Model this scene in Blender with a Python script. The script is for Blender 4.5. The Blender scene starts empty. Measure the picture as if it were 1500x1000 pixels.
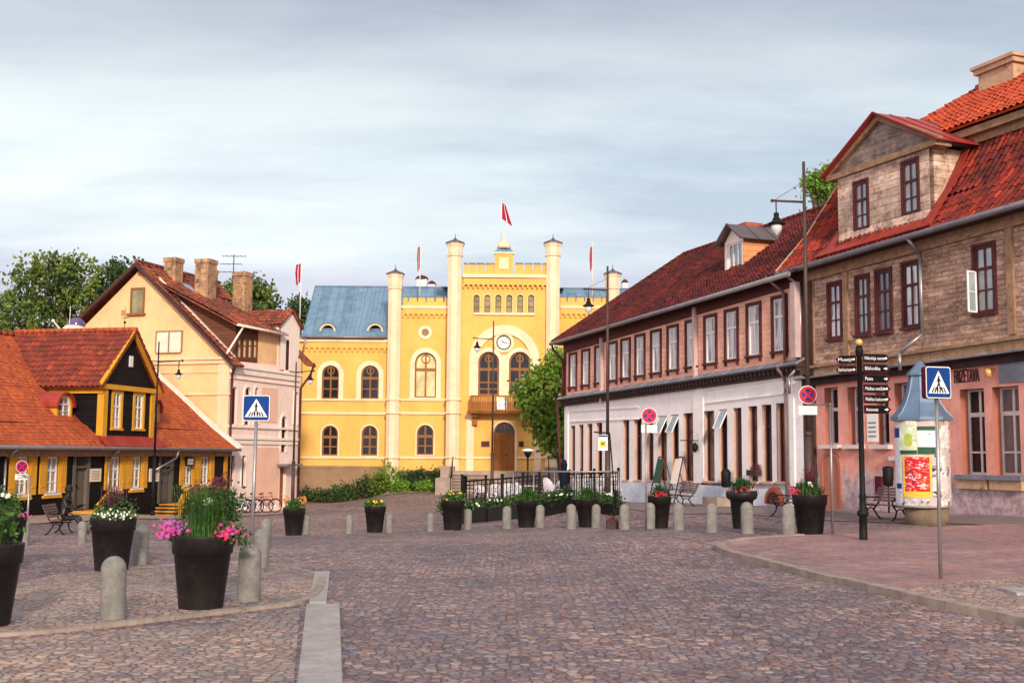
import bpy, bmesh, math, random
from mathutils import Vector, Matrix
random.seed(11)
SC = bpy.context.scene
COL = SC.collection
PI = math.pi
R = math.radians

# ------------------------------------------------------------------ camera
F = 1650.0; HC = 2.1
PITCH = math.atan(164.0 / F); ROLL = 0.008
CAMR = Matrix.Rotation(PI / 2 + PITCH, 3, 'X') @ Matrix.Rotation(ROLL, 3, 'Z')
CAMP = Vector((0, 0, HC))
def ray(px, py):
    return CAMR @ Vector(((px - 750) / F, (500 - py) / F, -1.0))
def at(px, py, Y):
    d = ray(px, py)
    return CAMP + d * (Y / d.y)

# ------------------------------------------------------------------ terrain height
ANCH = [(-14,2,0),(0,2,0),(14,2,.1),(-8,12,0),(0,12,0),(7,12,.02),(-5,16,0),(-9,20,-.1),(-2,22,-.08),(5,20,.03),
        (8,18.5,.08),(10,24,.17),(14,30,.35),(16,32,.5),(12,38,.3),(11,41,.25),(7,29.6,.18),(8,26,.2),(4.6,34.8,-.14),(2.6,39,-.4),
        (0,40,-.5),(-2,37,-.42),(-5.5,44,-.95),(-9,45.5,-1.1),(-14,30,-.35),(-17,38,-.6),(-19,44,-.5),(-15.5,60,-1.0),(-15,64,-1.36),(-12,69,-1.43),
        (3.1,62,-.38),(5,55,-.15),(7.5,48,.05),(-14,82,-1.5),(-5,81,-.62),(0,80,-.6),(6,80,-.5),(-2,58,-.7),(-8,62,-1.1),(20,20,.4),(-25,30,-.5),
        (30,60,.4),(-40,60,-1),(0,120,-1),(-60,10,0),(60,10,.3)]
def g(x, y):
    sw = 0; s = 0
    for ax, ay, az in ANCH:
        w = 1.0 / ((ax-x)**2 + (ay-y)**2 + 4.0)**2
        sw += w; s += w*az
    return s/sw
def G(px, py):
    """where the sight line of a photo pixel meets the terrain"""
    d = ray(px, py); d = d / d.y
    a = 4.0; b = a
    while b < 200:
        p = CAMP + d*b
        if p.z < g(p.x, p.y): break
        a = b; b += .5
    for _ in range(14):
        m = (a+b)/2; p = CAMP + d*m
        if p.z < g(p.x, p.y): b = m
        else: a = m
    p = CAMP + d*b
    return Vector((p.x, p.y, g(p.x, p.y)))
def pxm(p):           # pixels per metre (1500 wide) at a world point
    v = CAMR.transposed() @ (Vector(p) - CAMP)
    return F / -v.z
def project(p):
    v = CAMR.transposed() @ (Vector(p) - CAMP)
    return 750 + F*v.x/-v.z, 500 - F*v.y/-v.z

# ------------------------------------------------------------------ facade frames
class Fac:
    def __init__(s, o, d, n=None):
        s.o = Vector((o[0], o[1], 0)); s.d = Vector((d[0], d[1], 0)).normalized()
        s.n = Vector(n).normalized() if n else Vector((s.d.y, -s.d.x, 0))
    def pt(s, a, z, n=0.0):
        p = s.o + s.d*a + s.n*n
        return Vector((p.x, p.y, z))
    def hit(s, px, py, off=0.0):
        r = ray(px, py); o = s.o + s.n*off
        t = (o - Vector((CAMP.x, CAMP.y, 0))).dot(s.n) / Vector((r.x, r.y, 0)).dot(s.n)
        p = CAMP + r*t
        return ((p - o).xy.dot(s.d.xy), p.z)
W0 = Fac((0, 0), (1, 0), (0, 1, 0))      # plain world frame: s = x, n = y

# ------------------------------------------------------------------ mesh builder
class MB:
    def __init__(s): s.v = []; s.f = []; s.m = []; s.uv = []; s.sm = []
    def face(s, pts, m=0, uv=None, smooth=False):
        b = len(s.v); s.v += [tuple(p) for p in pts]
        s.f.append(tuple(range(b, b+len(pts)))); s.m.append(m); s.sm.append(smooth)
        s.uv.append(uv or [(p[0]+p[1], p[2]) for p in pts])
    def add(s, verts, faces, m=0, smooth=False, uvs=None):
        b = len(s.v); s.v += [tuple(p) for p in verts]
        for i, f in enumerate(faces):
            s.f.append(tuple(b+k for k in f)); s.m.append(m); s.sm.append(smooth)
            s.uv.append([uvs[k] for k in f] if uvs else [(verts[k][0]+verts[k][1], verts[k][2]) for k in f])
    def hexa(s, P, m=0, uvs=None):
        s.add(P, [(0,1,2,3),(7,6,5,4),(0,4,5,1),(1,5,6,2),(2,6,7,3),(3,7,4,0)], m, False, uvs)
    def box(s, fac, s0, s1, z0, z1, n0, n1, m=0):
        P = [fac.pt(s0,z0,n1),fac.pt(s1,z0,n1),fac.pt(s1,z1,n1),fac.pt(s0,z1,n1),fac.pt(s0,z0,n0),fac.pt(s1,z0,n0),fac.pt(s1,z1,n0),fac.pt(s0,z1,n0)]
        s.hexa(P, m)
    def bar(s, fac, a, b, h, n0, n1, m=0):      # slanting band: a, b = (s, z) of its lower edge
        P = [fac.pt(a[0],a[1],n1),fac.pt(b[0],b[1],n1),fac.pt(b[0],b[1]+h,n1),fac.pt(a[0],a[1]+h,n1),
             fac.pt(a[0],a[1],n0),fac.pt(b[0],b[1],n0),fac.pt(b[0],b[1]+h,n0),fac.pt(a[0],a[1]+h,n0)]
        s.hexa(P, m)
    def prism(s, fac, poly, n0, n1, m=0):
        k = len(poly)
        V = [fac.pt(a,z,n1) for a,z in poly] + [fac.pt(a,z,n0) for a,z in poly]
        s.add(V, [tuple(range(k)), tuple(range(2*k-1,k-1,-1))] + [(i,(i+1)%k,(i+1)%k+k,i+k) for i in range(k)], m)
    def band(s, fac, inner, outer, n0, n1, m=0, closed=False):
        k = len(inner)
        for i in range(k if closed else k-1):
            j = (i+1) % k
            P = [fac.pt(*inner[i],n1),fac.pt(*inner[j],n1),fac.pt(*outer[j],n1),fac.pt(*outer[i],n1),
                 fac.pt(*inner[i],n0),fac.pt(*inner[j],n0),fac.pt(*outer[j],n0),fac.pt(*outer[i],n0)]
            s.hexa(P, m)
    def tube(s, p, q, r0, r1=None, seg=8, m=0, cap=True):
        if r1 is None: r1 = r0
        p = Vector(p); q = Vector(q); d = (q-p)
        if d.length < 1e-6: return
        d.normalize(); a = d.orthogonal().normalized(); b = d.cross(a)
        V = [p + (a*math.cos(2*PI*i/seg) + b*math.sin(2*PI*i/seg))*r0 for i in range(seg)] + \
            [q + (a*math.cos(2*PI*i/seg) + b*math.sin(2*PI*i/seg))*r1 for i in range(seg)]
        fs = [(i,(i+1)%seg,(i+1)%seg+seg,i+seg) for i in range(seg)]
        s.add(V, fs, m, seg > 5)
        if cap: s.add(V, [tuple(range(seg)), tuple(range(2*seg-1,seg-1,-1))], m)
    def path(s, pts, r, seg=8, m=0):
        for a, b in zip(pts, pts[1:]): s.tube(a, b, r, r, seg, m)
    def lathe(s, c, prof, seg=20, m=0, smooth=True, sx=1, sy=1, rot=0):
        c = Vector(c); V = []
        for r, z in prof:
            for i in range(seg):
                t = 2*PI*i/seg + rot
                V.append((c.x + r*sx*math.cos(t), c.y + r*sy*math.sin(t), c.z + z))
        k = len(prof)
        fs = [(j*seg+i, j*seg+(i+1)%seg, (j+1)*seg+(i+1)%seg, (j+1)*seg+i) for j in range(k-1) for i in range(seg)]
        cum = [0]
        for j in range(1,k): cum.append(cum[-1]+math.hypot(prof[j][0]-prof[j-1][0], prof[j][1]-prof[j-1][1]))
        s.add(V, fs, m, smooth)
        if prof[0][0] > 1e-4: s.add(V[:seg], [tuple(range(seg))], m)
        if prof[-1][0] > 1e-4: s.add(V[-seg:], [tuple(range(seg))], m)
    def ball(s, c, r, seg=12, m=0, sx=1, sy=1, sz=1):
        n = max(5, seg//2)
        s.lathe(c, [(max(1e-5, r*math.sin(PI*i/n)), -r*sz*math.cos(PI*i/n)) for i in range(n+1)], seg, m, True, sx, sy)
    def text(s, txt, fac, a, z, n, size, m=0, width=None, depth=.004, align='LEFT'):
        cu = bpy.data.curves.new('t', 'FONT'); cu.body = txt; cu.size = 1.0; cu.extrude = 0.0; cu.resolution_u = 2
        ob = bpy.data.objects.new('t', cu); COL.objects.link(ob)
        bpy.context.view_layer.update()
        me = bpy.data.meshes.new_from_object(ob.evaluated_get(bpy.context.evaluated_depsgraph_get()))
        if len(me.vertices):
            xs = [v.co.x for v in me.vertices]; w = max(xs)-min(xs); x0 = min(xs)
            kx = (width/w) if width else size
            offs = 0 if align == 'LEFT' else -w*kx/2
            V = [fac.pt(a + (v.co.x-x0)*kx + offs, z + v.co.y*size, n) for v in me.vertices]
            s.add(V, [tuple(p.vertices) for p in me.polygons], m)
        bpy.data.objects.remove(ob); bpy.data.curves.remove(cu); bpy.data.meshes.remove(me)

def mesh_from(mb, name, mats, org, recalc=True):
    me = bpy.data.meshes.new(name)
    me.from_pydata([(v[0]-org[0], v[1]-org[1], v[2]-org[2]) for v in mb.v], [], mb.f)
    for m in mats: me.materials.append(m)
    uvl = me.uv_layers.new(name='UVMap')
    flat = [c for uv in mb.uv for p in uv for c in p]
    uvl.data.foreach_set('uv', flat)
    me.polygons.foreach_set('material_index', mb.m)
    me.polygons.foreach_set('use_smooth', mb.sm)
    if recalc:
        bm = bmesh.new(); bm.from_mesh(me); bmesh.ops.remove_doubles(bm, verts=bm.verts, dist=1e-4)
        bmesh.ops.recalc_face_normals(bm, faces=bm.faces); bm.to_mesh(me); bm.free()
    me.update()
    return me

def root_of(o):
    while o.parent: o = o.parent
    return o
def mk(name, mb, mats, parent=None, label=None, cat=None, group=None, kind=None, recalc=True, loc=None):
    if not isinstance(mats, (list, tuple)): mats = [mats]
    org = tuple(root_of(parent).location) if parent else (loc or (0,0,0))
    o = bpy.data.objects.new(name, mesh_from(mb, name, mats, org, recalc))
    COL.objects.link(o)
    if parent: o.parent = parent
    elif loc: o.location = loc
    for k, v in (('label',label),('category',cat),('group',group),('kind',kind)):
        if v: o[k] = v
    return o
def mk_split(name, mb, mats, parent):
    """separate pieces that do not touch become parts of their own"""
    fb = []
    for f in mb.f:
        P = [mb.v[i] for i in f]; fb.append([min(p[k] for p in P)-.03 for k in range(3)]+[max(p[k] for p in P)+.03 for k in range(3)])
    cl = []
    for i, q in enumerate(fb):
        hit = [k for k in cl if all(k[0][a] <= q[a+3] and q[a] <= k[0][a+3] for a in range(3))]
        new = [list(q), [i]]
        for k in hit:
            for a in range(3): new[0][a] = min(new[0][a], k[0][a]); new[0][a+3] = max(new[0][a+3], k[0][a+3])
            new[1] += k[1]; cl.remove(k)
        cl.append(new)
    for _, ids in cl:
        m2 = MB()
        for i in ids: m2.face([mb.v[k] for k in mb.f[i]], mb.m[i], mb.uv[i], mb.sm[i])
        mk(name, m2, mats, parent)
def thing(name, label, cat, loc=(0,0,0), group=None):
    o = bpy.data.objects.new(name, None); o.empty_display_size = .3
    COL.objects.link(o); o.location = loc
    o['label'] = label; o['category'] = cat
    if group: o['group'] = group
    return o
def dup(root, loc=None, rz=0, sc=1, label=None, parent=None):
    c = root.copy(); COL.objects.link(c)
    if parent: c.parent = parent
    for ch in list(root.children): dup(ch, parent=c)
    if not parent:
        c.location = loc; c.rotation_euler = (0,0,rz); c.scale = (sc,sc,sc)
        c['label'] = label
    return c

# ------------------------------------------------------------------ materials
def newmat(name):
    m = bpy.data.materials.new(name); m.use_nodes = True
    nt = m.node_tree; b = nt.nodes['Principled BSDF']
    return m, nt, b
def N(nt, t, **kw):
    n = nt.nodes.new(t)
    for k, v in kw.items():
        if k.startswith('i_'): n.inputs[k[2:].replace('_',' ')].default_value = v
        else: setattr(n, k, v)
    return n
def L(nt, a, b): nt.links.new(a, b)
def c4(c): return (c[0], c[1], c[2], 1)
def vmix(nt, a, b, fac, mode='MIX'):
    n = nt.nodes.new('ShaderNodeMix'); n.data_type = 'RGBA'; n.blend_type = mode
    for i, x in ((6,a),(7,b)):
        if isinstance(x, (tuple, list)): n.inputs[i].default_value = c4(x)
        else: L(nt, x, n.inputs[i])
    if isinstance(fac, (int, float)): n.inputs[0].default_value = fac
    else: L(nt, fac, n.inputs[0])
    return n.outputs[2]
def ramp(nt, src, stops):
    r = nt.nodes.new('ShaderNodeValToRGB'); e = r.color_ramp.elements
    while len(e) < len(stops): e.new(.5)
    for k, (p, c) in enumerate(stops):
        e[k].position = p; e[k].color = c4(c) if isinstance(c, (tuple,list)) else (c,c,c,1)
    L(nt, src, r.inputs[0]); return r.outputs[0]
def noise(nt, vec, scale, detail=5, rough=.6):
    n = N(nt, 'ShaderNodeTexNoise'); n.inputs['Scale'].default_value = scale
    n.inputs['Detail'].default_value = detail; n.inputs['Roughness'].default_value = rough
    if vec is not None: L(nt, vec, n.inputs['Vector'])
    return n.outputs['Fac']
def coords(nt, which='Object', scale=(1,1,1)):
    t = nt.nodes.new('ShaderNodeTexCoord'); mp = nt.nodes.new('ShaderNodeMapping')
    mp.inputs['Scale'].default_value = scale
    L(nt, t.outputs[which], mp.inputs[0]); return mp.outputs[0]
def bump(nt, b, h, strength=.3, dist=.02):
    n = nt.nodes.new('ShaderNodeBump'); n.inputs['Strength'].default_value = strength; n.inputs['Distance'].default_value = dist
    L(nt, h, n.inputs['Height']); L(nt, n.outputs[0], b.inputs['Normal'])

def paint(name, col, rough=.6, var=.15, scale=1.5, bmp=.15, metal=0, dirt=None, spec=.18, fine=25, grime=0):
    """painted / plastered / plain surface with soft wear"""
    m, nt, b = newmat(name); v = coords(nt)
    n1 = noise(nt, v, scale, 6, .65)
    lo = tuple(c*(1-var) for c in col); hi = tuple(min(1, c*(1+var*.7)) for c in col)
    c = ramp(nt, n1, [(.3, lo), (.7, hi)])
    if dirt:
        n2 = noise(nt, v, scale*2.7, 8, .75)
        f = ramp(nt, n2, [(.52, 0.0), (.66, dirt[1])])
        c = vmix(nt, c, dirt[0], f)
    if grime:
        f = ramp(nt, noise(nt, coords(nt, 'Object', (1.5, 1.5, .35)), 1.1, 10, .8), [(.46, 0.0), (.68, grime*.8)])
        c = vmix(nt, c, tuple(x*.55 for x in col), f)
        f = ramp(nt, noise(nt, v, .45, 7, .7), [(.42, 0.0), (.62, grime*.7)])
        c = vmix(nt, c, tuple(min(1, x*1.18+.03) for x in col), f)
    L(nt, c, b.inputs['Base Color']); b.inputs['Roughness'].default_value = rough
    b.inputs['Metallic'].default_value = metal; b.inputs['Specular IOR Level'].default_value = spec
    if bmp: bump(nt, b, noise(nt, v, fine, 6, .7), bmp, .01)
    return m

def postermat(name, paper, inks, scale=14, seed=0):
    """printed sheet: blocks of ink and picture too small to read"""
    m, nt, b = newmat(name); c = paper
    for i, (ink, sx, sy, lo) in enumerate(inks):
        t = nt.nodes.new('ShaderNodeTexCoord'); mp = nt.nodes.new('ShaderNodeMapping'); mp.inputs['Scale'].default_value = (sx, sx, sy); mp.inputs['Location'].default_value = (seed+i*3.7,)*3
        L(nt, t.outputs['Object'], mp.inputs[0])
        f = ramp(nt, noise(nt, mp.outputs[0], scale*.4, 6, .75), [(lo, 0.0), (lo+.02, 1.0)]); c = vmix(nt, c, ink, f)
    L(nt, c, b.inputs['Base Color']); b.inputs['Roughness'].default_value = .7; b.inputs['Specular IOR Level'].default_value = .15
    return m
def boards(name, col, gap, bw=.18, vertical=False, var=.25, wear=None, rough=.7, streak=8, bstr=.6):
    """timber boarding: uv.y (or uv.x) cuts it in boards"""
    m, nt, b = newmat(name); v = coords(nt)
    t = nt.nodes.new('ShaderNodeTexCoord'); sp = nt.nodes.new('ShaderNodeSeparateXYZ'); L(nt, t.outputs['UV'], sp.inputs[0])
    src = sp.outputs[0] if vertical else sp.outputs[1]
    d = N(nt, 'ShaderNodeMath', operation='DIVIDE'); L(nt, src, d.inputs[0]); d.inputs[1].default_value = bw
    fr = N(nt, 'ShaderNodeMath', operation='FRACT'); L(nt, d.outputs[0], fr.inputs[0])
    fl = N(nt, 'ShaderNodeMath', operation='FLOOR'); L(nt, d.outputs[0], fl.inputs[0])
    wn = nt.nodes.new('ShaderNodeTexWhiteNoise'); wn.noise_dimensions = '1D'; L(nt, fl.outputs[0], wn.inputs['W'])
    vs = coords(nt, 'Object', (streak, streak, 1) if vertical else (1, 1, streak))
    n1 = noise(nt, vs, 1.6, 7, .7)
    ad = N(nt, 'ShaderNodeMath', operation='ADD'); L(nt, n1, ad.inputs[0])
    mu = N(nt, 'ShaderNodeMath', operation='MULTIPLY'); L(nt, wn.outputs['Value'], mu.inputs[0]); mu.inputs[1].default_value = .25
    L(nt, mu.outputs[0], ad.inputs[1])
    c = ramp(nt, ad.outputs[0], [(.4, tuple(x*(1-var) for x in col)), (.8, tuple(min(1,x*(1+var)) for x in col))])
    if wear:
        f = ramp(nt, noise(nt, v, wear[2] if len(wear) > 2 else .9, 9, .8), [(.45, 0.0), (.62, wear[1])])
        c = vmix(nt, c, wear[0], f)
    gp = ramp(nt, fr.outputs[0], [(0, 1.0), (.06, .0)])
    c = vmix(nt, c, gap, gp)
    L(nt, c, b.inputs['Base Color']); b.inputs['Roughness'].default_value = rough; b.inputs['Specular IOR Level'].default_value = .15
    h = ramp(nt, fr.outputs[0], [(0, 0.0), (.07, 1.0), (1, .55)])
    h2 = N(nt, 'ShaderNodeMath', operation='MULTIPLY_ADD'); L(nt, noise(nt, vs, 12, 4), h2.inputs[0]); h2.inputs[1].default_value = .25; L(nt, h, h2.inputs[2])
    bump(nt, b, h2.outputs[0], bstr, .02)
    return m

def shingle(name):
    """weathered wooden block cladding, stained and patchy"""
    m, nt, b = newmat(name)
    v = coords(nt, 'UV')
    br = nt.nodes.new('ShaderNodeTexBrick'); L(nt, v, br.inputs['Vector'])
    br.inputs['Scale'].default_value = 1; br.inputs['Brick Width'].default_value = .62; br.inputs['Row Height'].default_value = .145
    br.inputs['Mortar Size'].default_value = .010; br.inputs['Mortar Smooth'].default_value = .3; br.offset = .5
    br.inputs['Color1'].default_value = (.58,.37,.27,1); br.inputs['Color2'].default_value = (.36,.21,.15,1); br.inputs['Mortar'].default_value = (.15,.095,.075,1)
    vo = coords(nt, 'Object', (1,1,2.4))
    n1 = ramp(nt, noise(nt, vo, 1.5, 12, .85), [(.45, 0.0), (.60, .85)])
    c = vmix(nt, br.outputs['Color'], (.15,.08,.055), n1)
    n2 = ramp(nt, noise(nt, vo, 2.9, 12, .85), [(.53, 0.0), (.62, .85)])
    c = vmix(nt, c, (.80,.58,.50), n2)
    L(nt, c, b.inputs['Base Color']); b.inputs['Roughness'].default_value = .85; b.inputs['Specular IOR Level'].default_value = .15
    inv = N(nt, 'ShaderNodeMath', operation='SUBTRACT'); inv.inputs[0].default_value = 1; L(nt, br.outputs['Fac'], inv.inputs[1])
    ad = N(nt, 'ShaderNodeMath', operation='MULTIPLY_ADD'); L(nt, noise(nt, v, 20, 6), ad.inputs[0]); ad.inputs[1].default_value = .5; L(nt, inv.outputs[0], ad.inputs[2])
    bump(nt, b, ad.outputs[0], .6, .02)
    return m

def tilemat(name, c1, c2, c3, moss=None, tw=.25, th=.33):
    m, nt, b = newmat(name)
    v = coords(nt, 'UV')
    br = nt.nodes.new('ShaderNodeTexBrick'); L(nt, v, br.inputs['Vector'])
    br.inputs['Scale'].default_value = 1; br.inputs['Brick Width'].default_value = tw; br.inputs['Row Height'].default_value = th
    br.inputs['Mortar Size'].default_value = .008; br.offset = 0.0
    br.inputs['Color1'].default_value = c4(c1); br.inputs['Color2'].default_value = c4(c2); br.inputs['Mortar'].default_value = c4(tuple(x*.45 for x in c2))
    vo = coords(nt, 'Object')
    c = vmix(nt, br.outputs['Color'], c3, ramp(nt, noise(nt, vo, .7, 8, .75), [(.42, 0.0), (.66, .8)]))
    c = vmix(nt, c, c3, ramp(nt, noise(nt, coords(nt, 'UV', (4.2, .45, 1)), 1.0, 3), [(.5, 0.0), (.58, .55)]))
    if moss: c = vmix(nt, c, moss[0], ramp(nt, noise(nt, vo, 2.2, 10, .8), [(.5, 0.0), (.62, moss[1])]))
    L(nt, c, b.inputs['Base Color']); b.inputs['Roughness'].default_value = .75; b.inputs['Specular IOR Level'].default_value = .25
    bump(nt, b, noise(nt, vo, 14, 6, .7), .35, .015)
    return m

def glass(name, col, rough=.05, spec=1.0, curtain=None):
    m, nt, b = newmat(name); v = coords(nt)
    c = ramp(nt, noise(nt, v, .9, 3), [(.35, tuple(x*.6 for x in col)), (.65, tuple(min(1,x*1.3) for x in col))])
    if curtain:
        c = vmix(nt, c, curtain, ramp(nt, noise(nt, coords(nt,'Object',(3,3,.35)), 1.6, 2), [(.45, 0.0), (.5, 1.0)]))
    L(nt, c, b.inputs['Base Color']); b.inputs['Roughness'].default_value = rough; b.inputs['Specular IOR Level'].default_value = spec
    b.inputs['IOR'].default_value = 1.55
    bump(nt, b, noise(nt, v, 1.7, 2), .06, .05)
    return m

def cobble(name, cols, scale=6.5, gap=(.035,.026,.028), tint=None, bstr=.9):
    m, nt, b = newmat(name); v0 = coords(nt)
    nz = N(nt, 'ShaderNodeTexNoise'); nz.inputs['Scale'].default_value = 3; L(nt, v0, nz.inputs['Vector'])
    v = vmix(nt, v0, nz.outputs['Color'], .035)
    vo = N(nt, 'ShaderNodeTexVoronoi', feature='F1'); vo.inputs['Scale'].default_value = scale; L(nt, v, vo.inputs['Vector']); vo.inputs['Randomness'].default_value = .8
    ve = N(nt, 'ShaderNodeTexVoronoi', feature='DISTANCE_TO_EDGE'); ve.inputs['Scale'].default_value = scale; L(nt, v, ve.inputs['Vector']); ve.inputs['Randomness'].default_value = .8
    sp = nt.nodes.new('ShaderNodeSeparateColor'); L(nt, vo.outputs['Color'], sp.inputs[0])
    c = ramp(nt, sp.outputs[0], [(i/(len(cols)-1), k) for i, k in enumerate(cols)])
    big = ramp(nt, noise(nt, v0, .22, 5, .6), [(.36, (.70,.72,.82)), (.64, (1.32,1.22,1.16))])
    c = vmix(nt, c, big, 1.0, 'MULTIPLY')
    c = vmix(nt, c, ramp(nt, noise(nt, v0, 22, 5, .7), [(.3, (.62,.62,.64)), (.7, (1.35,1.33,1.3))]), 1.0, 'MULTIPLY')
    c = vmix(nt, c, (.10,.075,.07), ramp(nt, noise(nt, v0, .8, 9, .8), [(.54, 0.0), (.68, .55)]))
    sand = ramp(nt, noise(nt, v0, .5, 8, .75), [(.5, gap), (.7, tuple(x*3.5 for x in gap))])
    c = vmix(nt, sand, c, ramp(nt, ve.outputs['Distance'], [(.01, 0.15), (.075, 1.0)]))
    L(nt, c, b.inputs['Base Color'])
    b.inputs['Roughness'].default_value = .62; b.inputs['Specular IOR Level'].default_value = .35
    h = ramp(nt, ve.outputs['Distance'], [(0, 0.0), (.12, .7), (.4, 1.0)])
    h2 = N(nt, 'ShaderNodeMath', operation='MULTIPLY_ADD'); L(nt, noise(nt, v0, 18, 4), h2.inputs[0]); h2.inputs[1].default_value = .35; L(nt, h, h2.inputs[2])
    bump(nt, b, h2.outputs[0], bstr, .04)
    return m

def pavers(name):
    m, nt, b = newmat(name); v = coords(nt)
    br = nt.nodes.new('ShaderNodeTexBrick'); L(nt, v, br.inputs['Vector'])
    br.inputs['Scale'].default_value = 1; br.inputs['Brick Width'].default_value = .22; br.inputs['Row Height'].default_value = .11
    br.inputs['Mortar Size'].default_value = .006; br.inputs['Color1'].default_value = (.36,.20,.185,1); br.inputs['Color2'].default_value = (.27,.155,.16,1); br.inputs['Mortar'].default_value = (.10,.07,.07,1)
    c = vmix(nt, br.outputs['Color'], ramp(nt, noise(nt, v, .35, 7, .7), [(.35, (.66,.72,.84)), (.65, (1.30,1.18,1.12))]), 1.0, 'MULTIPLY')
    c = vmix(nt, c, ramp(nt, noise(nt, v, 7, 8, .8), [(.35, (.6,.6,.6)), (.65, (1.35,1.33,1.3))]), 1.0, 'MULTIPLY')
    c = vmix(nt, c, (.17,.13,.135), ramp(nt, noise(nt, v, 1.6, 10, .85), [(.50, 0.0), (.66, .8)]))
    c = vmix(nt, c, (.42,.31,.28), ramp(nt, noise(nt, v, .9, 10, .85), [(.50, 0.0), (.66, .7)]))
    L(nt, c, b.inputs['Base Color']); b.inputs['Roughness'].default_value = .7
    bump(nt, b, noise(nt, v, 30, 5), .3, .01)
    return m

def peel(name, col, bare, bare2):
    """paint flaking off plaster low on the wall, blotches with their own outline"""
    m, nt, b = newmat(name); v = coords(nt)
    sp = nt.nodes.new('ShaderNodeSeparateXYZ'); t = nt.nodes.new('ShaderNodeTexCoord'); L(nt, t.outputs['Object'], sp.inputs[0])
    mr = N(nt, 'ShaderNodeMapRange'); L(nt, sp.outputs[2], mr.inputs[0])
    mr.inputs[1].default_value = -.1; mr.inputs[2].default_value = 2.3; mr.inputs[3].default_value = .60; mr.inputs[4].default_value = -.30
    ad = N(nt, 'ShaderNodeMath', operation='ADD'); L(nt, noise(nt, v, 1.4, 9, .75), ad.inputs[0]); L(nt, mr.outputs[0], ad.inputs[1])
    f = ramp(nt, ad.outputs[0], [(.56, 0.0), (.60, 1.0)])
    c = ramp(nt, noise(nt, v, .8, 8, .7), [(.32, tuple(x*.72 for x in col)), (.68, tuple(min(1,x*1.15+.03) for x in col))])
    c = vmix(nt, c, tuple(x*.6 for x in col), ramp(nt, noise(nt, coords(nt,'Object',(2.5,2.5,.3)), 1.5, 9, .75), [(.5, 0.0), (.68, .5)]))
    cb = vmix(nt, bare, bare2, ramp(nt, noise(nt, v, 3.5, 9, .8), [(.42, 0.0), (.6, 1.0)]))
    c = vmix(nt, c, cb, f)
    L(nt, c, b.inputs['Base Color']); b.inputs['Roughness'].default_value = .8
    bump(nt, b, noise(nt, v, 9, 8, .75), .35, .02)
    return m

def leafmat(name, c1, c2):
    m, nt, b = newmat(name); v = coords(nt)
    c = vmix(nt, c1, c2, ramp(nt, noise(nt, v, 1.1, 4), [(.35, 0.0), (.65, 1.0)]))
    c = vmix(nt, c, ramp(nt, noise(nt, v, 9, 2), [(.3, (.6,.6,.6)), (.7, (1.5,1.5,1.2))]), 1.0, 'MULTIPLY')
    L(nt, c, b.inputs['Base Color']); b.inputs['Roughness'].default_value = .55
    tr = nt.nodes.new('ShaderNodeBsdfTranslucent'); L(nt, c, tr.inputs[0])
    mx = nt.nodes.new('ShaderNodeMixShader'); mx.inputs[0].default_value = .3
    L(nt, b.outputs[0], mx.inputs[1]); L(nt, tr.outputs[0], mx.inputs[2])
    L(nt, mx.outputs[0], nt.nodes['Material Output'].inputs[0])
    return m

M = {}
M['cobble'] = cobble('road_cobble', [(.11,.075,.085),(.30,.165,.145),(.14,.14,.19),(.36,.235,.19),(.17,.105,.105),(.26,.215,.23),(.44,.33,.28),(.15,.115,.14),(.31,.26,.25)], 8.8, (.085,.065,.065), bstr=.9)
M['cobble_warm'] = cobble('side_cobble', [(.22,.15,.13),(.40,.28,.21),(.22,.19,.21),(.50,.37,.29),(.30,.18,.15),(.38,.33,.30),(.20,.155,.15)], 8.4, (.13,.10,.085), bstr=.9)
M['pavers'] = pavers('red_pavers')
M['kerb'] = paint('kerb_stone', (.33,.26,.22), .85, .35, 2.5, .5, dirt=((.15,.11,.09),.6))
M['slab'] = paint('pale_slab', (.36,.33,.32), .85, .2, 3, .4, dirt=((.22,.18,.16),.6))
M['path'] = paint('path_gravel', (.36,.25,.20), .9, .25, 2, .5)
M['strip'] = paint('worn_asphalt', (.22,.17,.17), .85, .2, 2, .5)
M['bollard'] = paint('bollard_concrete', (.225,.21,.195), .9, .3, 5, .6, dirt=((.09,.09,.055),.75), fine=50, grime=.5)
M['pot'] = paint('pot_plastic', (.011,.008,.008), .5, .25, 3, .1, dirt=((.035,.028,.025),.6), grime=.4, spec=.3)
M['soil'] = paint('soil', (.05,.035,.025), .95, .3, 8, .6)
M['iron'] = paint('black_iron', (.008,.007,.008), .6, .3, 4, .1, spec=.2)
M['brownmetal'] = paint('brown_pole', (.085,.055,.045), .5, .25, 4, .1, metal=.3)
M['galv'] = paint('galvanised', (.34,.31,.31), .42, .2, 5, .1, metal=.7)
M['gutter'] = paint('gutter_zinc', (.27,.25,.27), .45, .25, 3, .1, metal=.5)
M['pipe'] = paint('pipe_brown', (.20,.13,.13), .5, .2, 3, .1, metal=.2)
M['white'] = paint('white_paint', (.76,.72,.70), .5, .08, 3, .05)
M['creamp'] = paint('cream_paint', (.74,.62,.50), .5, .1, 3, .05)
M['sfr'] = paint('sash_grey', (.66,.56,.55), .5, .15, 3, .05)
M['maroon'] = paint('maroon_trim', (.085,.022,.022), .55, .3, 3, .15)
M['pipepink'] = paint('pipe_pink', (.50,.36,.36), .7, .2, 2, .1, grime=.4)
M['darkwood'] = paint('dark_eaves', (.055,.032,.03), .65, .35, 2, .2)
M['clap'] = boards('pink_clapboard', (.88,.44,.32), (.16,.06,.05), .21, var=.2, wear=((.58,.29,.22),.5,1.4))
M['whiteplaster'] = paint('rose_white_plaster', (.90,.83,.82), .8, .08, .8, .2, dirt=((.60,.48,.46),.4), grime=.3)
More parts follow.
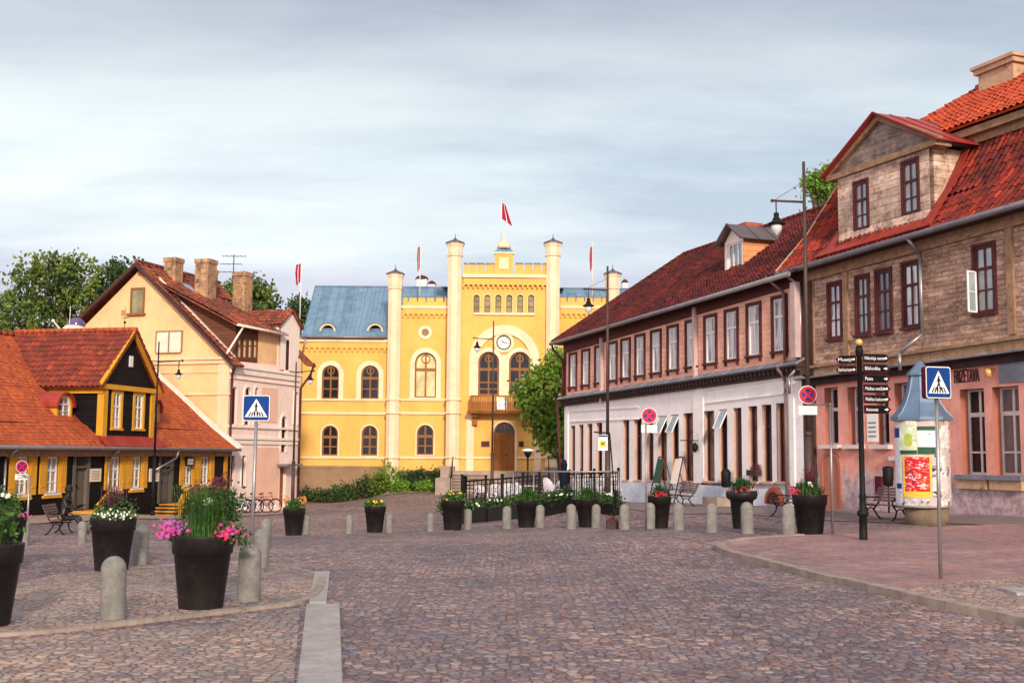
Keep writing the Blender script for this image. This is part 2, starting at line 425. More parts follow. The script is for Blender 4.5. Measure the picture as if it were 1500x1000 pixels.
M['bluebase'] = paint('pale_blue_plinth', (.66,.70,.80), .8, .12, 1.2, .25, dirt=((.42,.34,.30),.6), grime=.4)
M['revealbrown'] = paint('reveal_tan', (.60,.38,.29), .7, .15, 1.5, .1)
M['shingle'] = shingle('weathered_cladding')
M['oldboards'] = boards('old_boards', (.66,.47,.36), (.08,.05,.045), .26, var=.35, wear=((.16,.09,.065),.85,1.6))
M['oldtrim'] = paint('old_trim', (.34,.20,.12), .8, .35, 3, .4, dirt=((.10,.06,.045),.8))
M['greyboards'] = boards('grey_boards', (.20,.14,.12), (.05,.03,.03), .2, var=.4, wear=((.42,.33,.29),.7,2.0))
M['salmon'] = peel('salmon_plaster', (.80,.33,.26), (.60,.45,.48), (.34,.21,.22))
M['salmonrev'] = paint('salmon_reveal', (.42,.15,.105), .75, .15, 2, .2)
M['tile_red'] = tilemat('tiles_dark_red', (.24,.024,.015), (.09,.012,.012), (.035,.009,.011), ((.035,.018,.018),.75))
M['tile_brown'] = tilemat('tiles_streaked_red', (.44,.042,.018), (.15,.016,.012), (.055,.010,.010), ((.035,.014,.012),.85), .24, .36)
M['tile_orange'] = tilemat('tiles_new_orange', (.64,.092,.022), (.42,.052,.016), (.30,.045,.022), ((.20,.04,.02),.5), .24, .36)
M['tile_left'] = tilemat('tiles_orange_flat', (.62,.14,.038), (.42,.08,.025), (.28,.052,.024), ((.16,.04,.022),.6), .18, .26)
M['tile_dorm'] = tilemat('tiles_maroon', (.36,.066,.03), (.20,.036,.022), (.14,.028,.022), ((.08,.025,.02),.6), .25, .33)
M['tile_mix'] = tilemat('tiles_mixed', (.50,.12,.05), (.20,.045,.028), (.11,.035,.028), ((.06,.035,.03),.8), .24, .34)
M['redmetal'] = boards('red_sheet_metal', (.30,.04,.03), (.20,.02,.018), .5, True, .2, None, .45, 1, .3)
M['darkmetal'] = paint('dark_sheet', (.15,.11,.115), .45, .25, 2, .1, metal=.4)
M['bluemetal'] = boards('blue_sheet_roof', (.12,.20,.29), (.06,.11,.17), .62, True, .25, ((.22,.30,.36),.5,1.2), .45, 1, .5)
M['pentmetal'] = paint('grey_pent_roof', (.24,.25,.30), .5, .3, 2, .15, metal=.3)
M['blackboards'] = boards('black_boards', (.007,.005,.006), (.003,.003,.003), .24, var=.3, rough=.6)
M['blackvert'] = boards('black_vertical', (.008,.006,.006), (.003,.003,.003), .2, True, .3, rough=.6)
M['ochre'] = paint('ochre_paint', (.64,.30,.025), .6, .15, 2, .1, grime=.3)
M['doorgrey'] = boards('grey_door', (.12,.10,.085), (.04,.035,.03), .2, True, .2)
M['castle'] = paint('castle_yellow', (.76,.425,.11), .85, .12, .5, .2, dirt=((.66,.38,.09),.5), grime=.38)
M['castlecream'] = paint('castle_cream', (.80,.62,.42), .85, .1, .9, .2, dirt=((.60,.42,.28),.45), grime=.35)
M['castlebase'] = paint('castle_plinth', (.30,.19,.11), .85, .2, 1, .3)
M['castlewood'] = boards('castle_oak', (.30,.11,.03), (.10,.03,.01), .16, True, .3)
M['stone'] = paint('step_stone', (.36,.27,.23), .85, .25, 1.5, .4)
M['brownframe'] = paint('brown_frame', (.26,.105,.03), .55, .2, 3, .1)
M['gable'] = paint('apricot_plaster', (.82,.50,.25), .85, .13, .5, .2, dirt=((.60,.35,.19),.6), grime=.4)
M['lpink'] = paint('powder_pink_plaster', (.88,.67,.59), .85, .08, .8, .2, dirt=((.62,.42,.36),.4), grime=.3)
M['lpinktrim'] = paint('pale_pink_trim', (.86,.72,.64), .85, .08, .8, .1, grime=.25)
M['lpinkbox'] = paint('rose_panel', (.80,.48,.36), .8, .1, .8, .12, grime=.25)
M['brownboards'] = boards('brown_cheek', (.13,.05,.03), (.05,.02,.012), .2, var=.25)
M['brick'] = tilemat('chimney_brick', (.70,.42,.22), (.48,.26,.14), (.26,.15,.10), ((.045,.03,.028),.9), .26, .09)
M['redbrick'] = tilemat('red_brick', (.52,.13,.05), (.42,.09,.04), (.30,.08,.05), None, .26, .09)
M['ltan'] = paint('tan_chimney', (.54,.34,.21), .85, .25, 1.5, .3, dirt=((.12,.07,.06),.85), grime=.5)
M['gl_dark'] = glass('glass_dark', (.012,.012,.018), .05, .35)
M['gl_mid'] = glass('glass_grey', (.10,.10,.12), .06)
M['gl_sky_cur'] = glass('glass_sky_curtained', (.34,.34,.38), .06, 1, (.66,.64,.66))  # pale base paints reflected sky into the pane, paler streaks are curtains
M['gl_house'] = glass('glass_lace', (.10,.085,.07), .08, .6, (.36,.31,.26))
M['gl_shop'] = glass('glass_brown', (.11,.055,.04), .1, .5)
M['gl_warm'] = glass('glass_warm', (.60,.48,.24), .1, .5)
M['gl_ol'] = glass('glass_olive', (.25,.22,.10), .15, .5)
M['leaf'] = leafmat('leaf_green', (.07,.125,.015), (.21,.25,.035))
M['leaf_dk'] = leafmat('leaf_dark', (.022,.055,.016), (.05,.10,.02))
M['leaf_br'] = leafmat('leaf_bright', (.09,.20,.018), (.20,.33,.04))
M['leaf_pl'] = leafmat('leaf_planter', (.035,.11,.02), (.09,.20,.03))
M['leaf_mar'] = leafmat('leaf_maroon', (.12,.02,.05), (.20,.04,.06))
M['bark'] = paint('bark', (.09,.06,.045), .9, .3, 5, .6)
M['pet_pink'] = paint('petal_pink', (.70,.06,.32), .6, .2, 8, 0)
M['pet_red'] = paint('petal_red', (.55,.03,.07), .6, .2, 8, 0)
M['pet_white'] = paint('petal_white', (.82,.82,.70), .6, .1, 8, 0)
M['pet_viol'] = paint('petal_violet', (.42,.12,.42), .6, .2, 8, 0)
M['pet_or'] = paint('petal_orange', (.55,.20,.06), .6, .2, 8, 0)
M['sblue'] = paint('sign_blue', (.008,.045,.20), .4, .08, 3, 0, spec=.1)
M['sblue2'] = paint('sign_navy', (.02,.03,.22), .35, .08, 3, 0)
M['sred'] = paint('sign_red', (.55,.015,.04), .35, .08, 3, 0)
M['swhite'] = paint('sign_white', (.82,.80,.78), .4, .04, 3, 0)
M['sblack'] = paint('sign_black', (.006,.006,.008), .8, .1, 3, 0, spec=.08)
M['smaroon'] = paint('sign_maroon', (.10,.01,.02), .7, .15, 3, 0, spec=.15)
M['syellow'] = paint('sign_yellow', (.80,.50,.05), .4, .1, 3, 0)
M['gold'] = paint('gold_ball', (.75,.45,.15), .35, .1, 3, 0, metal=.4)
M['flag'] = paint('flag_carmine', (.34,.008,.035), .7, .15, 2, 0)
M['slat'] = paint('bench_slat', (.16,.09,.085), .55, .25, 5, .2)
M['bronze'] = paint('bronze_dark', (.035,.028,.026), .38, .3, 5, .15, metal=.5)
M['lampglass'] = paint('lantern_glass', (.62,.62,.62), .2, .1, 3, 0, spec=.8)
M['column'] = paint('column_paper', (.56,.47,.44), .75, .25, 3, .2, dirt=((.30,.22,.22),.7))
M['colroof'] = paint('column_roof', (.14,.20,.29), .45, .2, 2, .1, metal=.3)
M['collow'] = paint('column_plinth', (.20,.145,.10), .85, .3, 3, .4)
M['green'] = paint('poster_green', (.03,.09,.05), .6, .2, 5, 0)
M['lime'] = paint('poster_lime', (.45,.52,.08), .6, .2, 5, 0)
M['lgreen'] = paint('poster_pale', (.55,.66,.42), .6, .2, 5, 0)
M['p_red'] = postermat('print_red', (.62,.02,.03), [((.80,.74,.70),1.2,2.4,.55),((.05,.015,.06),1,2.2,.58),((.85,.50,.04),.8,3,.60),((.45,.25,.5),1.5,2,.64)])
M['p_white'] = postermat('print_white', (.74,.72,.72), [((.25,.22,.25),2.5,7,.57),((.35,.10,.22),1,2,.63),((.10,.16,.35),1.3,2.5,.64)], 12, 5)
M['p_pale'] = postermat('print_pale_green', (.58,.66,.44), [((.80,.80,.70),1.2,1.6,.53),((.65,.30,.22),1.5,1.8,.62),((.12,.22,.08),1,2.5,.62)], 10, 9)
M['p_torn'] = postermat('print_torn', (.50,.44,.43), [((.72,.68,.66),1,1.5,.50),((.06,.04,.05),1,1.2,.57),((.55,.12,.25),1.4,1.4,.63),((.35,.25,.2),2,2,.6)], 7, 13)
M['rubber'] = paint('rubber', (.015,.015,.015), .7, .2, 5, .1)
M['chrome'] = paint('bike_steel', (.45,.45,.47), .3, .1, 5, 0, metal=.8)
M['navy'] = paint('navy_cloth', (.006,.007,.022), .8, .2, 4, .1)
M['winglass'] = glass('screen_glass', (.30,.34,.36), .05)
M['chair'] = paint('chair_white', (.58,.54,.58), .5, .08, 4, 0)

# ------------------------------------------------------------------ generic building pieces
def arch_pts(s0, s1, z0, z1, k=10, arch=True):
    if not arch: return [(s0,z0),(s0,z1),(s1,z1),(s1,z0)]
    r = (s1-s0)/2; c = (s0+s1)/2; zs = z1-r
    return [(s0,z0)] + [(c - r*math.cos(PI*i/k), zs + r*math.sin(PI*i/k)) for i in range(k+1)] + [(s1,z0)]

def wall(mb, fac, s0, s1, zb, zt, holes, depth=.25, n=0.0, m=0, mr=None):
    """wall face with real openings; zb, zt = (z at s0, z at s1)"""
    mr = m if mr is None else mr
    br = {s0, s1}
    for h in holes:
        a, b, c, d = h[:4]; ar = len(h) > 4 and h[4]
        if ar:
            r = (b-a)/2; cc = (a+b)/2
            for i in range(11): br.add(cc - r*math.cos(PI*i/10))
        else: br.update((a, b))
    bs = sorted(x for x in br if s0-1e-6 <= x <= s1+1e-6)
    out = [bs[0]]
    for x in bs[1:]:
        if x - out[-1] > 1e-4: out.append(x)
    def top(h, s):
        if len(h) > 4 and h[4]:
            r = (h[1]-h[0])/2; cc = (h[0]+h[1])/2
            return h[3]-r + math.sqrt(max(0, r*r-(s-cc)**2))
        return h[3]
    L_ = lambda p, s: p[0] + (p[1]-p[0])*(s-s0)/(s1-s0)
    for a, b in zip(out, out[1:]):
        mid = (a+b)/2
        hs = sorted([h for h in holes if h[0] < mid < h[1]], key=lambda h: h[2])
        la, lb = L_(zb, a), L_(zb, b)
        for h in hs:
            mb.face([fac.pt(a,la,n),fac.pt(b,lb,n),fac.pt(b,h[2],n),fac.pt(a,h[2],n)], m, [(a,la),(b,lb),(b,h[2]),(a,h[2])])
            la, lb = top(h,a), top(h,b)
        ta, tb = L_(zt, a), L_(zt, b)
        mb.face([fac.pt(a,la,n),fac.pt(b,lb,n),fac.pt(b,tb,n),fac.pt(a,ta,n)], m, [(a,la),(b,lb),(b,tb),(a,ta)])
    for h in holes:
        pts = arch_pts(*h[:4], arch=len(h) > 4 and h[4])
        pts.append(pts[0])
        for p, q in zip(pts, pts[1:]):
            mb.face([fac.pt(*p,n),fac.pt(*q,n),fac.pt(*q,n-depth),fac.pt(*p,n-depth)], mr)

def window(fac, par, h, mf, mg, rec=.18, t=.07, mull=(.5,), trans=(.62,), casing=None, cw=.12, cn=.05, sill=None, n=0.0, bar=.04, name='window', thick=.06, sd=.12):
    s0, s1, z0, z1 = h[:4]; ar = len(h) > 4 and h[4]
    mb = MB(); b = n-rec
    outer = arch_pts(s0+.002, s1-.002, z0+.002, z1-.002, arch=ar); inner = arch_pts(s0+t, s1-t, z0+t, z1-t, arch=ar)
    inner[0] = (s0+t, z0+.002); inner[-1] = (s1-t, z0+.002)
    mb.band(fac, inner, outer, b, b+thick)
    mb.box(fac, s0+t, s1-t, z0+.002, z0+t, b, b+thick)
    r = (s1-s0)/2
    for q in mull:
        x = s0+(s1-s0)*q
        mb.box(fac, x-bar/2, x+bar/2, z0+t, (z1-t if not ar else z1-r+r*.9*math.sqrt(max(0,1-((x-(s0+s1)/2)/r)**2))), b, b+thick*.8)
    for q in trans:
        k = 1.6 if q == trans[0] else .7
        z = z0+(z1-z0)*q
        mb.box(fac, s0+t, s1-t, z-bar*k/2, z+bar*k/2, b, b+thick*.9)
    o = mk(name, mb, mf, par)
    pb = MB(); pb.prism(fac, arch_pts(s0+.01, s1-.01, z0+.01, z1-.01, arch=ar), b-.03, b+.012)
    mk('pane', pb, mg, o)
    if casing:
        cb = MB(); i = arch_pts(s0, s1, z0, z1, arch=ar); oo = arch_pts(s0-cw, s1+cw, z0, z1+cw, arch=ar)
        cb.band(fac, i, oo, n-.02, n+cn); mk('casing', cb, casing, o)
    if sill:
        sb = MB(); sb.box(fac, s0-cw*1.2, s1+cw*1.2, z0-.09, z0-.004, n-.1, n+sd); mk('sill', sb, sill, o)
    return o

def pantile(mb, A, B, C, D, tw=.25, th=.34, amp=.035, step=.035, m=0, sub=5, flat=False, jz=.009):
    """tiled slope: A,B = lower edge, D,C = upper edge; every tile course and roll is geometry"""
    A,B,C,D = map(Vector, (A,B,C,D))
    w = max((B-A).length, (C-D).length); h = max((D-A).length, (C-B).length)
    nrm = (B-A).cross(D-A)
    if nrm.length < 1e-6: nrm = (C-A).cross(D-A)
    nrm.normalize()
    if nrm.z < 0: nrm = -nrm
    nc = max(1, int(w/tw)); nr = max(1, int(h/th))
    us = []
    for i in range(nc):
        for k in range(sub): us.append((i + k/sub, k/sub))
    us.append((nc, 0))
    vs = []
    for j in range(nr): vs += [(j, 1.0), (j+.97, 0.0)]
    V = []; UV = []
    jit = {}
    for v, lift in vs:
        for u, ph in us:
            a = u/nc; b_ = min(1, v/nr)
            key = (int(u), int(v)); jt = jit.setdefault(key, random.gauss(0, 1))
            sag = .03*math.sin(a*11+v*.21)+.02*math.sin(a*27+1.3)
            p = (A*(1-a)+B*a)*(1-b_) + (D*(1-a)+C*a)*b_
            w_ = amp*(math.sin(2*PI*ph)*.6 + (.4 if ph < .5 else 0)) if not flat else 0
            V.append(p + nrm*(w_ + step*lift + jt*jz + sag*(0 if b_ in (0,1) else 1))); UV.append((u*tw, v*th))
    k = len(us); n = len(vs)
    mb.add(V, [(j*k+i, j*k+i+1, (j+1)*k+i+1, (j+1)*k+i) for j in range(n-1) for i in range(k-1)], m, False, UV)
    # underside so the slope has thickness
    t = nrm*-.08
    mb.add([A+t,B+t,C+t,D+t,A,B,C,D], [(0,1,2,3),(0,1,5,4),(1,2,6,5),(3,0,4,7)], m)

def seam_roof(mb, A, B, C, D, pitch=.6, m=0, th=.05):
    """standing-seam sheet: plate plus raised seams"""
    A,B,C,D = map(Vector, (A,B,C,D)); nrm = (B-A).cross(D-A)
    if nrm.length < 1e-6: nrm = (C-A).cross(D-A)
    nrm.normalize()
    if nrm.z < 0: nrm = -nrm
    w = (B-A).length; h = (D-A).length
    uv = [(0,0),(w,0),(w,h),(0,h)]
    mb.add([A,B,C,D,A-nrm*th,B-nrm*th,C-nrm*th,D-nrm*th], [(0,1,2,3),(4,5,6,7),(0,1,5,4),(1,2,6,5),(2,3,7,6),(3,0,4,7)], m, False, uv+uv)
    k = max(1, int(w/pitch))
    for i in range(k+1):
        a = i/k; p = A*(1-a)+B*a; q = D*(1-a)+C*a
        if (q-p).length < .1: continue
        mb.tube(p+nrm*.012, q+nrm*.012, .022, .022, 4, m)

def gutter(mb, pts, r=.09, m=0):
    for a, b in zip(pts, pts[1:]): mb.tube(a, b, r, r, 8, m)

# ================================================================== GROUND
def grid_sheet(xs, ys, lift, name, mat, kind='structure'):
    mb = MB(); V = [(x, y, g(x,y)+lift) for y in ys for x in xs]; k = len(xs)
    mb.add(V, [(j*k+i, j*k+i+1, (j+1)*k+i+1, (j+1)*k+i) for j in range(len(ys)-1) for i in range(k-1)], 0, True)
    return mk(name, mb, mat, kind=kind)
xs = [-900,-400,-150,-80,-50] + [x for x in range(-40, 41, 1)] + [50,80,150,400,900]
ys = [-60,-30,-10] + [y for y in range(0, 100, 1)] + [110,130,160,220,400,900,1500]
grid_sheet(xs, ys, 0, 'ground', M['cobble'])

def resample(pts, n):
    d = [0]
    for a, b in zip(pts, pts[1:]): d.append(d[-1]+(b-a).length)
    out = []
    for i in range(n):
        t = d[-1]*i/(n-1); j = 0
        while j < len(d)-2 and d[j+1] < t: j += 1
        f = (t-d[j])/(d[j+1]-d[j]); out.append(pts[j].lerp(pts[j+1], f))
    return out
def smooth(pts, it=2):
    for _ in range(it):
        q = [pts[0]]
        for a, b in zip(pts, pts[1:]): q += [a.lerp(b,.25), a.lerp(b,.75)]
        q.append(pts[-1]); pts = q
    return pts
def strip_between(name, A, B, n, k, lift, mat):
    """sheet between two kerb lines that follows the terrain"""
    A = resample(A, n); B = resample(B, n); mb = MB(); V = []
    for a, b in zip(A, B):
        for j in range(k+1):
            p = a.lerp(b, j/k); V.append((p.x, p.y, g(p.x,p.y)+lift))
    mb.add(V, [(i*(k+1)+j, i*(k+1)+j+1, (i+1)*(k+1)+j+1, (i+1)*(k+1)+j) for i in range(n-1) for j in range(k)], 0, True)
    return mk(name, mb, mat, kind='structure')
def kerb_line(name, pts, w, lift, mat, seglen=1.0, below=.05, gap=.012):
    mb = MB(); total = sum((b-a).length for a, b in zip(pts, pts[1:]))
    n = max(2, int(total/seglen)*3+1); P = resample(pts, n); off = []
    for i, p in enumerate(P):
        t = (P[min(i+1,n-1)]-P[max(i-1,0)]); t.z = 0; t.normalize(); nr = Vector((-t.y,t.x,0))
        off.append((p-nr*w/2, p+nr*w/2))
    for i in range(n-1):
        (a,b),(c,d) = off[i], off[i+1]
        if i % 3 == 2: c = c.lerp(a, gap*3); d = d.lerp(b, gap*3)
        z = lambda q, l: (q.x, q.y, g(q.x,q.y)+l)
        j = random.uniform(-.006,.006) if i % 3 == 0 else j
        mb.hexa([z(a,-below),z(b,-below),z(b,lift+j),z(a,lift+j),z(c,-below),z(d,-below),z(d,lift+j),z(c,lift+j)])
    return mk(name, mb, mat, kind='structure')

kr = smooth([G(*p) for p in [(1640,950),(1500,915),(1380,890),(1290,868),(1200,848),(1130,829),(1075,815),(1052,806),(1062,799),(1110,793),(1175,789)]])
far = [G(*p) for p in [(1660,780),(1500,772),(1430,774),(1350,778),(1290,781),(1260,784),(1240,786),(1225,787),(1205,788),(1190,788),(1178,788.6)]]
strip_between('pavement', kr, far, 60, 10, .09, M['pavers'])
kerb_line('kerb', kr, .2, .115, M['kerb'])
patch = smooth([G(*p) for p in [(1330,872),(1370,866),(1430,858),(1500,852),(1640,846)]])
patch2 = [G(*p) for p in [(1330,875),(1380,886),(1430,897),(1500,911),(1640,945)]]
strip_between('pavement_cobbles', patch, patch2, 30, 4, .098, M['cobble_warm'])
sl = G(1520, 878); mb = MB()
mb.box(W0, sl.x-.42, sl.x+1.5, sl.z+.06, sl.z+.135, sl.y-.28, sl.y+.35)
mk('cover_slab', mb, M['slab'], label='pale flat stone slab lying at the right edge of the pavement beside the kerb', cat='slab', kind='structure')
# near-right pavement behind the bollard row, wall foot strip
a = [G(*p) for p in [(905,744),(1050,752),(1180,760),(1300,766),(1500,772)]]
b = [G(*p) for p in [(905,735),(1050,741),(1180,745),(1300,749),(1500,753)]]
strip_between('footpath', a, b, 30, 3, .02, M['strip'])
# left side: cobbled pavement with its flush edging, verge and gutter slabs
kl = smooth([G(*p) for p in [(-160,938),(0,932),(100,924),(200,913),(330,897),(425,886),(462,873),(474,858),(470,846),(440,834),(400,826),(380,824)]])
kerb_line('kerb_edge', smooth([G(*p) for p in [(470,842),(440,834),(400,827),(340,824),(250,829),(160,836)]]), .07, .03, M['kerb'])
kp = [G(*p) for p in [(453,886),(478,886),(483,840),(461,840)]]
mb = MB(); mb.hexa([(q.x,q.y,g(q.x,q.y)-.03) for q in kp]+[(q.x,q.y,g(q.x,q.y)+.05) for q in kp]); mk('kerb_slab', mb, M['slab'], kind='structure')
fl = [G(*p) for p in [(-160,880),(0,862),(80,842),(140,836),(200,829),(260,826),(300,824),(330,824),(345,823),(360,823),(370,823),(380,823)]]
strip_between('pavement_left', kl, fl, 60, 8, .02, M['cobble_warm'])
kerb_line('kerb_left', smooth([G(*p) for p in [(-160,938),(0,932),(100,924),(200,913),(330,897),(425,887),(452,880),(466,868),(472,852),(470,842)]]), .14, .05, M['kerb'])
va = [G(*p) for p in [(-160,945),(0,939),(100,931),(200,920),(330,904),(440,890)]]
vb = [G(*p) for p in [(-260,1060),(-60,1060),(60,1060),(190,1060),(310,1060),(425,1060)]]
strip_between('verge', va, vb, 30, 12, .012, M['cobble_warm'])
ga = [G(*p) for p in [(429,1060),(436,1000),(449,887)]]; gb = [G(*p) for p in [(507,1060),(501,1000),(497,887)]]
ga = resample(ga, 8); gb = resample(gb, 8); mb = MB()
for i in range(7):
    for j in range(1):
        f = lambda i_, u: ga[i_].lerp(gb[i_], u)
        e = .004
        pts = [f(i,0), f(i,1), f(i+1,1), f(i+1,0)]
        pts[2] = pts[2].lerp(pts[1], e); pts[3] = pts[3].lerp(pts[0], e)
        lo = [(p.x,p.y,g(p.x,p.y)-.03) for p in pts]; hi = [(p.x,p.y,g(p.x,p.y)+.035-(.004 if j == 1 else 0)) for p in pts]
        mb.hexa(lo+hi)
mk('gutter_slabs', mb, M['slab'], kind='structure')
wp = lambda x, y: Vector((x, y, g(x, y)))
pa = [wp(-15.2,77.6),wp(-11,77.9),wp(-7.5,78.2),wp(-4.6,78.4)]; pb_ = [wp(-15.2,80.4),wp(-11,80.6),wp(-7.5,80.8),wp(-4.6,81)]
strip_between('path_left', [G(*p) for p in [(-40,772),(120,764),(250,760),(330,757),(440,752)]], [G(*p) for p in [(-40,760),(120,753),(250,747),(330,747),(440,745)]], 30, 4, .03, M['path'])
strip_between('path', pa, pb_, 20, 4, .04, M['path'])
kerb_line('kerb_far', smooth([G(*p) for p in [(330,757),(380,754),(440,751),(520,744)]]), .3, .07, M['kerb'])

# ================================================================== PINK CLAPBOARD HOUSE (right, far)
PK = Fac((10.6, 41), (-.343, .939)); PK = Fac(PK.o + PK.d*22.4, -PK.d)      # s runs left to right along the front
LEN = 22.4
def Z(fac, px, py, off=0): return fac.hit(px, py, off)[1]
def S(fac, px, py=600, off=0): return fac.hit(px, py, off)[0]
h1 = thing('timber_house', 'long pink clapboard house above a white plastered shop floor, dark red tiled roof', 'house', (PK.o.x, PK.o.y, g(PK.o.x, PK.o.y)))
eL = PK.hit(828, 503); eR = PK.hit(1178, 394)
cL = PK.hit(828, 590); cR = PK.hit(1178, 541)
gL = (0, -1.6); gR = (LEN, -.8)
lerp = lambda a, b, t: a+(b-a)*t
upx = [839.9,858.5,878,898,917,938,961.4,986,1013,1041,1071.7,1104.4,1142]
uh = []
for x in upx:
    t = (x-840)/302
    top = lerp(519.5, 437, t); bot = lerp(566, 514, t)
    s, zt = PK.hit(x, top); _, zb = PK.hit(x, bot)
    uh.append((s-.42, s+.42, zb, zt))
zc0, zc1 = cL[1], cR[1]
wb = MB(); wall(wb, PK, 0, LEN, (zc0+.12, zc1+.12), (eL[1], eR[1]), uh, .2, 0)
wb.box(PK, .02, LEN-.02, min(zc0,zc1)-.2, min(eL[1],eR[1])-.05, -9, -.22)
mk('wall', wb, M['clap'], h1)
for i, h in enumerate(uh):
    window(PK, h1, h, M['white'], M['gl_sky_cur'], rec=.06, t=.07, mull=(.5,), trans=(.66,), casing=M['maroon'], cw=.13, cn=.06, sill=M['maroon'], bar=.06, thick=.05)
mb = MB()
for h in uh:
    for q in (h[0]-.08, h[1]+.0): mb.box(PK, q, q+.09, h[2]-.26, h[2]-.1, 0, .1)
mb.bar(PK, (0,eL[1]-.55), (LEN,eR[1]-.55), .5, -.1, .07)       # dark frieze
for s in (0, LEN-.25): mb.box(PK, s, s+.25, zc0 if s == 0 else zc1, (eL if s == 0 else eR)[1]-.5, -.1, .05)
mk('frieze_board', mb, M['maroon'], h1)
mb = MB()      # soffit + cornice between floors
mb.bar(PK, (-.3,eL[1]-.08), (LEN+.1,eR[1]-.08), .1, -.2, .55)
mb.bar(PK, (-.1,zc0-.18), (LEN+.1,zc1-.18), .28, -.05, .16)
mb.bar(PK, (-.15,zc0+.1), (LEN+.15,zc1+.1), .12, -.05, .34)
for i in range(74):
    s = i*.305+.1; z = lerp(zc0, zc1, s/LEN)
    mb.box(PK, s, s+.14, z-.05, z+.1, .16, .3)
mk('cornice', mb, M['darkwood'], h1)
mb = MB(); A = PK.pt(-.15, zc0+.2, .4); B = PK.pt(LEN+.15, zc1+.2, .4)
seam_roof(mb, A, B, PK.pt(LEN+.15, zc1+.42, 0), PK.pt(-.15, zc0+.42, 0), 1.2)
mk('pent_strip', mb, M['pentmetal'], h1)
# ground floor openings measured on the photo: (left px, right px, top py, bottom py)
gfx = [(836,843,622,699),(848,854,621,700),(860,868,620,701),(874,882,618,702),(894,908,616,713),(914,922,615,703),(929,940,613,705),(948,956.5,615,706),
       (963,976,611,708),(982,994,609,709),(1002,1016,607,710),(1033,1045,600,701),(1047-14+14,1046,600,701),(1033,1046,600,701)]
gfx = [(836,842.5),(848,854.5),(860,867.5),(873.5,882),(896,908),(913,921.5),(929,940),(947,957),(964,976.5),(983,994),(1003,1016.5),(1034,1046),(1049+0,1062)]
gfx = [(836,842.5),(848,854.5),(860,867.5),(873.5,882),(896,908),(913,921.5),(929,940),(947,957),(964,976.5),(983,994),(1001,1016.5),(1031,1046),(1053,1065),(1074,1086),(1096,1109),(1116,1130),(1137,1153)]
gh = []
for a, b in gfx:
    c = (a+b)/2; t = (c-840)/305
    s0 = S(PK, a); s1 = S(PK, b); gh.append((s0, s1, Z(PK, c, lerp(702, 705, t)), Z(PK, c, lerp(623, 590, t))))
gh[4] = (gh[4][0], gh[4][1], Z(PK, 902, 731), gh[4][3]); gh[13] = (gh[13][0], gh[13][1], Z(PK,1080,734), gh[13][3])
pl0 = Z(PK, 830, 706); pl1 = Z(PK, 1170, 706.5)
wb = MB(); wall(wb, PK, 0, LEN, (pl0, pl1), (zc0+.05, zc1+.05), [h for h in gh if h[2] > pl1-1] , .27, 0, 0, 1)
wb.box(PK, .02, LEN-.02, -1.5, zc0, -9, -.3, 0)
# raised fascia boards and pilasters
for a, b in ((840,934),(1020,1160)):
    s0, s1 = S(PK,a), S(PK,b); zt = Z(PK,(a+b)/2,lerp(603,560,((a+b)/2-887)/203)) ; 
mk('wall_ground_floor', wb, [M['whiteplaster'], M['revealbrown']], h1)
mb = MB()
for x0, x1 in ((1016.5,1031),(828,833),(1157,1164)):
    s0, s1 = S(PK,x0), S(PK,x1); mb.bar(PK, (s0,pl0), (s1,pl1), zc0-pl0-.15, -.05, .05)
z0 = lambda px, py: PK.hit(px, py)
p = [z0(834,602.5), z0(938,602.5-7)]
for (xa,ya,xb,yb) in ((836,603,936,597),(1034,572,1148,556)):
    a_, b_ = PK.hit(xa,ya), PK.hit(xb,yb)
    mb.bar(PK, a_, b_, .06, -.02, .05)
    mb.bar(PK, (a_[0],a_[1]-.55), (b_[0],b_[1]-.55), .05, -.02, .05)
mk_split('moulding', mb, M['whiteplaster'], h1)
mb = MB(); doors = [4, 13]
segs = []; cur = 0
for i in doors:
    segs.append((cur, gh[i][0])); cur = gh[i][1]
segs.append((cur, LEN))
for a_, b_ in segs: mb.bar(PK, (a_,-1.6), (b_,-1.6), lerp(pl0,pl1,.5)+1.6, -.5, .04)
mk_split('plinth', mb, M['bluebase'], h1)
shop = [M['gl_shop'], M['gl_dark']]
for i, h in enumerate(gh):
    if i in doors:
        mb = MB(); mb.box(PK, h[0]+.01, h[1]-.01, h[2], h[3]-.01, -.26, -.2)
        for q in (.12,.55): mb.box(PK, h[0]+.12, h[1]-.12, lerp(h[2],h[3],q), lerp(h[2],h[3],q+.32), -.2, -.185)
        d = mk('door', mb, M['maroon'], h1)
        hb = MB(); hb.tube(PK.pt(h[1]-.15,h[2]+1.05,-.2), PK.pt(h[1]-.15,h[2]+1.05,-.13), .03); mk('handle', hb, M['galv'], d)
        continue
    w = window(PK, h1, h, M['maroon'], M['gl_shop'] if i % 3 else M['gl_dark'], rec=.24, t=.06, mull=(), trans=(.72,), bar=.05, n=0, sill=M['revealbrown'] if i > 4 else None, sd=.06, cw=.02)
    if i in (8, 9, 12):       # top lights hung open
        ob = MB(); zt = h[3]-.05; P0, P1 = PK.pt(h[0]+.05,zt,-.05), PK.pt(h[1]-.05,zt,-.05)
        Q0, Q1 = PK.pt(h[0]+.05,zt-.72,.32), PK.pt(h[1]-.05,zt-.72,.32)
        for a_, b_ in ((P0,P1),(P1,Q1),(Q1,Q0),(Q0,P0)): ob.tube(a_, b_, .03, .03, 4)
        oo = mk('open_vent_light', ob, M['white'], w)
        ob = MB(); nn = (Q0-P0).cross(P1-P0).normalized()*.008
        ob.hexa([P0-nn,P1-nn,Q1-nn,Q0-nn,P0+nn,P1+nn,Q1+nn,Q0+nn]); mk('pane', ob, M['winglass'], oo)
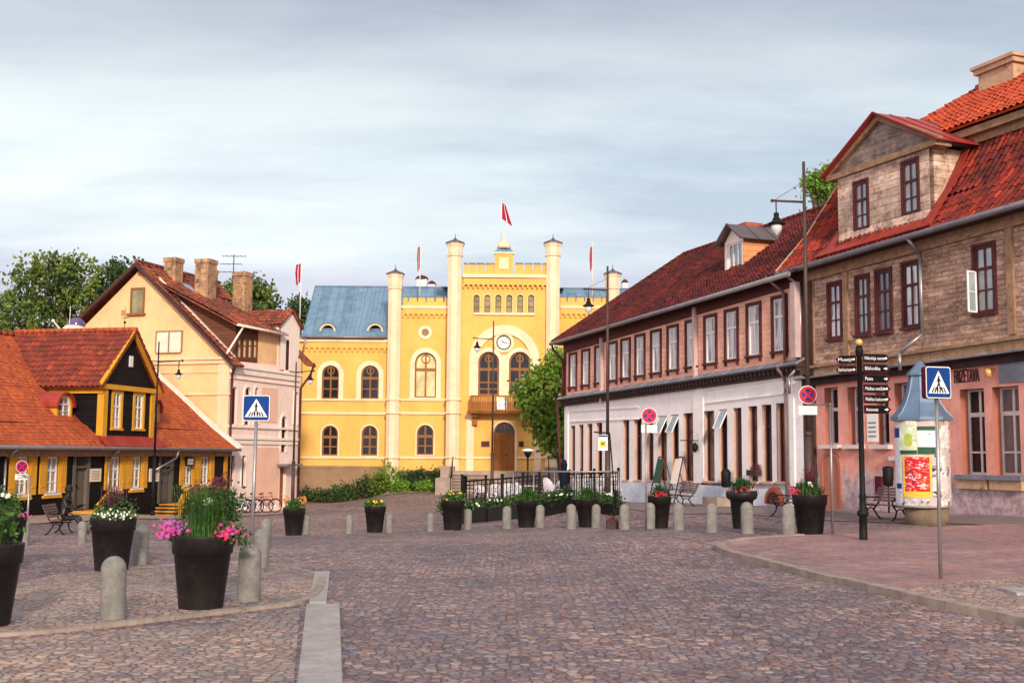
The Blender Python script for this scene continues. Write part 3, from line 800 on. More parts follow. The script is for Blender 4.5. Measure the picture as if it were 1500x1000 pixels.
# roof
RO = 4.6
rz = Z(PK, 1205, 292, -RO)-.38; ev = .55
a0 = PK.hit(812, 502, ev); a1 = PK.hit(1160, 400, ev)
hipS = S(PK, 1003, 370, -RO)
A = PK.pt(-.55, a0[1]+.02, ev); B = PK.pt(LEN+.6, a1[1]+.1, ev)
ridgeL = PK.pt(hipS, rz-.02, -RO); ridgeR = PK.pt(LEN+3.2, rz, -RO)
mb = MB(); pantile(mb, A, B, ridgeR, ridgeL, .26, .34, .04, .045)
backL = PK.pt(-.55, a0[1], -2*RO-ev); backR = PK.pt(LEN+3, a1[1], -2*RO-ev)
pantile(mb, backL, A, ridgeL, ridgeL+Vector((.01,.01,0)), .26, .34, .04, .045, 0, 3)
seam_roof(mb, backR, backL, ridgeL, ridgeR, 3)
for a_, b_ in ((A, ridgeL), (ridgeL, ridgeR)):
    n_ = int((b_-a_).length/.38)
    for i in range(n_):
        mb.tube(a_.lerp(b_, i/n_)+Vector((0,0,.05)), a_.lerp(b_, (i+1.08)/n_)+Vector((0,0,.05)), .10, .12, 8)
mk('roof', mb, M['tile_red'], h1)
mb = MB(); ga_ = PK.pt(-.5, a0[1]-.04, ev+.1); gb2 = PK.pt(LEN+.2, a1[1]-.02, ev+.1)
gutter(mb, [ga_, gb2], .1)
mk('gutter', mb, M['gutter'], h1)
mb = MB(); p0 = PK.pt(-.4, a0[1]-.1, .6); p1 = PK.pt(.02, a0[1]-1.0, .12)
mb.path([p0, PK.pt(-.35,a0[1]-.35,.55), p1, PK.pt(.02, zc0+.3, .12), PK.pt(-.05, zc0+.1, .42), PK.pt(-.05,-.3,.12)], .06)
mk('downpipe', mb, M['maroon'], h1)
for px, y0, y1 in ((884,495,590),(1022,450,560)):
    mb = MB(); s = S(PK,px); mb.box(PK, s-.08, s+.08, Z(PK,px,y1), Z(PK,px,y0), .02, .2); mk('flue_pipe', mb, M['pipepink'], h1)
mb = MB(); s = S(PK, 1153, 500); zt = Z(PK,1153,405)
mb.path([PK.pt(s-.4,zt,.65), PK.pt(s,zt-.6,.12), PK.pt(s,zc1+.45,.12), PK.pt(s,zc1+.1,.45), PK.pt(s,zc1-.3,.12), PK.pt(s,.3,.12)], .055)
mk('downpipe', mb, M['pipe'], h1)
mb = MB(); s = LEN-.12; mb.box(PK, s-.14, s+.14, zc1+.45, Z(PK,1165,415), .06, .3); mk('flue_pipe', mb, M['pipepink'], h1)
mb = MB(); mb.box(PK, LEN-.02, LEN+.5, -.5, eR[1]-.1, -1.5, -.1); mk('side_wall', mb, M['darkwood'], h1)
# dormer
dn = -1.35
d0 = PK.hit(1064, 405, dn); d1 = PK.hit(1088, 395, dn)
s0, s1 = S(PK,1062,400,dn), S(PK,1089,390,dn); zt = Z(PK,1075,352,dn); zb = Z(PK,1075,402,dn)
mb = MB(); hh = (s0+.22, s1-.12, zb+.1, zt-.12)
wall(mb, PK, s0, s1, (zb-.8,zb-.8), (zt,zt), [hh], .12, dn)
mb.box(PK, s0+.01, s1-.01, zb-.8, zt-.01, dn-3.2, dn-.14)
mb.prism(PK, [(s0,zt),(s1,zt),((s0+s1)/2,zt+.62)], dn-2.5, dn)
dm = mk('dormer', mb, M['lpinktrim'], h1)
mb2 = MB(); mb2.box(PK, s1+.002, s1+.03, zb-.8, zt, dn-3.2, dn)
cm = boards('apricot_boards', (.62,.27,.12), (.25,.09,.04), .25)
mk('cheek', mb2, cm, dm)
window(PK, dm, hh, M['white'], M['winglass'], rec=.1, t=.08, mull=(.33,.66), trans=(), n=dn, bar=.07)
mb = MB(); zr = zt+.7; sc_ = (s0+s1)/2
seam_roof(mb, PK.pt(s1+.35,zt-.08,dn+.35), PK.pt(s1+.35,zt-.08,dn-3.3), PK.pt(sc_,zr,dn-3.3), PK.pt(sc_,zr,dn+.35), .9)
seam_roof(mb, PK.pt(s0-.3,zt-.08,dn+.35), PK.pt(s0-.3,zt-.08,dn-3.3), PK.pt(sc_,zr,dn-3.3), PK.pt(sc_,zr,dn+.35), .9)
mk('dormer_roof', mb, M['darkmetal'], dm)
mb = MB(); c0, c1 = S(PK,1071,340,-4.2), S(PK,1101,335,-4.2); z1 = Z(PK,1085,331,-4.2)
mb.box(PK, c0, c1, z1-1.6, z1-.3, -4.7, -3.9); mb.box(PK, c0-.07, c1+.07, z1-.3, z1-.02, -4.77, -3.83)
mk('chimney', mb, M['redbrick'], h1)

# ================================================================== BROWN WEATHERED HOUSE (right, near)
_o = (10.8, 41.0); _d = Vector((14.5-10.8, 31.9-41.0)).normalized()
BR = Fac(_o, _d); BL = 19.0
h2 = thing('mansard_house', 'weathered brown timber upper floor over salmon shop floor, tall streaked red mansard roof', 'house', (BR.o.x, BR.o.y, g(*BR.o.xy)))
def zline(fac, x0, y0, x1, y1, off=0):
    a = fac.hit(x0,y0,off); b = fac.hit(x1,y1,off)
    return lambda s: a[1] + (b[1]-a[1])*(s-a[0])/(b[0]-a[0])
ez = zline(BR, 1190, 396, 1500, 309)
bz = zline(BR, 1190, 539, 1500, 495)      # top of belt between floors
tz = zline(BR, 1190, 556, 1500, 517)      # bottom of pent roof / top of salmon wall
uw = [(1213,1234,415.5,496),(1254,1274.5,405,490),(1283.5,1307.5,396,486),(1323,1349.5,385,479),(1428,1461,359,458)]
uh2 = []
for a, b, t, u in uw:
    c = (a+b)/2; s0, s1 = S(BR,a,450), S(BR,b,450); uh2.append((s0+.06, s1-.06, Z(BR,c,u), Z(BR,c,t)))
for k_ in (1.9, 4.4, 6.8): uh2.append((uh2[4][0]+k_+.4, uh2[4][1]+k_+.4, uh2[4][2]-.1, uh2[4][3]-.1))
mb = MB(); wall(mb, BR, 0, BL, (bz(0)-.05,bz(BL)-.05), (ez(0)+.1,ez(BL)+.1), uh2, .2)
mb.box(BR, .02, BL-.02, max(bz(0),bz(BL))-.05, min(ez(0),ez(BL)), -9, -.22)
mk('wall', mb, M['shingle'], h2)
for i, h in enumerate(uh2):
    w = window(BR, h2, h, M['maroon'], [M['gl_sky_cur'],M['winglass'],M['gl_mid']][i % 3], rec=.05, t=.09, mull=(.5,), trans=(.66,.34), casing=M['maroon'], cw=.09, cn=.05, sill=M['maroon'], bar=.055, sd=.14)
    if i == 4:
        ob = MB(); hz0, hz1 = h[2]+.05, h[2]+(h[3]-h[2])*.62
        q = [BR.pt(h[0]+.06,hz0,.06), BR.pt(h[0]+.14,hz0,.44), BR.pt(h[0]+.14,hz1,.44), BR.pt(h[0]+.06,hz1,.06)]
        for a_, b_ in zip(q, q[1:]+q[:1]): ob.tube(a_, b_, .035, .035, 4)
        ob.tube(q[0].lerp(q[3],.5), q[1].lerp(q[2],.5), .02, .02, 4)
        oo = mk('open_casement', ob, M['white'], w)
        pb = MB(); nn = (q[1]-q[0]).cross(q[3]-q[0]).normalized()*.006
        pb.hexa([p_-nn for p_ in q]+[p_+nn for p_ in q]); mk('pane', pb, M['winglass'], oo)
mb = MB()
for px in (1190, 1240, 1483):
    s = S(BR,px,450); mb.box(BR, s-.13, s+.13, bz(s)+.15, ez(s)-.35, 0, .07)
for s in (BL-.2, BL-4.5): mb.box(BR, s-.13, s+.13, bz(s)+.15, ez(s)-.35, 0, .07)
mb.bar(BR, (0,ez(0)-.38), (BL,ez(BL)-.38), .34, -.1, .12)
mb.bar(BR, (0,bz(0)-.02), (BL,bz(BL)-.02), .1, -.1, .14)
mb.bar(BR, (0,bz(0)-.33), (BL,bz(BL)-.33), .3, -.1, .06)
mk('timber_trim', mb, M['oldtrim'], h2)
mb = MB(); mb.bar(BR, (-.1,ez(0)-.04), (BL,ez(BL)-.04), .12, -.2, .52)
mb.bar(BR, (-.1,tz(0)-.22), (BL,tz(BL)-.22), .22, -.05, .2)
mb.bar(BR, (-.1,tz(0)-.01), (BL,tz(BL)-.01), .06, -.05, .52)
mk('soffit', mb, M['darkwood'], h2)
mb = MB(); seam_roof(mb, BR.pt(-.1,tz(0)+.05,.55), BR.pt(BL,tz(BL)+.05,.55), BR.pt(BL,bz(BL)-.3,.06), BR.pt(-.1,bz(0)-.3,.06), 1.6)
mk('pent_roof', mb, M['pentmetal'], h2)
gw = [(1213,1228,567,651),(1247,1262,566,651),(1288,1302,563,651),(1316,1332,560,668),(1412,1442,569,695),(1459,1493,565.5,696)]
gh2 = []
for a, b, t, u in gw:
    c = (a+b)/2; gh2.append((S(BR,a-5), S(BR,b), Z(BR,c,u), Z(BR,c,t)))
for k_ in (2.3, 4.6): gh2.append((gh2[5][0]+k_, gh2[5][1]+k_, gh2[5][2], gh2[5][3]))
cel = (S(BR,1205), S(BR,1228), -.3, Z(BR,1216,665), True)
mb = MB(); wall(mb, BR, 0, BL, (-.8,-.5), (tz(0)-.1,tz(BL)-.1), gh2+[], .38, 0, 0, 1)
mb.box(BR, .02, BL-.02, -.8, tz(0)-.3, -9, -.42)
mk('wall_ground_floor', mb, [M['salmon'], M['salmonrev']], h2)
for i, h in enumerate(gh2):
    big = i >= 4
    w = window(BR, h2, h, M['sfr'], M['gl_mid'] if i % 2 else M['gl_dark'], rec=.36, t=.07, mull=(.5,), trans=(.70,.26) if big else (.62,), bar=.08)
    sb = MB(); sb.box(BR, h[0]-.14, h[1]+.14, h[2]-.14, h[2]-.004, -.3, .2); mk('sill', sb, M['pentmetal'] if big else M['sfr'], w)
    if big:
        sb = MB(); sb.box(BR, h[0]-.1, h[1]+.1, h[2]-.42, h[2]-.145, -.05, .13); mk('apron', sb, M['ltan'], w)
mb = MB(); a_ = arch_pts(*cel[:4]); b_ = arch_pts(cel[0]-.12, cel[1]+.12, cel[2], cel[3]+.12)
mb.band(BR, a_, b_, -.02, .07); mb.prism(BR, a_, .004, .03)
mk('cellar_hatch', mb, M['salmonrev'], h2)
# lower steep roof, upper roof
LO = 1.55
kz = zline(BR, 1385, 228, 1500, 184, -LO)
kz = (lambda z_: (lambda s: z_))(Z(BR,1500,186,-LO))
sL = -1.0
A = BR.pt(sL, ez(sL)+.06, .6); B = BR.pt(BL, ez(BL)+.06, .6)
mb = MB()
mid = lambda s: BR.pt(s, lerp(ez(s)+.06, kz(s), .42), lerp(.6,-LO,.55))
pantile(mb, A, B, mid(BL), mid(sL+.3), .25, .36, .06, .02)
pantile(mb, mid(sL+.3), mid(BL), BR.pt(BL,kz(BL),-LO), BR.pt(sL+1.0,kz(0),-LO), .25, .36, .06, .02)
mk('roof_lower', mb, M['tile_brown'], h2)
mb = MB(); mb.tube(A+Vector((0,0,.08)), mid(sL+.3)+Vector((0,0,.1)), .06, .06, 5); mb.tube(mid(sL+.3)+Vector((0,0,.1)), BR.pt(sL+1.0,kz(0)+.1,-LO), .06, .06, 5)
mk('verge_flashing', mb, M['ltan'], h2)
# upper
uz0 = Z(BR,1500,152,-LO+.45); dU = -6.0
s1390 = S(BR,1385,195,-LO+.45)
rz2 = Z(BR,1500,104,dU)
mb = MB(); mb.box(BR, 1.0, BL, kz(0)-.05, uz0-.32, -LO-3, -LO+.12); mb.box(BR, 1.0, BL, uz0-.34, uz0-.1, -LO-3, -LO+.34)
mk('upper_cornice', mb, M['oldtrim'], h2)
mb = MB()
sr = S(BR,1400,147,dU)
e0 = BR.pt(1.2, uz0, -LO+.5); e1 = BR.pt(BL, uz0, -LO+.5)
r0 = BR.pt(max(sr-1.2,2.5), rz2, dU); r1 = BR.pt(BL, rz2, dU)
pantile(mb, e0, e1, r1, r0, .25, .36, .05, .04)
pantile(mb, BR.pt(1.2,uz0,-10), e0, r0, r0+Vector((.01,.01,0)), .25, .36, .05, .04, 0, 3)
n_ = 60
for i in range(n_): mb.tube(r0.lerp(r1,i/n_)+Vector((0,0,.05)), r0.lerp(r1,(i+1.05)/n_)+Vector((0,0,.05)), .11, .13, 8)
mk('roof_upper', mb, M['tile_orange'], h2)
mb = MB(); mb.box(BR, .5, BL, ez(BL), kz(0)+.2, -9.5, -LO-.3)
mb.prism(Fac(BR.pt(2.5,0,0).xy, (-BR.n).xy), [(LO+.2,kz(0)),(10.5,kz(0)),(6,rz2-.3)], .6, BL)
mk('attic_core', mb, M['oldtrim'], h2)
mb = MB(); gutter(mb, [BR.pt(-.9,ez(-.9)+.02,.66), BR.pt(BL,ez(BL)+.02,.66)], .1)
mk('gutter', mb, M['gutter'], h2)
# gabled front dormer
gn = .1
gs0 = S(BR,1228,320,gn); gs1 = S(BR,1362,260,gn)
gzt = Z(BR,1226,262,gn); gzt = lerp(gzt, Z(BR,1362,213,gn), .5)
gzb = Z(BR,1300,352,gn)-.5
def gwin(a, b, t, u):
    c = (a+b)/2; return (S(BR,a,(t+u)/2,gn)+.05, S(BR,b,(t+u)/2,gn)-.05, Z(BR,c,u,gn), Z(BR,c,t,gn))
gws = [gwin(1251,1273,266,336), gwin(1321,1347,236,313)]
mb = MB(); wall(mb, BR, gs0, gs1, (gzb,gzb), (gzt,gzt), gws, .15, gn)
mb.box(BR, gs0+.01, gs1-.01, gzb, gzt, -4.5, gn-.18)
gd = mk('gable_dormer', mb, M['oldboards'], h2)
for h in gws: window(BR, gd, h, M['maroon'], M['winglass'], rec=.05, t=.09, mull=(.5,), trans=(.62,.3), casing=M['maroon'], cw=.07, cn=.04, n=gn, bar=.055)
apx = BR.hit(1281, 176, gn); apz = apx[1]
gc = (gs0+gs1)/2
mb = MB(); mb.prism(BR, [(gs0-.3,gzt+.12),(gs1+.3,gzt+.12),(gc,apz-.12)], -4.5, gn-.05)
mk('pediment', mb, M['greyboards'], gd)
mb = MB(); mb.box(BR, gs0-.45, gs1+.45, gzt-.06, gzt+.13, gn-.5, gn+.14)
for a_, b_ in (((gs0-.5,gzt+.02),(gc,apz-.1)),((gc,apz-.1),(gs1+.5,gzt+.02))): mb.bar(BR, a_, b_, .2, gn-.1, gn+.12)
mk('barge_board', mb, M['oldtrim'], gd)
mb = MB(); F1 = gn+.3; F2 = -5.5
seam_roof(mb, BR.pt(gs1+.6,gzt+.1,F1), BR.pt(gs1+.6,gzt+.1,F2), BR.pt(gc,apz+.16,F2), BR.pt(gc,apz+.16,F1), .7)
seam_roof(mb, BR.pt(gs0-.6,gzt+.1,F1), BR.pt(gs0-.6,gzt+.1,F2), BR.pt(gc,apz+.16,F2), BR.pt(gc,apz+.16,F1), .7)
mk('dormer_roof', mb, M['redmetal'], gd)
mb = MB(); ch = -.02
seam_roof(mb, BR.pt(gs0-.7,ez(gs0)+.24,.62), BR.pt(gs1+.5,ez(gs1)+.24,.62), BR.pt(gs1+.2,ez(gs1)+.62,gn+.02), BR.pt(gs0-.3,ez(gs0)+.62,gn+.02), .5)
for s, k_ in ((gs1,1),(gs0,-1)):
    P0 = BR.pt(s+.02*k_, ez(s)+.28, .5); P1 = mid(s)+Vector((0,0,.2))+BR.n*.08; P2 = BR.pt(s+.02*k_, kz(0)+.1, -LO+.1)
    for a_, b_ in ((P0,P1),(P1,P2)):
        o_ = BR.d*(.5*k_); up = Vector((0,0,.05))
        mb.hexa([a_,a_+o_*.8,b_+o_*.6,b_,a_+up,a_+o_*.8+up,b_+o_*.6+up,b_+up])
mk('flashing', mb, M['redmetal'], gd)
mb = MB(); c0, c1 = S(BR,1433,110,-5.2), S(BR,1470,110,-5.2); z1 = Z(BR,1460,88,-5.2); zb_ = z1-2.6
c1 = c0+1.6
mb.box(BR, c0, c1, zb_, z1-.3, -6.3, -5.2); mb.box(BR, c0-.12, c1+.12, z1-.3, z1-.12, -6.42, -5.08); mb.box(BR, c0-.2, c1+.2, z1-.12, z1, -6.5, -5.0)
mk('chimney', mb, M['ltan'], h2)
# rain pipes
mb = MB(); s = S(BR,1355,400)
mb.path([BR.pt(s-.02,ez(s)+.0,.68), BR.pt(s+.02,ez(s)-.5,.2), BR.pt(s+.02,bz(s)+.55,.2), BR.pt(s-.5,bz(s)-.02,.66), BR.pt(s-.5,tz(s)-.15,.66)], .06)
mk('downpipe', mb, M['galv'], h2)
mb = MB(); s = .08
mb.path([BR.pt(s-.5,ez(0)-.05,.66), BR.pt(s-.2,ez(0)-.5,.2), BR.pt(s-.2,bz(0)+.2,.2), BR.pt(s-.3,tz(0)+.1,.66), BR.pt(s-.35,tz(0)-.5,.62)], .055)
mk('downpipe', mb, M['galv'], h2)
# shop sign lettering, plaque, lamp, paper
mb = MB(); a_ = BR.hit(1398,562); b_ = BR.hit(1434,556)
[mb.text('FRIZĒTAVA', BR, a_[0]+q_, a_[1]+.02, .012+k_*.002, .56, 0, width=b_[0]-a_[0]) for k_, q_ in enumerate((0,.02,.04))]
mk('shop_lettering', mb, M['maroon'], label='dark narrow lettering reading FRIZĒTAVA painted on the salmon wall', cat='sign')
mb = MB(); a_ = BR.hit(1465,561); b_ = BR.hit(1500,533)
mb.box(BR, a_[0], a_[0]+1.9, a_[1], a_[1]+.62, .01, .05); mk('wall_plaque', mb, M['pentmetal'], label='blank pale blue-grey board above the rightmost shop window', cat='sign')
mb = MB(); a_ = BR.hit(1458,548); mb.lathe(BR.pt(a_[0],a_[1]-.12,.25), [(.02,0),(.1,.05),(.11,.25),(.05,.3)], 10); mb.tube(BR.pt(a_[0],a_[1]+.15,0), BR.pt(a_[0],a_[1]+.17,.25), .025)
mk('wall_lamp', mb, M['gold'], label='small tan lamp on the salmon wall between lettering and blue board', cat='lamp')
mb = MB(); h = gh2[1]; s0 = S(BR,1271,630); s1 = S(BR,1287,630)
mb.box(BR, s0, s1, Z(BR,1279,647), Z(BR,1279,606), .01, .025, 0)
for q in (.15,.3,.45,.6): mb.box(BR, s0+.06, s1-.1, Z(BR,1279,606)-.12-q, Z(BR,1279,606)-.17-q, .025, .03, 1)
mk('notice_sheet', mb, [M['swhite'],M['gutter']], label='tall white notice sheet on the salmon wall behind the direction post', cat='notice')
# ================================================================== YELLOW TOWN HALL
CY = 82.0
CF = Fac((0, CY), (1, 0))
h3 = thing('town_hall', 'yellow crenellated town hall with cream turrets, clock and blue sheet metal roof', 'town hall', (-2, CY, -.7))
def rc(x0, x1, y0, y1, off=0):     # photo rectangle on the town hall front
    c = (x0+x1)/2; m_ = (y0+y1)/2
    return S(CF,x0,m_,off), S(CF,x1,m_,off), Z(CF,c,y1,off), Z(CF,c,y0,off)
X = lambda px, off=0: S(CF, px, 600, off)
ZC = lambda py, off=0, px=700: Z(CF, px, py, off)
m1, m2 = .7, 1.4
wing_holes = [rc(471.5,496.5,535,584)+(True,), rc(529,555,535,584)+(True,), rc(471.5,495,623,667)+(True,), rc(529.5,553,623,667)+(True,)]
sL_, sT1, sT2, sT3, sT4 = X(443), X(570), X(657), X(818,m2), X(905)
mb = MB(); wall(mb, CF, sL_-.6, sT1, (-2.2,-2.2), (ZC(497),ZC(497)), wing_holes, .3)
mb.box(CF, sL_-.6, sT1, -2.2, ZC(497), -11, -.32)
mk('wall', mb, M['castle'], h3)
mid_holes = [rc(607.5,639,516,582,m1)+(True,), rc(610.5,635,622,666,m1)+(True,)]
mb = MB(); wall(mb, CF, X(572,m1), X(660,m1), (-2,-2), (ZC(448,m1),)*2, mid_holes, .3, m1)
mb.box(CF, X(572,m1), X(660,m1), -2, ZC(448,m1), -11.1, m1-.32)
mk('wall', mb, M['castle'], h3)
rh = [rc(838,870,516,582,m1)+(True,), rc(841,866,622,666,m1)+(True,)]
mb = MB(); wall(mb, CF, X(815,m1), X(905,m1), (-2,-2), (ZC(448,m1),)*2, rh, .3, m1)
mb.box(CF, X(815,m1), X(905,m1), -2, ZC(448,m1), -11.1, m1-.32)
mb.box(CF, X(905), X(1010), -2, ZC(497), -11, 0)
mk('wall', mb, M['castle'], h3)
arch_w = [rc(700.5,731,515,579,m2)+(True,), rc(745.6,777,515,579,m2)+(True,)]
small = [rc(x-4.6,x+4.6,431.5,457.5,m2)+(True,) for x in (698,713.9,730,746,762,778)]
door = rc(723,754,618,689,m2)+(True,)
mb = MB(); wall(mb, CF, X(672,m2), X(805,m2), (-2,-2), (ZC(404,m2),)*2, arch_w+small+[door], .35, m2)
mb.box(CF, X(672,m2), X(805,m2), -2, ZC(404,m2), -4, m2-.38)
mk('wall', mb, M['castle'], h3)
for k, h in enumerate(wing_holes+mid_holes+rh):
    n_ = 0 if k < 4 else m1; big = k in (4,6)
    w = window(CF, h3, h, M['brownframe'], M['gl_warm'] if big else M['gl_dark'], rec=.22, t=.1, mull=(.5,), trans=(.62,.3) if not big else (.62,), casing=M['castlecream'], cw=.34 if k in (0,1,4,6) else .1, cn=.05, n=n_, bar=.12, sill=M['castlecream'])
    if big or k < 2:
        rb = MB(); c_ = CF.pt((h[0]+h[1])/2, h[3]-(h[1]-h[0])*.30, 0); r_ = (h[1]-h[0])*.17
        oc = [(c_.x-0+r_*math.cos(2*PI*i/14), c_.z+r_*math.sin(2*PI*i/14)) for i in range(14)]
        oo_ = [((h[0]+h[1])/2+(r_+.07)*math.cos(2*PI*i/14), h[3]-(h[1]-h[0])*.30+(r_+.07)*math.sin(2*PI*i/14)) for i in range(14)]
        oc = [((h[0]+h[1])/2+r_*math.cos(2*PI*i/14), h[3]-(h[1]-h[0])*.30+r_*math.sin(2*PI*i/14)) for i in range(14)]
        rb.band(CF, oc, oo_, n_-.21, n_-.14, 0, True); mk('tracery', rb, M['brownframe'], w)
for h in arch_w:
    w = window(CF, h3, h, M['brownframe'], M['gl_dark'], rec=.25, t=.13, mull=(.5,), trans=(.6,.3,.15), casing=M['castlecream'], cw=.3, cn=.08, n=m2, bar=.13)
    r_ = .2; cs, cz = (h[0]+h[1])/2, h[3]-.5
    oc = [(cs+r_*math.cos(2*PI*i/14), cz+r_*math.sin(2*PI*i/14)) for i in range(14)]; oo_ = [(cs+(r_+.08)*math.cos(2*PI*i/14), cz+(r_+.08)*math.sin(2*PI*i/14)) for i in range(14)]
    rb = MB(); rb.band(CF, oc, oo_, m2-.24, m2-.16, 0, True); mk('tracery', rb, M['brownframe'], w)
for h in small:
    window(CF, h3, h, M['brownframe'], M['gl_ol'], rec=.2, t=.05, mull=(), trans=(.33,.68), n=m2, bar=.04, casing=M['castlecream'], cw=.04, cn=.02)
mb = MB(); a_,b_,c_,d_ = rc(694,783,458.5,461.5,m2); mb.box(CF, a_, b_, c_, d_, m2-.05, m2+.14)
mk('sill_band', mb, M['castlecream'], h3)
# door
dz = ZC(635,m2,738)
mb = MB(); mb.box(CF, door[0]+.02, door[1]-.02, door[2]+.01, dz, m2-.32, m2-.24)
cx_ = (door[0]+door[1])/2
mb.box(CF, cx_-.03, cx_+.03, door[2], dz, m2-.24, m2-.21)
for sx_ in (-1,1):
    for q0,q1 in ((.08,.35),(.42,.92)):
        a_ = cx_+sx_*.12; b_ = cx_+sx_*.66
        mb.box(CF, min(a_,b_), max(a_,b_), lerp(door[2],dz,q0), lerp(door[2],dz,q1), m2-.24, m2-.225)
dd = mk('door', mb, M['castlewood'], h3)
mb = MB(); mb.tube(CF.pt(cx_+.12,door[2]+1.1,m2-.22), CF.pt(cx_+.12,door[2]+1.1,m2-.12), .05); mk('handle', mb, M['iron'], dd)
fan = (door[0]+.02, door[1]-.02, dz, door[3]-.02, True)
window(CF, dd, fan, M['brownframe'], M['gl_dark'], rec=.28, t=.08, mull=(.33,.5,.66), trans=(), n=m2, bar=.05, name='fanlight')
mb = MB(); mb.band(CF, arch_pts(*door[:4]), arch_pts(door[0]-.16,door[1]+.16,door[2],door[3]+.16), m2-.03, m2+.06); mk('door_surround', mb, M['castlecream'], dd)
# cream relief: big blind arch
mb = MB(); c0 = X(738,m2); ro = (X(787,m2)-X(689,m2))/2+.12; ri = ro-.55; zb_ = ZC(580,m2)
zt_ = ZC(476,m2)
O_ = arch_pts(c0-ro, c0+ro, zb_, zt_, 24); I_ = arch_pts(c0-ri, c0+ri, zb_, zt_-.55, 24)
mb.band(CF, I_, O_, m2-.04, m2+.09); mb.band(CF, arch_pts(c0-ri+.1, c0+ri-.1, zb_, zt_-.65, 24), I_, m2-.04, m2+.16)
mb.box(CF, c0-.32, c0+.32, zb_, ZC(520,m2), m2+.001, m2+.07)
for x0, x1 in ((683,694),(782,793)):
    a_,b_,c_,d_ = rc(x0,x1,606,695,m2); mb.box(CF, a_, b_, c_, d_, m2-.05, m2+.07)
mk('blind_arch', mb, M['castlecream'], h3)
# clock
cp = CF.hit(738, 501.6, m2); mb = MB()
circ = lambda r, k=28: [(cp[0]+r*math.cos(2*PI*i/k), cp[1]+r*math.sin(2*PI*i/k)) for i in range(k)]
mb.band(CF, circ(.52), circ(.74), m2-.02, m2+.1, 0, True); mb.band(CF, circ(.46), circ(.53), m2-.02, m2+.13, 1, True); mb.prism(CF, circ(.47), m2+.01, m2+.06, 2)
ck = mk('clock', mb, [M['castlecream'],M['sblack'],M['swhite']], h3)
mb = MB()
for i in range(12):
    t = 2*PI*i/12; r0_, r1_ = .34, .43
    mb.tube(CF.pt(cp[0]+r0_*math.sin(t),cp[1]+r0_*math.cos(t),m2+.07), CF.pt(cp[0]+r1_*math.sin(t),cp[1]+r1_*math.cos(t),m2+.07), .018, .018, 4)
for t, l_, w_ in ((R(100),.36,.022),(R(305),.25,.03)):
    mb.tube(CF.pt(cp[0],cp[1],m2+.09), CF.pt(cp[0]+l_*math.sin(t),cp[1]+l_*math.cos(t),m2+.09), w_, w_*.6, 5)
mk('clock_hand', mb, M['sblack'], ck)
# string courses, plinths
mb = MB()
def course(x0, x1, py, h_, n_, off=0): mb.box(CF, X(x0,off), X(x1,off), ZC(py,off,(x0+x1)/2)-h_/2, ZC(py,off,(x0+x1)/2)+h_/2, off-.05, off+n_)
for py, hh_, nn in ((585.5,.14,.1),(605,.16,.12),(670,.14,.1)):
    course(432,570,py,hh_,nn); course(586,657,py,hh_,nn,m1); course(820,890,py,hh_,nn,m1)
for py in (670,): course(676,722,py,.14,.1,m2); course(755.5,802,py,.14,.1,m2)
course(586,657,450,.2,.22,m1); course(820,890,450,.2,.22,m1); course(676,802,405,.24,.3,m2)
course(432,570,499,.2,.25)
mk_split('string_course', mb, M['castlecream'], h3)
mb = MB()   # joint lines of the ashlar look: shallow grooves as thin raised courses
for py in range(612, 668, 7):
    mb.box(CF, X(432), X(570), ZC(py)-.012, ZC(py)+.012, .0, .012) if False else None
mb.box(CF, X(432), X(571), -2.1, ZC(687), .0, .12); mb.box(CF, X(432), X(571), ZC(687), ZC(683.5), .0, .16)
mb.box(CF, X(571,m1), X(657,m1), -2.1, ZC(689,m1), m1, m1+.12)
mb.box(CF, X(820,m1), X(905,m1), -2.1, ZC(689,m1), m1, m1+.12)
mk_split('plinth', mb, M['castlebase'], h3)
# corbel tables of little arches
mb = MB()
def corbel(x0, x1, py, k, n_, off):
    a_, b_ = X(x0,off), X(x1,off); zt__ = ZC(py,off,(x0+x1)/2); w_ = (b_-a_)/k
    mb.box(CF, a_, b_, zt__, zt__+.42, off-.05, off+n_)
    for i in range(k):
        s_ = a_+i*w_
        P_ = [(s_,zt__)] + [(s_+w_*.5-w_*.34*math.cos(PI*j/6), zt__-w_*.40+w_*.34*math.sin(PI*j/6)) for j in range(7)] + [(s_+w_,zt__)]
        O2 = [(s_,zt__)] + [(s_+w_*j/6, zt__) for j in range(7)] + [(s_+w_,zt__)]
        mb.band(CF, P_[1:-1], O2[1:-1], off-.03, off+n_)
        mb.box(CF, s_-w_*.15, s_+w_*.15, zt__-w_*.75, zt__-w_*.02, off-.03, off+n_*.9)
corbel(443,570,509,16,.16,0); corbel(588,657,459.5,9,.16,m1); corbel(820,890,459.5,9,.16,m1); corbel(677,801,417,17,.24,m2)
mk('corbel_table', mb, M['castle'], h3)
# parapets
mb = MB()
def cren(x0, x1, yt, yb, slits, off, th=.4, w_=1.2):
    a_, b_ = X(x0,off), X(x1,off); zb__ = ZC(yb,off,(x0+x1)/2); zt__ = ZC(yt,off,(x0+x1)/2)
    zs = lerp(zb__, zt__, .42)
    mb.box(CF, a_, b_, zb__, zs, off-th, off)
    ed = [a_]
    for s_ in slits: ed += [X(s_-w_,off), X(s_+w_,off)]
    ed.append(b_)
    for i in range(0, len(ed), 2): mb.box(CF, ed[i], ed[i+1], zs, zt__-.08, off-th, off); cap.box(CF, ed[i]-.02, ed[i+1]+.02, zt__-.08, zt__+.03, off-th-.05, off+.05)
cap = MB()
cren(588,657,434,448,[595.5,609,622,635,648],m1); cren(820,890,434,448,[830,843,856,869,881],m1)
cren(677,722,385.5,404,[682.5,695,708],m2); cren(754,801,385.5,404,[766.5,779.5,792.5],m2)
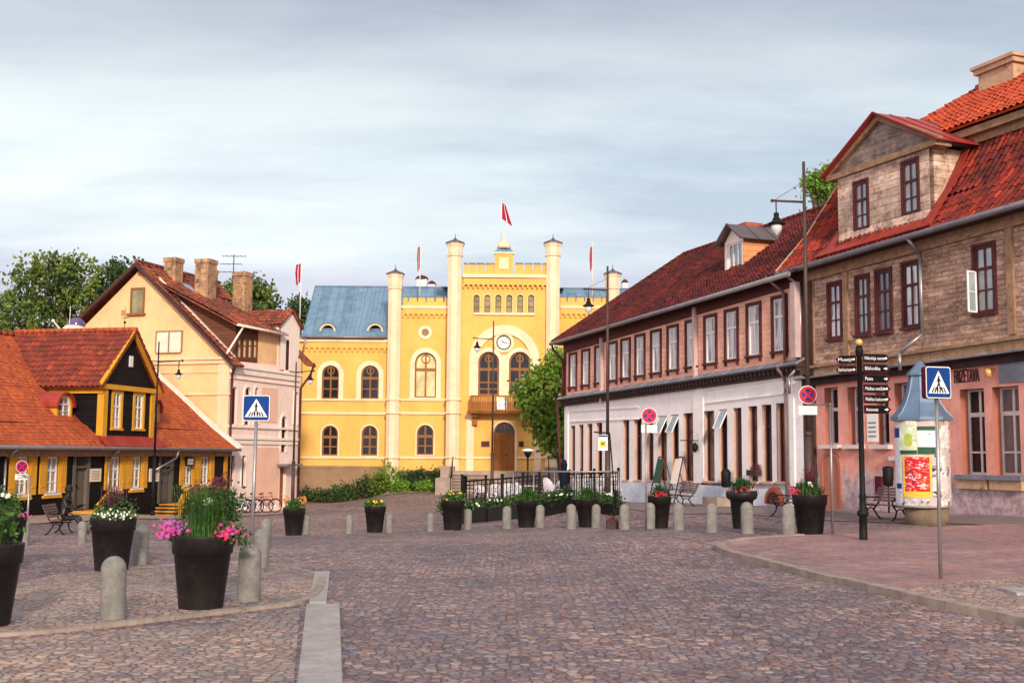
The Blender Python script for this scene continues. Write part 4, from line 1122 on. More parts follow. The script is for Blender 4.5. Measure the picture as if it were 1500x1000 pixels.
a_,b_,c_,d_ = rc(724.5,751.5,372,404,m2); mb.box(CF, a_, b_, c_, d_, m2-.6, m2+.15)
mk_split('parapet', mb, M['castle'], h3)
mk_split('parapet_cap', cap, M['bluemetal'], h3)
mb = MB(); mb.box(CF, a_-.05, b_+.05, d_, d_+.12, m2-.65, m2+.2, 0)
a2,b2,c2,d2 = rc(731,745,377,394,m2+.15); mb.box(CF, a2, b2, c2, d2, m2+.15, m2+.19, 0)
mb.text('1868', CF, (a2+b2)/2, c2+.45, m2+.225, .3, 1, width=.5, align='C') if False else None
cx2 = (a_+b_)/2
mb.lathe(CF.pt(cx2,d_+.42,m2-.2), [(.5,0),(.46,.28),(.42,.32),(.32,.5),(.12,.62),(.05,.9),(.01,1.3)], 14, 0)
mk('bellcote', mb, M['castlecream'], h3)
mb = MB(); zq = d_+.12
mb.add([CF.pt(a_-.05,zq,m2+.2),CF.pt(b_+.05,zq,m2+.2),CF.pt(b_+.05,zq,m2-.65),CF.pt(a_-.05,zq,m2-.65),CF.pt(a_+.25,zq+.32,m2),CF.pt(b_-.25,zq+.32,m2),CF.pt(b_-.25,zq+.32,m2-.45),CF.pt(a_+.25,zq+.32,m2-.45)],[(0,1,5,4),(1,2,6,5),(2,3,7,6),(3,0,4,7),(4,5,6,7)])
mk('bellcote_roof', mb, M['bluemetal'], h3)
# turrets
def turret(px, yt, off, r_):
    c_ = CF.hit(px, yt+20, off); z1_ = Z(CF, px, yt, off); s_ = c_[0]
    base = CF.pt(s_, -2.0, off); hh_ = z1_+2.0
    mb = MB()
    zr_ = [Z(CF,px,q,off)+2.0 for q in (375 if yt < 380 else 423,)]
    mb.lathe(base, [(r_*1.05,0),(r_*1.05,1.9),(r_,1.95),(r_,zr_[0]-.1),(r_*1.18,zr_[0]),(r_*1.02,zr_[0]+.08),(r_*1.1,zr_[0]+.2),(r_*1.12,hh_-.3),(r_*1.3,hh_-.08),(r_*1.34,hh_)], 8, 0, False, rot=PI/8)
    for q in (585.5,605,670):
        z_ = Z(CF,px,q,off)+2.0
        mb.lathe(CF.pt(s_,-2+z_-.09,off), [(r_*1.0,0),(r_*1.2,.05),(r_*1.2,.15),(r_*1.0,.2)], 8, 0, False, rot=PI/8)
    t_ = mk('turret', mb, M['castlecream'], h3)
    cb_ = MB(); cb_.lathe(CF.pt(s_,z1_,off), [(r_*1.42,-.02),(r_*1.42,.05),(r_*.3,.3),(.04,.45),(.015,.75)], 8, 0, False, rot=PI/8)
    mk('turret_cap', cb_, M['darkmetal'], t_)
turret(579, 402, m1+.1, .5); turret(666.5, 357, m2+.1, .52); turret(810, 357, m2+.1, .52); turret(897.5, 402, m1+.1, .5)
# oculus
for px in (623, 854):
    oc = CF.hit(px, 487, m1); mb = MB()
    f = lambda r, k=20: [(oc[0]+r*math.cos(2*PI*i/k), oc[1]+r*math.sin(2*PI*i/k)) for i in range(k)]
    mb.band(CF, f(.27), f(.5), m1-.02, m1+.09, 0, True); mb.prism(CF, f(.28), m1+.003, m1+.02, 1)
    mk('oculus', mb, [M['castlecream'],M['castlebase']], h3)
# balcony
bs0, bs1 = X(688.5,m2+1.1), X(776,m2+1.1); bz1, bz0 = ZC(579,m2+1.1,730), ZC(600.5,m2+1.1,730)
mb = MB(); mb.box(CF, bs0-.1, bs1+.1, bz0-.22, bz0, m2, m2+1.2); mb.box(CF, bs0-.2, bs1+.2, bz0-.1, bz0-.02, m2, m2+1.3)
mb.box(CF, bs0, bs1, bz1-.08, bz1, m2+1.04, m2+1.16)
for s_ in (bs0, bs1-.07):
    mb.box(CF, s_, s_+.07, bz1-.08, bz1, m2, m2+1.1); mb.box(CF, s_, s_+.08, bz0, bz1-.08, m2+1.06, m2+1.14)
n_ = 34
for i in range(n_):
    s_ = bs0+.1+(bs1-bs0-.2)*i/n_
    if abs(i-17) < 3: continue
    mb.box(CF, s_, s_+.085, bz0, bz1-.08, m2+1.08, m2+1.12)
for i in range(7):
    for s_ in (bs0+.02, bs1-.06): mb.box(CF, s_, s_+.04, bz0, bz1-.08, m2+.08+i*.14, m2+.16+i*.14)
for s_ in (X(695,m2+.5), X(768,m2+.5)):
    mb.prism(Fac(CF.pt(s_-.15,0,m2).xy, (0,-1,0), (1,0,0)), [(0,bz0-.22),(.9,bz0-.22),(.8,bz0-.45),(.35,bz0-.6),(.3,bz0-1.05),(0,bz0-1.15)], 0, .34)
bal = mk('balcony', mb, M['castlewood'], h3)
mb = MB(); a_ = (bs0+bs1)/2; 
for q, w_ in ((.12,.5),(.30,.62),(.5,.45),(.68,.62),(.86,.35)):
    mb.box(CF, a_-w_/2+.1, a_+w_/2+.1, lerp(bz0,bz1-.1,q)-.07, lerp(bz0,bz1-.1,q)+.07, m2+1.06, m2+1.10)
for q in (-.2,.1,.4): mb.box(CF, a_+q, a_+q+.1, bz0+.05, bz1-.12, m2+1.10, m2+1.12)
mk('balcony_crest', mb, M['swhite'], bal)
# roofs
rd = -5.5; rz3 = Z(CF,560,420.5,rd); ez3 = ZC(496)
a0_, a1_ = X(437), X(640)
P = lambda px, z_, off: CF.pt(S(CF,px,500,off), z_, off)
rl = CF.pt(CF.hit(461.5,421,rd)[0], rz3, rd); rr = CF.pt(X(925,rd), rz3, rd)
eL_ = CF.pt(X(440,.35), ez3, .35); eR_ = CF.pt(X(1000,.35), ez3, .35)
mb = MB(); mid_s = X(575,.35)
seam_roof(mb, eL_, CF.pt(mid_s,ez3,.35), CF.pt(mid_s,rz3,rd), rl, .62)
seam_roof(mb, CF.pt(mid_s,ez3,-1), CF.pt(X(660),ez3,-1), CF.pt(X(660),rz3,rd), CF.pt(mid_s,rz3,rd), .62)
seam_roof(mb, CF.pt(X(800),ez3,-1), eR_+Vector((0,1.3,0)), rr, CF.pt(X(800),rz3,rd), .62)
seam_roof(mb, CF.pt(X(640),rz3-.1,-4.2), CF.pt(X(830),rz3-.1,-4.2), CF.pt(X(830),rz3,rd), CF.pt(X(640),rz3,rd), .62)
seam_roof(mb, CF.pt(X(440,-11.3),ez3,-11.3), eL_, rl, rl+Vector((.02,0,0)), .62)
seam_roof(mb, eR_, CF.pt(X(1000,.35),ez3,-11.3), rr, rr-Vector((.02,0,0)), .62)
seam_roof(mb, CF.pt(X(1000,.35),ez3,-11.3), CF.pt(X(440,-11.3),ez3,-11.3), rl, rr, .8)
mb.tube(rl, rr, .09, .09, 6)
mk('roof', mb, M['bluemetal'], h3)
mb = MB(); mb.box(CF, X(676,m2), X(801,m2), ZC(404,m2)-.3, ZC(404,m2)+.05, -4, m2-.4); mk('tower_deck', mb, M['darkmetal'], h3)
mb = MB(); gutter(mb, [CF.pt(X(437),ez3+.0,.5), CF.pt(mid_s-.6,ez3,.5)], .09); mb.tube(CF.pt(X(447),ez3,.45), CF.pt(X(441),ez3-1.2,.15), .06); mb.tube(CF.pt(X(441),ez3-1.2,.15), CF.pt(X(441),-1.6,.15), .06)
mk('gutter', mb, M['gutter'], h3)
for px in (480, 549.5):
    q = CF.hit(px, 488, -.4); w_ = (X(px+12.5)-X(px-12.5))/2; mb = MB(); zz = q[1]; pts = arch_pts(q[0]-w_, q[0]+w_, zz, zz+.75)
    pin = arch_pts(q[0]-w_+.14, q[0]+w_-.14, zz, zz+.6)
    mb.band(CF, pin, pts, -1.2, -.32, 0); mb.box(CF, q[0]-w_, q[0]+w_, zz-.12, zz, -.9, -.26, 0); mb.prism(CF, pin, -.9, -.62, 1)
    r_ = arch_pts(q[0]-w_-.06, q[0]+w_+.06, zz, zz+.8); mb.band(CF, pts, r_, -2.2, -.2, 2)
    mk('eyelid_dormer', mb, [M['castlecream'],M['sblack'],M['bluemetal']], h3)
for x0, x1, y0, k_ in ((610,625,406,rd-.3),(627,637,414,rd-2),(912,920,412,rd-1)):
    a_, b_ = S(CF,x0,y0,k_), S(CF,x1,y0,k_); zt__ = Z(CF,(x0+x1)/2,y0,k_)
    mb = MB(); mb.box(CF, a_, b_, zt__-1.6, zt__-.12, k_-.7, k_, 0); mb.lathe(CF.pt((a_+b_)/2,zt__-.12,k_-.35), [((b_-a_)*.68,0),((b_-a_)*.5,.22),(.06,.34)], 8, 1)
    mk('chimney', mb, [M['white'],M['maroon']], h3)
# steps to the door
st = thing('entrance_steps', 'stone stairs and landing with parapet blocks in front of the oak town hall door', 'steps', (X(738), CY-3, -.6))
lz = ZC(690,m2,738)+.02
mb = MB(); mb.box(CF, X(652,m2), X(802,m2), -1.5, lz, m2+.0, m2+2.2); mk('landing', mb, M['stone'], st)
for sgn, xa, xb in ((-1,666,716),(1,778,802)):
    mb = MB(); n_ = 8; s_a, s_b = X(xa,m2+2.2), X(xb,m2+2.2)
    for i in range(n_):
        mb.box(CF, s_a, s_b, -1.5, lz-(i+1)*(lz+.75)/n_, m2+2.2+i*.32, m2+2.2+(i+1)*.32)
    mk('stair_flight', mb, M['collow'], st)
    mb = MB()
    for i in range(n_): z_ = lz-(i+1)*(lz+.75)/n_; mb.box(CF, s_a-.02, s_b+.02, z_-.055, z_+.03, m2+2.2+i*.32, m2+2.2+(i+1)*.32+.05)
    mk('nosing', mb, M['stone'], st)
    mb = MB(); q0 = X(641,m2+3) if sgn < 0 else X(800,m2+3); q1 = X(665,m2+3) if sgn < 0 else X(824,m2+3)
    mb.box(CF, q0, q1, -1.5, ZC(700,m2+3), m2+.3, m2+4.4); mb.box(CF, q0+.2*(sgn<0), q1-.2*(sgn>0), ZC(700,m2+3)-.02, ZC(683,m2+1.5), m2+.2, m2+2.35)
    mk('parapet', mb, M['stone'], st)
    mb = MB(); sx_ = s_a-.08 if sgn < 0 else s_b+.08; tops = []
    for i in range(6):
        n__ = m2+2.3+i*.46; zb__ = lz-i*(lz+.75)/5.6; mb.tube(CF.pt(sx_,zb__-.2,n__), CF.pt(sx_,zb__+.95,n__), .025, .025, 5); tops.append(CF.pt(sx_,zb__+.95,n__))
    mb.path([CF.pt(sx_,lz+.95,m2+1.4)]+tops, .035, 6)
    mk('handrail', mb, M['iron'], st)
# flags
def flagpole(px, yt, yb, off, flg, label, z0=None, loc=None):
    a_ = CF.hit(px, yt, off); zb__ = Z(CF, px, yb, off) if z0 is None else z0
    base = CF.pt(a_[0], zb__, off); t_ = thing('flagpole', label, 'flag', tuple(base), 'flags over the town hall')
    mb = MB(); mb.tube(base, CF.pt(a_[0],a_[1],off), .05, .025, 6); mb.ball(CF.pt(a_[0],a_[1]+.03,off), .07, 8); mk('pole', mb, M['white'], t_)
    mb = MB(); V=[]; UVs=[]; nx, nz = 11, 14; w_, h_, sk = flg
    for j in range(nz+1):
        for i in range(nx+1):
            u = i/nx; v = j/nz
            x_ = a_[0]+.03+w_*u*(.35+.65*v) if w_ > 0 else a_[0]-.03+w_*u*(1-.5*abs(v-.4))
            z_ = a_[1]-.15-h_*v-sk*u*(.4+.6*v)
            V.append(CF.pt(x_, z_, off+.10*math.sin(u*9+v*4)*u+.05)); UVs.append((u, v))
    fm = [1 if .40 < (j+.5)/nz < .6 and False else 0 for j in range(nz) for i in range(nx)]
    b0 = len(mb.v)
    for j in range(nz):
        for i in range(nx):
            k_ = j*(nx+1)+i
            mb.add([V[k_],V[k_+1],V[k_+nx+2],V[k_+nx+1]], [(0,1,2,3)], 1 if i == 5 else 0, True)
    mk('flag', mb, [M['flag'],M['swhite']], t_)
flagpole(735, 294, 356, m2-.2, (.75,1.2,.55), 'tallest white pole with carmine and white flag above the clock bay')
flagpole(616, 358, 432, -3, (-.22,1.7,.3), 'limp carmine flag hanging over the bay left of the clock bay')
flagpole(868, 358, 432, -3, (-.2,1.7,.3), 'limp carmine flag hanging over the bay right of the clock bay')
flagpole(441.5, 383, 470, -2, (-.42,1.4,.3), 'carmine flag left of the blue roof beside the pale pink house')
# plaques
for x0, x1, lb in ((705,717,'dark metal plaque on the yellow wall left of the oak door'),(760,767,'small dark plaque on the yellow wall right of the oak door')):
    a_,b_,c_,d_ = rc(x0,x1,646,654,m2); mb = MB(); mb.box(CF, a_, b_, c_, d_, m2+.002, m2+.05); mk('plaque', mb, M['maroon'], label=lb, cat='plaque')

# ================================================================== BLACK LOG HOUSE (left)
BK = Fac((-19.2, 44.0), (.227, .974)); BK = Fac(BK.o - BK.d*8, BK.d, (BK.d.y, -BK.d.x, 0))
# s runs away from the camera; n points right towards the square
h4 = thing('black_timber_house', 'low black timber house with ochre shutters, orange tiled roof and gabled loft dormer', 'house', (BK.o.x, BK.o.y, -.5))
sE = S(BK, 331, 700)
gz = lambda px, py: Z(BK, px, py)
zE = Z(BK, 30, 652); zW = Z(BK, 60, 664)
wins = [(22.5,41.5),(67,86),(160.5,176),(192,207),(268.5,281),(293,306.5)]
bh = []
for a, b in wins:
    c = (a+b)/2; t_ = (c-30)/270
    bh.append((S(BK,a+1,690), S(BK,b-1,690), Z(BK,c,lerp(724.5,708,t_)), Z(BK,c,lerp(668.5,669,t_))))
doors_px = [(108,128),(233,251)]
bd = []
for a, b in doors_px:
    c = (a+b)/2; bd.append((S(BK,a,700), S(BK,b,700), Z(BK,c,746 if c < 200 else 736), Z(BK,c,666)))
mb = MB(); wall(mb, BK, 0, sE, (-2,-2), (zE,zE), bh+bd, .22)
mb.box(BK, .0, sE, -2, zE, -12.2, -.24)
mb.prism(Fac(BK.pt(sE-.02,0,0).xy, (-BK.n).xy, BK.d), [(0,zE-.2),(12.2,zE-.2),(6.1,zE+4.7)], -.3, 0)
mk('wall', mb, M['blackboards'], h4)
for h in bh:
    w = window(BK, h4, h, M['white'], M['gl_house'], rec=.1, t=.08, mull=(.5,), trans=(.62,.3), casing=M['ochre'], cw=.1, cn=.05, sill=M['creamp'], bar=.06)
    mb = MB(); mb.box(BK, h[0]-.25, h[1]+.25, h[3]+.1, h[3]+.22, 0, .16); mb.box(BK, h[0]-.22, h[1]+.22, h[2]-.2, h[2]-.09, 0, .1); mk_split('lintel', mb, M['ochre'], w)
    for sg in (-1, 1):
        mb = MB(); e = h[0]-.1 if sg < 0 else h[1]+.1; e2 = e+sg*.38
        mb.box(BK, min(e,e2), max(e,e2), h[2]-.02, h[3]+.05, .02, .075)
        for zz in (h[2]+.25, h[3]-.3): mb.box(BK, min(e,e2)+.05, max(e,e2)-.05, zz, zz+.1, .075, .1)
        mk('shutter', mb, M['ochre'], w)
for h in bd:
    mb = MB(); mb.box(BK, h[0]+.02, h[1]-.02, h[2], lerp(h[2],h[3],.76), -.2, -.12)
    for q in (.06,.40): mb.box(BK, h[0]+.2, h[1]-.2, lerp(h[2],h[3],q), lerp(h[2],h[3],q+.28), -.12, -.09)
    d = mk('door', mb, M['doorgrey'], h4)
    mb = MB(); mb.band(BK, arch_pts(h[0]+.06,h[1]-.06,h[2],h[3]-.08,arch=False), arch_pts(h[0]-.1,h[1]+.1,h[2],h[3]+.1,arch=False), -.2, .06)
    mb.box(BK, h[0], h[1], lerp(h[2],h[3],.76), lerp(h[2],h[3],.80), -.2, .04)
    for q in range(5): mb.box(BK, lerp(h[0],h[1],(q+.8)/6), lerp(h[0],h[1],(q+.8)/6)+.04, lerp(h[2],h[3],.8), h[3]-.08, -.16, -.1)
    mk('door_frame', mb, M['doorgrey'], d)
    mb = MB(); mb.ball(BK.pt(h[0]+.3, h[2]+1.0, -.05), .05, 8); mk('handle', mb, M['iron'], d)
mb = MB()
for s_ in (0, sE-.32): mb.box(BK, s_, s_+.32, -1.0, zE-.12, .0, .06)
mk_split('corner_board', mb, M['ochre'], h4)
mb = MB(); mb.box(BK, 0, sE, zE-.42, zE-.16, 0, .3); mk('soffit_board', mb, M['oldtrim'], h4)
mb = MB(); mb.box(BK, -.1, sE+.12, -2, Z(BK,60,758)+.1, .0, .06); mk('plinth', mb, M['blackboards'], h4)
# main roof
bD = 6.1; rz4 = zE+5.15
A = BK.pt(-1, zE-.1, .55); B = BK.pt(sE+.35, zE-.1, .55)
Cc = BK.pt(sE+.35, rz4, -bD); Dd = BK.pt(-1, rz4, -bD)
mb = MB()
mA = A.lerp(Dd,.22)-Vector((0,0,.12)); mB_ = B.lerp(Cc,.22)-Vector((0,0,.12))
pantile(mb, A, B, mB_, mA, .18, .22, .014, .016, 0, 3, jz=.005); pantile(mb, mA, mB_, Cc, Dd, .18, .22, .014, .016, 0, 3, jz=.005)
pantile(mb, BK.pt(sE+.3,zE,-2*bD-.5), BK.pt(-1,zE,-2*bD-.5), Dd, Cc, .4, .5, .02, .03, 0, 3)
n_ = 60
for i in range(n_): mb.tube(Dd.lerp(Cc,i/n_)+Vector((0,0,.05)), Dd.lerp(Cc,(i+1.06)/n_)+Vector((0,0,.05)), .1, .12, 8)
mk('roof', mb, M['tile_left'], h4)
mb = MB(); up = Vector((0,0,.05)); o_ = BK.d*.55
for a_, b_ in ((B, mB_), (mB_, Cc)): mb.hexa([a_-up,a_+o_-up,b_+o_-up,b_-up,a_+up*3,a_+o_+up*3,b_+o_+up*3,b_+up*3])
mk('verge_flashing', mb, M['lpinktrim'], h4)
mb = MB(); gutter(mb, [BK.pt(-1,zE-.08,.64), BK.pt(sE+.3,zE-.08,.64)], .08); mk('gutter', mb, M['gutter'], h4)
for px, dogleg in ((3,0),(155,0),(222,1)):
    s_ = S(BK,px,690); mb = MB()
    if dogleg: mb.path([BK.pt(s_+1.3,zE-.15,.64),BK.pt(s_+1.2,zE-.5,.6),BK.pt(s_,zE-1.1,.14),BK.pt(s_,-.7,.14)], .05)
    else: mb.path([BK.pt(s_,zE-.15,.64),BK.pt(s_,zE-.5,.14),BK.pt(s_,-.7,.14)], .05)
    mk('downpipe', mb, M['galv'], h4)
# big gabled dormer
f0, f1 = S(BK,150,600,-.05), S(BK,224,600,-.05)
dz0 = Z(BK,165,640,-.05); dze = Z(BK,150,565,-.05); dap = BK.hit(194,491,-.05)
fc = (f0+f1)/2
dw = []
for a, b in ((165,176),(196.5,208.5)):
    c = (a+b)/2; dw.append((S(BK,a,600,-.05), S(BK,b,600,-.05), Z(BK,c,lerp(627,628,(c-165)/40),-.05), Z(BK,c,lerp(575,578,(c-165)/40),-.05)))
mb = MB(); wall(mb, BK, f0, f1, (dz0-.5,dz0-.5), (dze,dze), dw, .15, -.05); mb.box(BK, f0+.01, f1-.01, dz0-1.0, dze, -5.8, -.22)
ld = mk('loft_dormer', mb, M['blackboards'], h4)
mb = MB(); mb.prism(BK, [(f0-.1,dze+.1),(f1+.1,dze+.1),(fc,rz4-.15)], -5.5, -.06); 
mk('gable', mb, M['blackvert'], ld)
for h in dw: window(BK, ld, h, M['white'], M['gl_house'], rec=.06, t=.07, mull=(.5,), trans=(.62,.3), casing=M['ochre'], cw=.13, cn=.06, sill=M['ochre'], bar=.05, n=-.05)
mb = MB(); mb.box(BK, f0-.25, f1+.25, dze-.12, dze+.1, -.1, .12)
mb.box(BK, f0-.12, f0-.001, dze-.32, dze+.02, -5, .02)
for s_ in (f0-.02, f1-.28): mb.box(BK, s_, s_+.3, dz0-.3, dze-.12, -.07, .03)
mb.box(BK, f0-.03, f0-.002, dz0-.2, dze-.1, -.3, .03)
for a_, b_ in (((f0-.42,dze-.12),(fc,rz4-.02)),((fc,rz4-.02),(f1+.42,dze-.12))): mb.bar(BK, a_, b_, .24, .0, .18)
mk('ochre_trim', mb, M['ochre'], ld)
mb = MB(); mb.box(BK, fc-.14, fc+.14, dze+1.0, dze+1.5, -.05, .0); mk('gable_hatch', mb, M['white'], ld)
mb = MB()
pantile(mb, BK.pt(f0-.5,dze-.05,-6.2), BK.pt(f0-.5,dze-.05,.22), BK.pt(fc,rz4+.18,.22), BK.pt(fc,rz4+.18,-6.2), .25, .33, .045, .04)
pantile(mb, BK.pt(f1+.5,dze-.05,.22), BK.pt(f1+.5,dze-.05,-6.2), BK.pt(fc,rz4+.18,-6.2), BK.pt(fc,rz4+.18,.22), .25, .33, .045, .04)
mk('dormer_roof', mb, M['tile_dorm'], ld)
mb = MB(); pr, qr = BK.pt(fc,rz4+.22,.22), BK.pt(fc,rz4+.22,-6.2)
for i in range(18): mb.tube(pr.lerp(qr,i/18), pr.lerp(qr,(i+1.06)/18), .1, .12, 8)
mk('ridge_tiles', mb, M['tile_left'], ld)
mb = MB(); seam_roof(mb, BK.pt(f0-.5,zE+.02,.6), BK.pt(f1+.3,zE+.02,.6), BK.pt(f1+.3,dz0+.06,-.03), BK.pt(f0-.3,dz0+.06,-.03), .35)
mk('apron', mb, M['redmetal'], ld)
# small arched dormers
def small_dormer(px0, px1, yt, yb, off, fb=-3.6):
    c = (px0+px1)/2; m_ = (yt+yb)/2
    s0_, s1_ = S(BK,px0,m_,off), S(BK,px1,m_,off); z0_, z1_ = Z(BK,c,yb,off), Z(BK,c,yt,off)
    h = (s0_+.12, s1_-.12, z0_+.08, z1_-.08, True)
    mb = MB(); wall(mb, BK, s0_, s1_, (z0_,z0_), (z1_-.2,z1_-.2), [(h[0],h[1],h[2],z1_-.2)], .1, off)
    mb = MB(); mb.band(BK, arch_pts(h[0],h[1],h[2],h[3]), arch_pts(s0_,s1_,z0_,z1_), off-.5, off)
    mb.box(BK, s0_, s1_, z0_-.1, z0_+.08, off-.5, off+.04)
    d = mk('small_dormer', mb, M['ochre'], h4)
    window(BK, d, h, M['white'], M['gl_house'], rec=.1, t=.05, mull=(.5,), trans=(.62,.3), n=off, bar=.04)
    mb = MB(); mb.box(BK, s0_+.02, s1_-.02, z0_, z1_-.32, fb, off-.3); mk('cheek', mb, M['blackboards'], d)
    mb = MB(); mb.band(BK, arch_pts(s0_,s1_,z1_-.55,z1_+.02), arch_pts(s0_-.14,s1_+.14,z1_-.5,z1_+.1), fb, off+.12); mk('dormer_roof', mb, M['redmetal'], d)
small_dormer(83.5, 106, 577, 615, -1.3); small_dormer(225, 234, 588, 624, -1.3)
# stoops
def stoop(h, railpx, lb):
    base = BK.pt((h[0]+h[1])/2, 0, .5); gzz = g(base.x, base.y)
    t_ = thing('door_stoop', lb, 'steps', (base.x, base.y, gzz)); k = 4
    H_ = h[2]-gzz
    for i in range(k):
        z1_ = h[2]-H_*i/k-.02; s_ = h[0]-.1-i*.3
        mb = MB(); mb.box(BK, s_, h[1]+.4, gzz-.3, z1_-.05, .13, 1.2-.0*i); o_ = mk('step', mb, M['darkwood'], t_)
        mb = MB(); mb.box(BK, s_-.05, s_+.3 if i else h[1]+.42, z1_-.05, z1_, .13, 1.24); mk('tread', mb, M['ochre'], o_)
    mb = MB(); pts = []
    for px, py in railpx:
        q = BK.hit(px, py, 1.2); pts.append(BK.pt(q[0], q[1], 1.2))
    mb.path(pts, .055, 6)
    for a_, b_ in zip(pts, pts[1:]):
        n_ = max(2, int((b_-a_).length/.22))
        for i in range(n_+1): q = a_.lerp(b_, i/n_); mb.tube(q, (q.x,q.y,max(g(q.x,q.y), q.z-.85)), .03, .03, 4)
    mk('railing', mb, M['ochre'], t_)
stoop(bd[0], ((140,742),(157,722),(164,726),(182,744)), 'ochre edged wooden steps below the left grey door of the black house')
stoop(bd[1], ((262,736),(270,718),(288,712),(299,720)), 'ochre edged wooden steps below the right grey door of the black house')
for px, lb in ((138,'cream notice board on the black wall right of the left grey door'),(224.5,'cream notice board on the black wall just left of the right grey door'),(272,'small black framed sign on the ochre shutter near the end of the black house')):
    w_ = .42 if px < 250 else .4; z1_ = Z(BK,px,686 if px < 250 else 669); z0_ = Z(BK,px,705 if px < 250 else 682); s_ = S(BK,px,695); n_ = .02 if px < 250 else .19
    mb = MB(); mb.box(BK, s_-w_, s_+w_, z0_, z1_, n_, n_+.05, 0)
    for q in (.2,.35,.5,.65,.8): mb.box(BK, s_-w_*.7, s_+w_*.7, lerp(z0_,z1_,q)-.02, lerp(z0_,z1_,q)+.01, n_+.05, n_+.055, 1)
    mk('notice_board', mb, [M['creamp'] if px < 250 else M['sblack'], M['oldtrim'] if px < 250 else M['swhite']], label=lb, cat='sign')

# ================================================================== APRICOT / PALE PINK HOUSE (left, behind)
PO = Vector((-15.55, 62.0)); PD = Vector((.306, .952)).normalized()
LP = Fac(PO, PD, (PD.y, -PD.x, 0))             # street front
LG = Fac(PO, (PD.y, -PD.x), (-PD.x, -PD.y, 0))   # gable wall facing the camera; s grows to the right, corner at s=0
LP0 = LP
h5 = thing('gabled_house', 'apricot gabled house with pale pink street front, tall sooty chimneys and orange tiled roof', 'house', (PO.x, PO.y, -1.3))
cz = Z(LG, 330, 528); bot = -2.4
gwid = -S(LG, 62, 520)
azp = LG.hit(205, 388); ax_ = -gwid/2; az_ = azp[1]
axs = azp[0]; wS = 2*axs
mb = MB()
wall(mb, LG, wS, 0, (bot,bot), (cz,cz), [], .2)
FE = S(LP0, 437.5, 600)
mb.box(LG, wS, -.02, bot, cz, -.4, -.1); mb.box(LG, wS, -.6, bot, cz, -FE+.05, -.4)
mb.prism(LG, [(wS,cz),(0,cz),(axs,az_-.3)], -.6, 0)
mk('wall', mb, M['gable'], h5)
mb = MB()
for py, hh_, nn in ((525,.16,.22),(530,.22,.12),(545,.07,.06),(577,.12,.1)):
    z_ = Z(LG,300,py); mb.box(LG, wS, .1, z_-hh_/2, z_+hh_/2, -.05, nn)
mb.box(LG, -.7, .0, -2, Z(LG,320,528), .0, .05)
mk('string_course', mb, paint('gable_trim',(.80,.54,.34),.85,.12,1,.2,grime=.35), h5)
def rg(x0,x1,y0,y1): 
    c=(x0+x1)/2; return S(LG,x0,(y0+y1)/2), S(LG,x1,(y0+y1)/2), Z(LG,c,y1), Z(LG,c,y0)
q = rg(194,210,424,459); mb = MB(); mb.box(LG, *q, .01, .04); o = mk('attic_window', mb, M['gl_ol'], h5)
mb = MB(); mb.band(LG, arch_pts(*q,arch=False), arch_pts(q[0]-.1,q[1]+.1,q[2],q[3]+.1,arch=False), .0, .09); mb.box(LG, q[0]-.25, q[1]+.2, q[2]-.12, q[2], 0, .2); mk('frame', mb, M['brownframe'], o)
q = rg(230,266,486,516); mb = MB(); mb.box(LG, *q, .01, .04); o = mk('attic_window', mb, M['creamp'], h5)
mb = MB(); mb.band(LG, arch_pts(*q,arch=False), arch_pts(q[0]-.07,q[1]+.07,q[2],q[3]+.07,arch=False), .0, .08); mb.box(LG, (q[0]+q[1])/2-.04, (q[0]+q[1])/2+.04, q[2], q[3], .04, .07); mb.box(LG, q[0], q[1], q[2]-.07, q[2], 0, .1); mk('frame', mb, M['castlebase'], o)
q = rg(135,174,482,500); mb = MB(); mb.box(LG, q[0], q[1], q[2]-.5, q[3], .01, .12); mk('attic_hatch', mb, M['maroon'], h5)
# roof of the gabled house
RL = FE+.3
def LPt(s_, z_, n_): return LG.pt(s_, z_, n_)
mb = MB()
fr = .45
slope = (az_-cz)/(-axs)
eR_z = cz-.15; eo = .55
sa_ = S(LP,346,510); tz_ = Z(LP,378,482)+.2
pantile(mb, LPt(eo,cz-slope*eo*.6,fr), LPt(eo,cz-slope*eo*.6,-sa_), LPt(axs,az_+.12,-sa_), LPt(axs,az_+.12,fr), .25, .34, .045, .04)
lo_ = axs + (az_-tz_)/slope*.35
pantile(mb, LPt(lo_,az_-slope*(lo_-axs)+.1,-sa_), LPt(lo_,az_-slope*(lo_-axs)+.1,-RL), LPt(axs,az_+.12,-RL), LPt(axs,az_+.12,-sa_), .25, .34, .045, .04)
pantile(mb, LPt(wS-eo*3,cz-slope*eo*1.4,-RL), LPt(wS-eo*3,cz-slope*eo*1.4,fr), LPt(axs,az_+.12,fr), LPt(axs,az_+.12,-RL), .25, .34, .045, .04)
pr, qr = LPt(axs,az_+.18,fr), LPt(axs,az_+.18,-RL)
for i in range(34): mb.tube(pr.lerp(qr,i/34), pr.lerp(qr,(i+1.06)/34), .1, .13, 8)
mk('roof', mb, M['tile_mix'], h5)
mb = MB()
for a_, b_ in (((axs,az_-.14),(eo,cz-slope*eo*.6-.2)),((wS-eo*3,cz-slope*eo*1.4-.2),(axs,az_-.14))): mb.bar(LG, a_, b_, .22, fr-.12, fr+.02)
mb.bar(LG, (wS-2.6,cz+.9), (axs-2.5,az_-1.6), .3, -4, -3.5)
mk('barge_board', mb, M['darkwood'], h5)
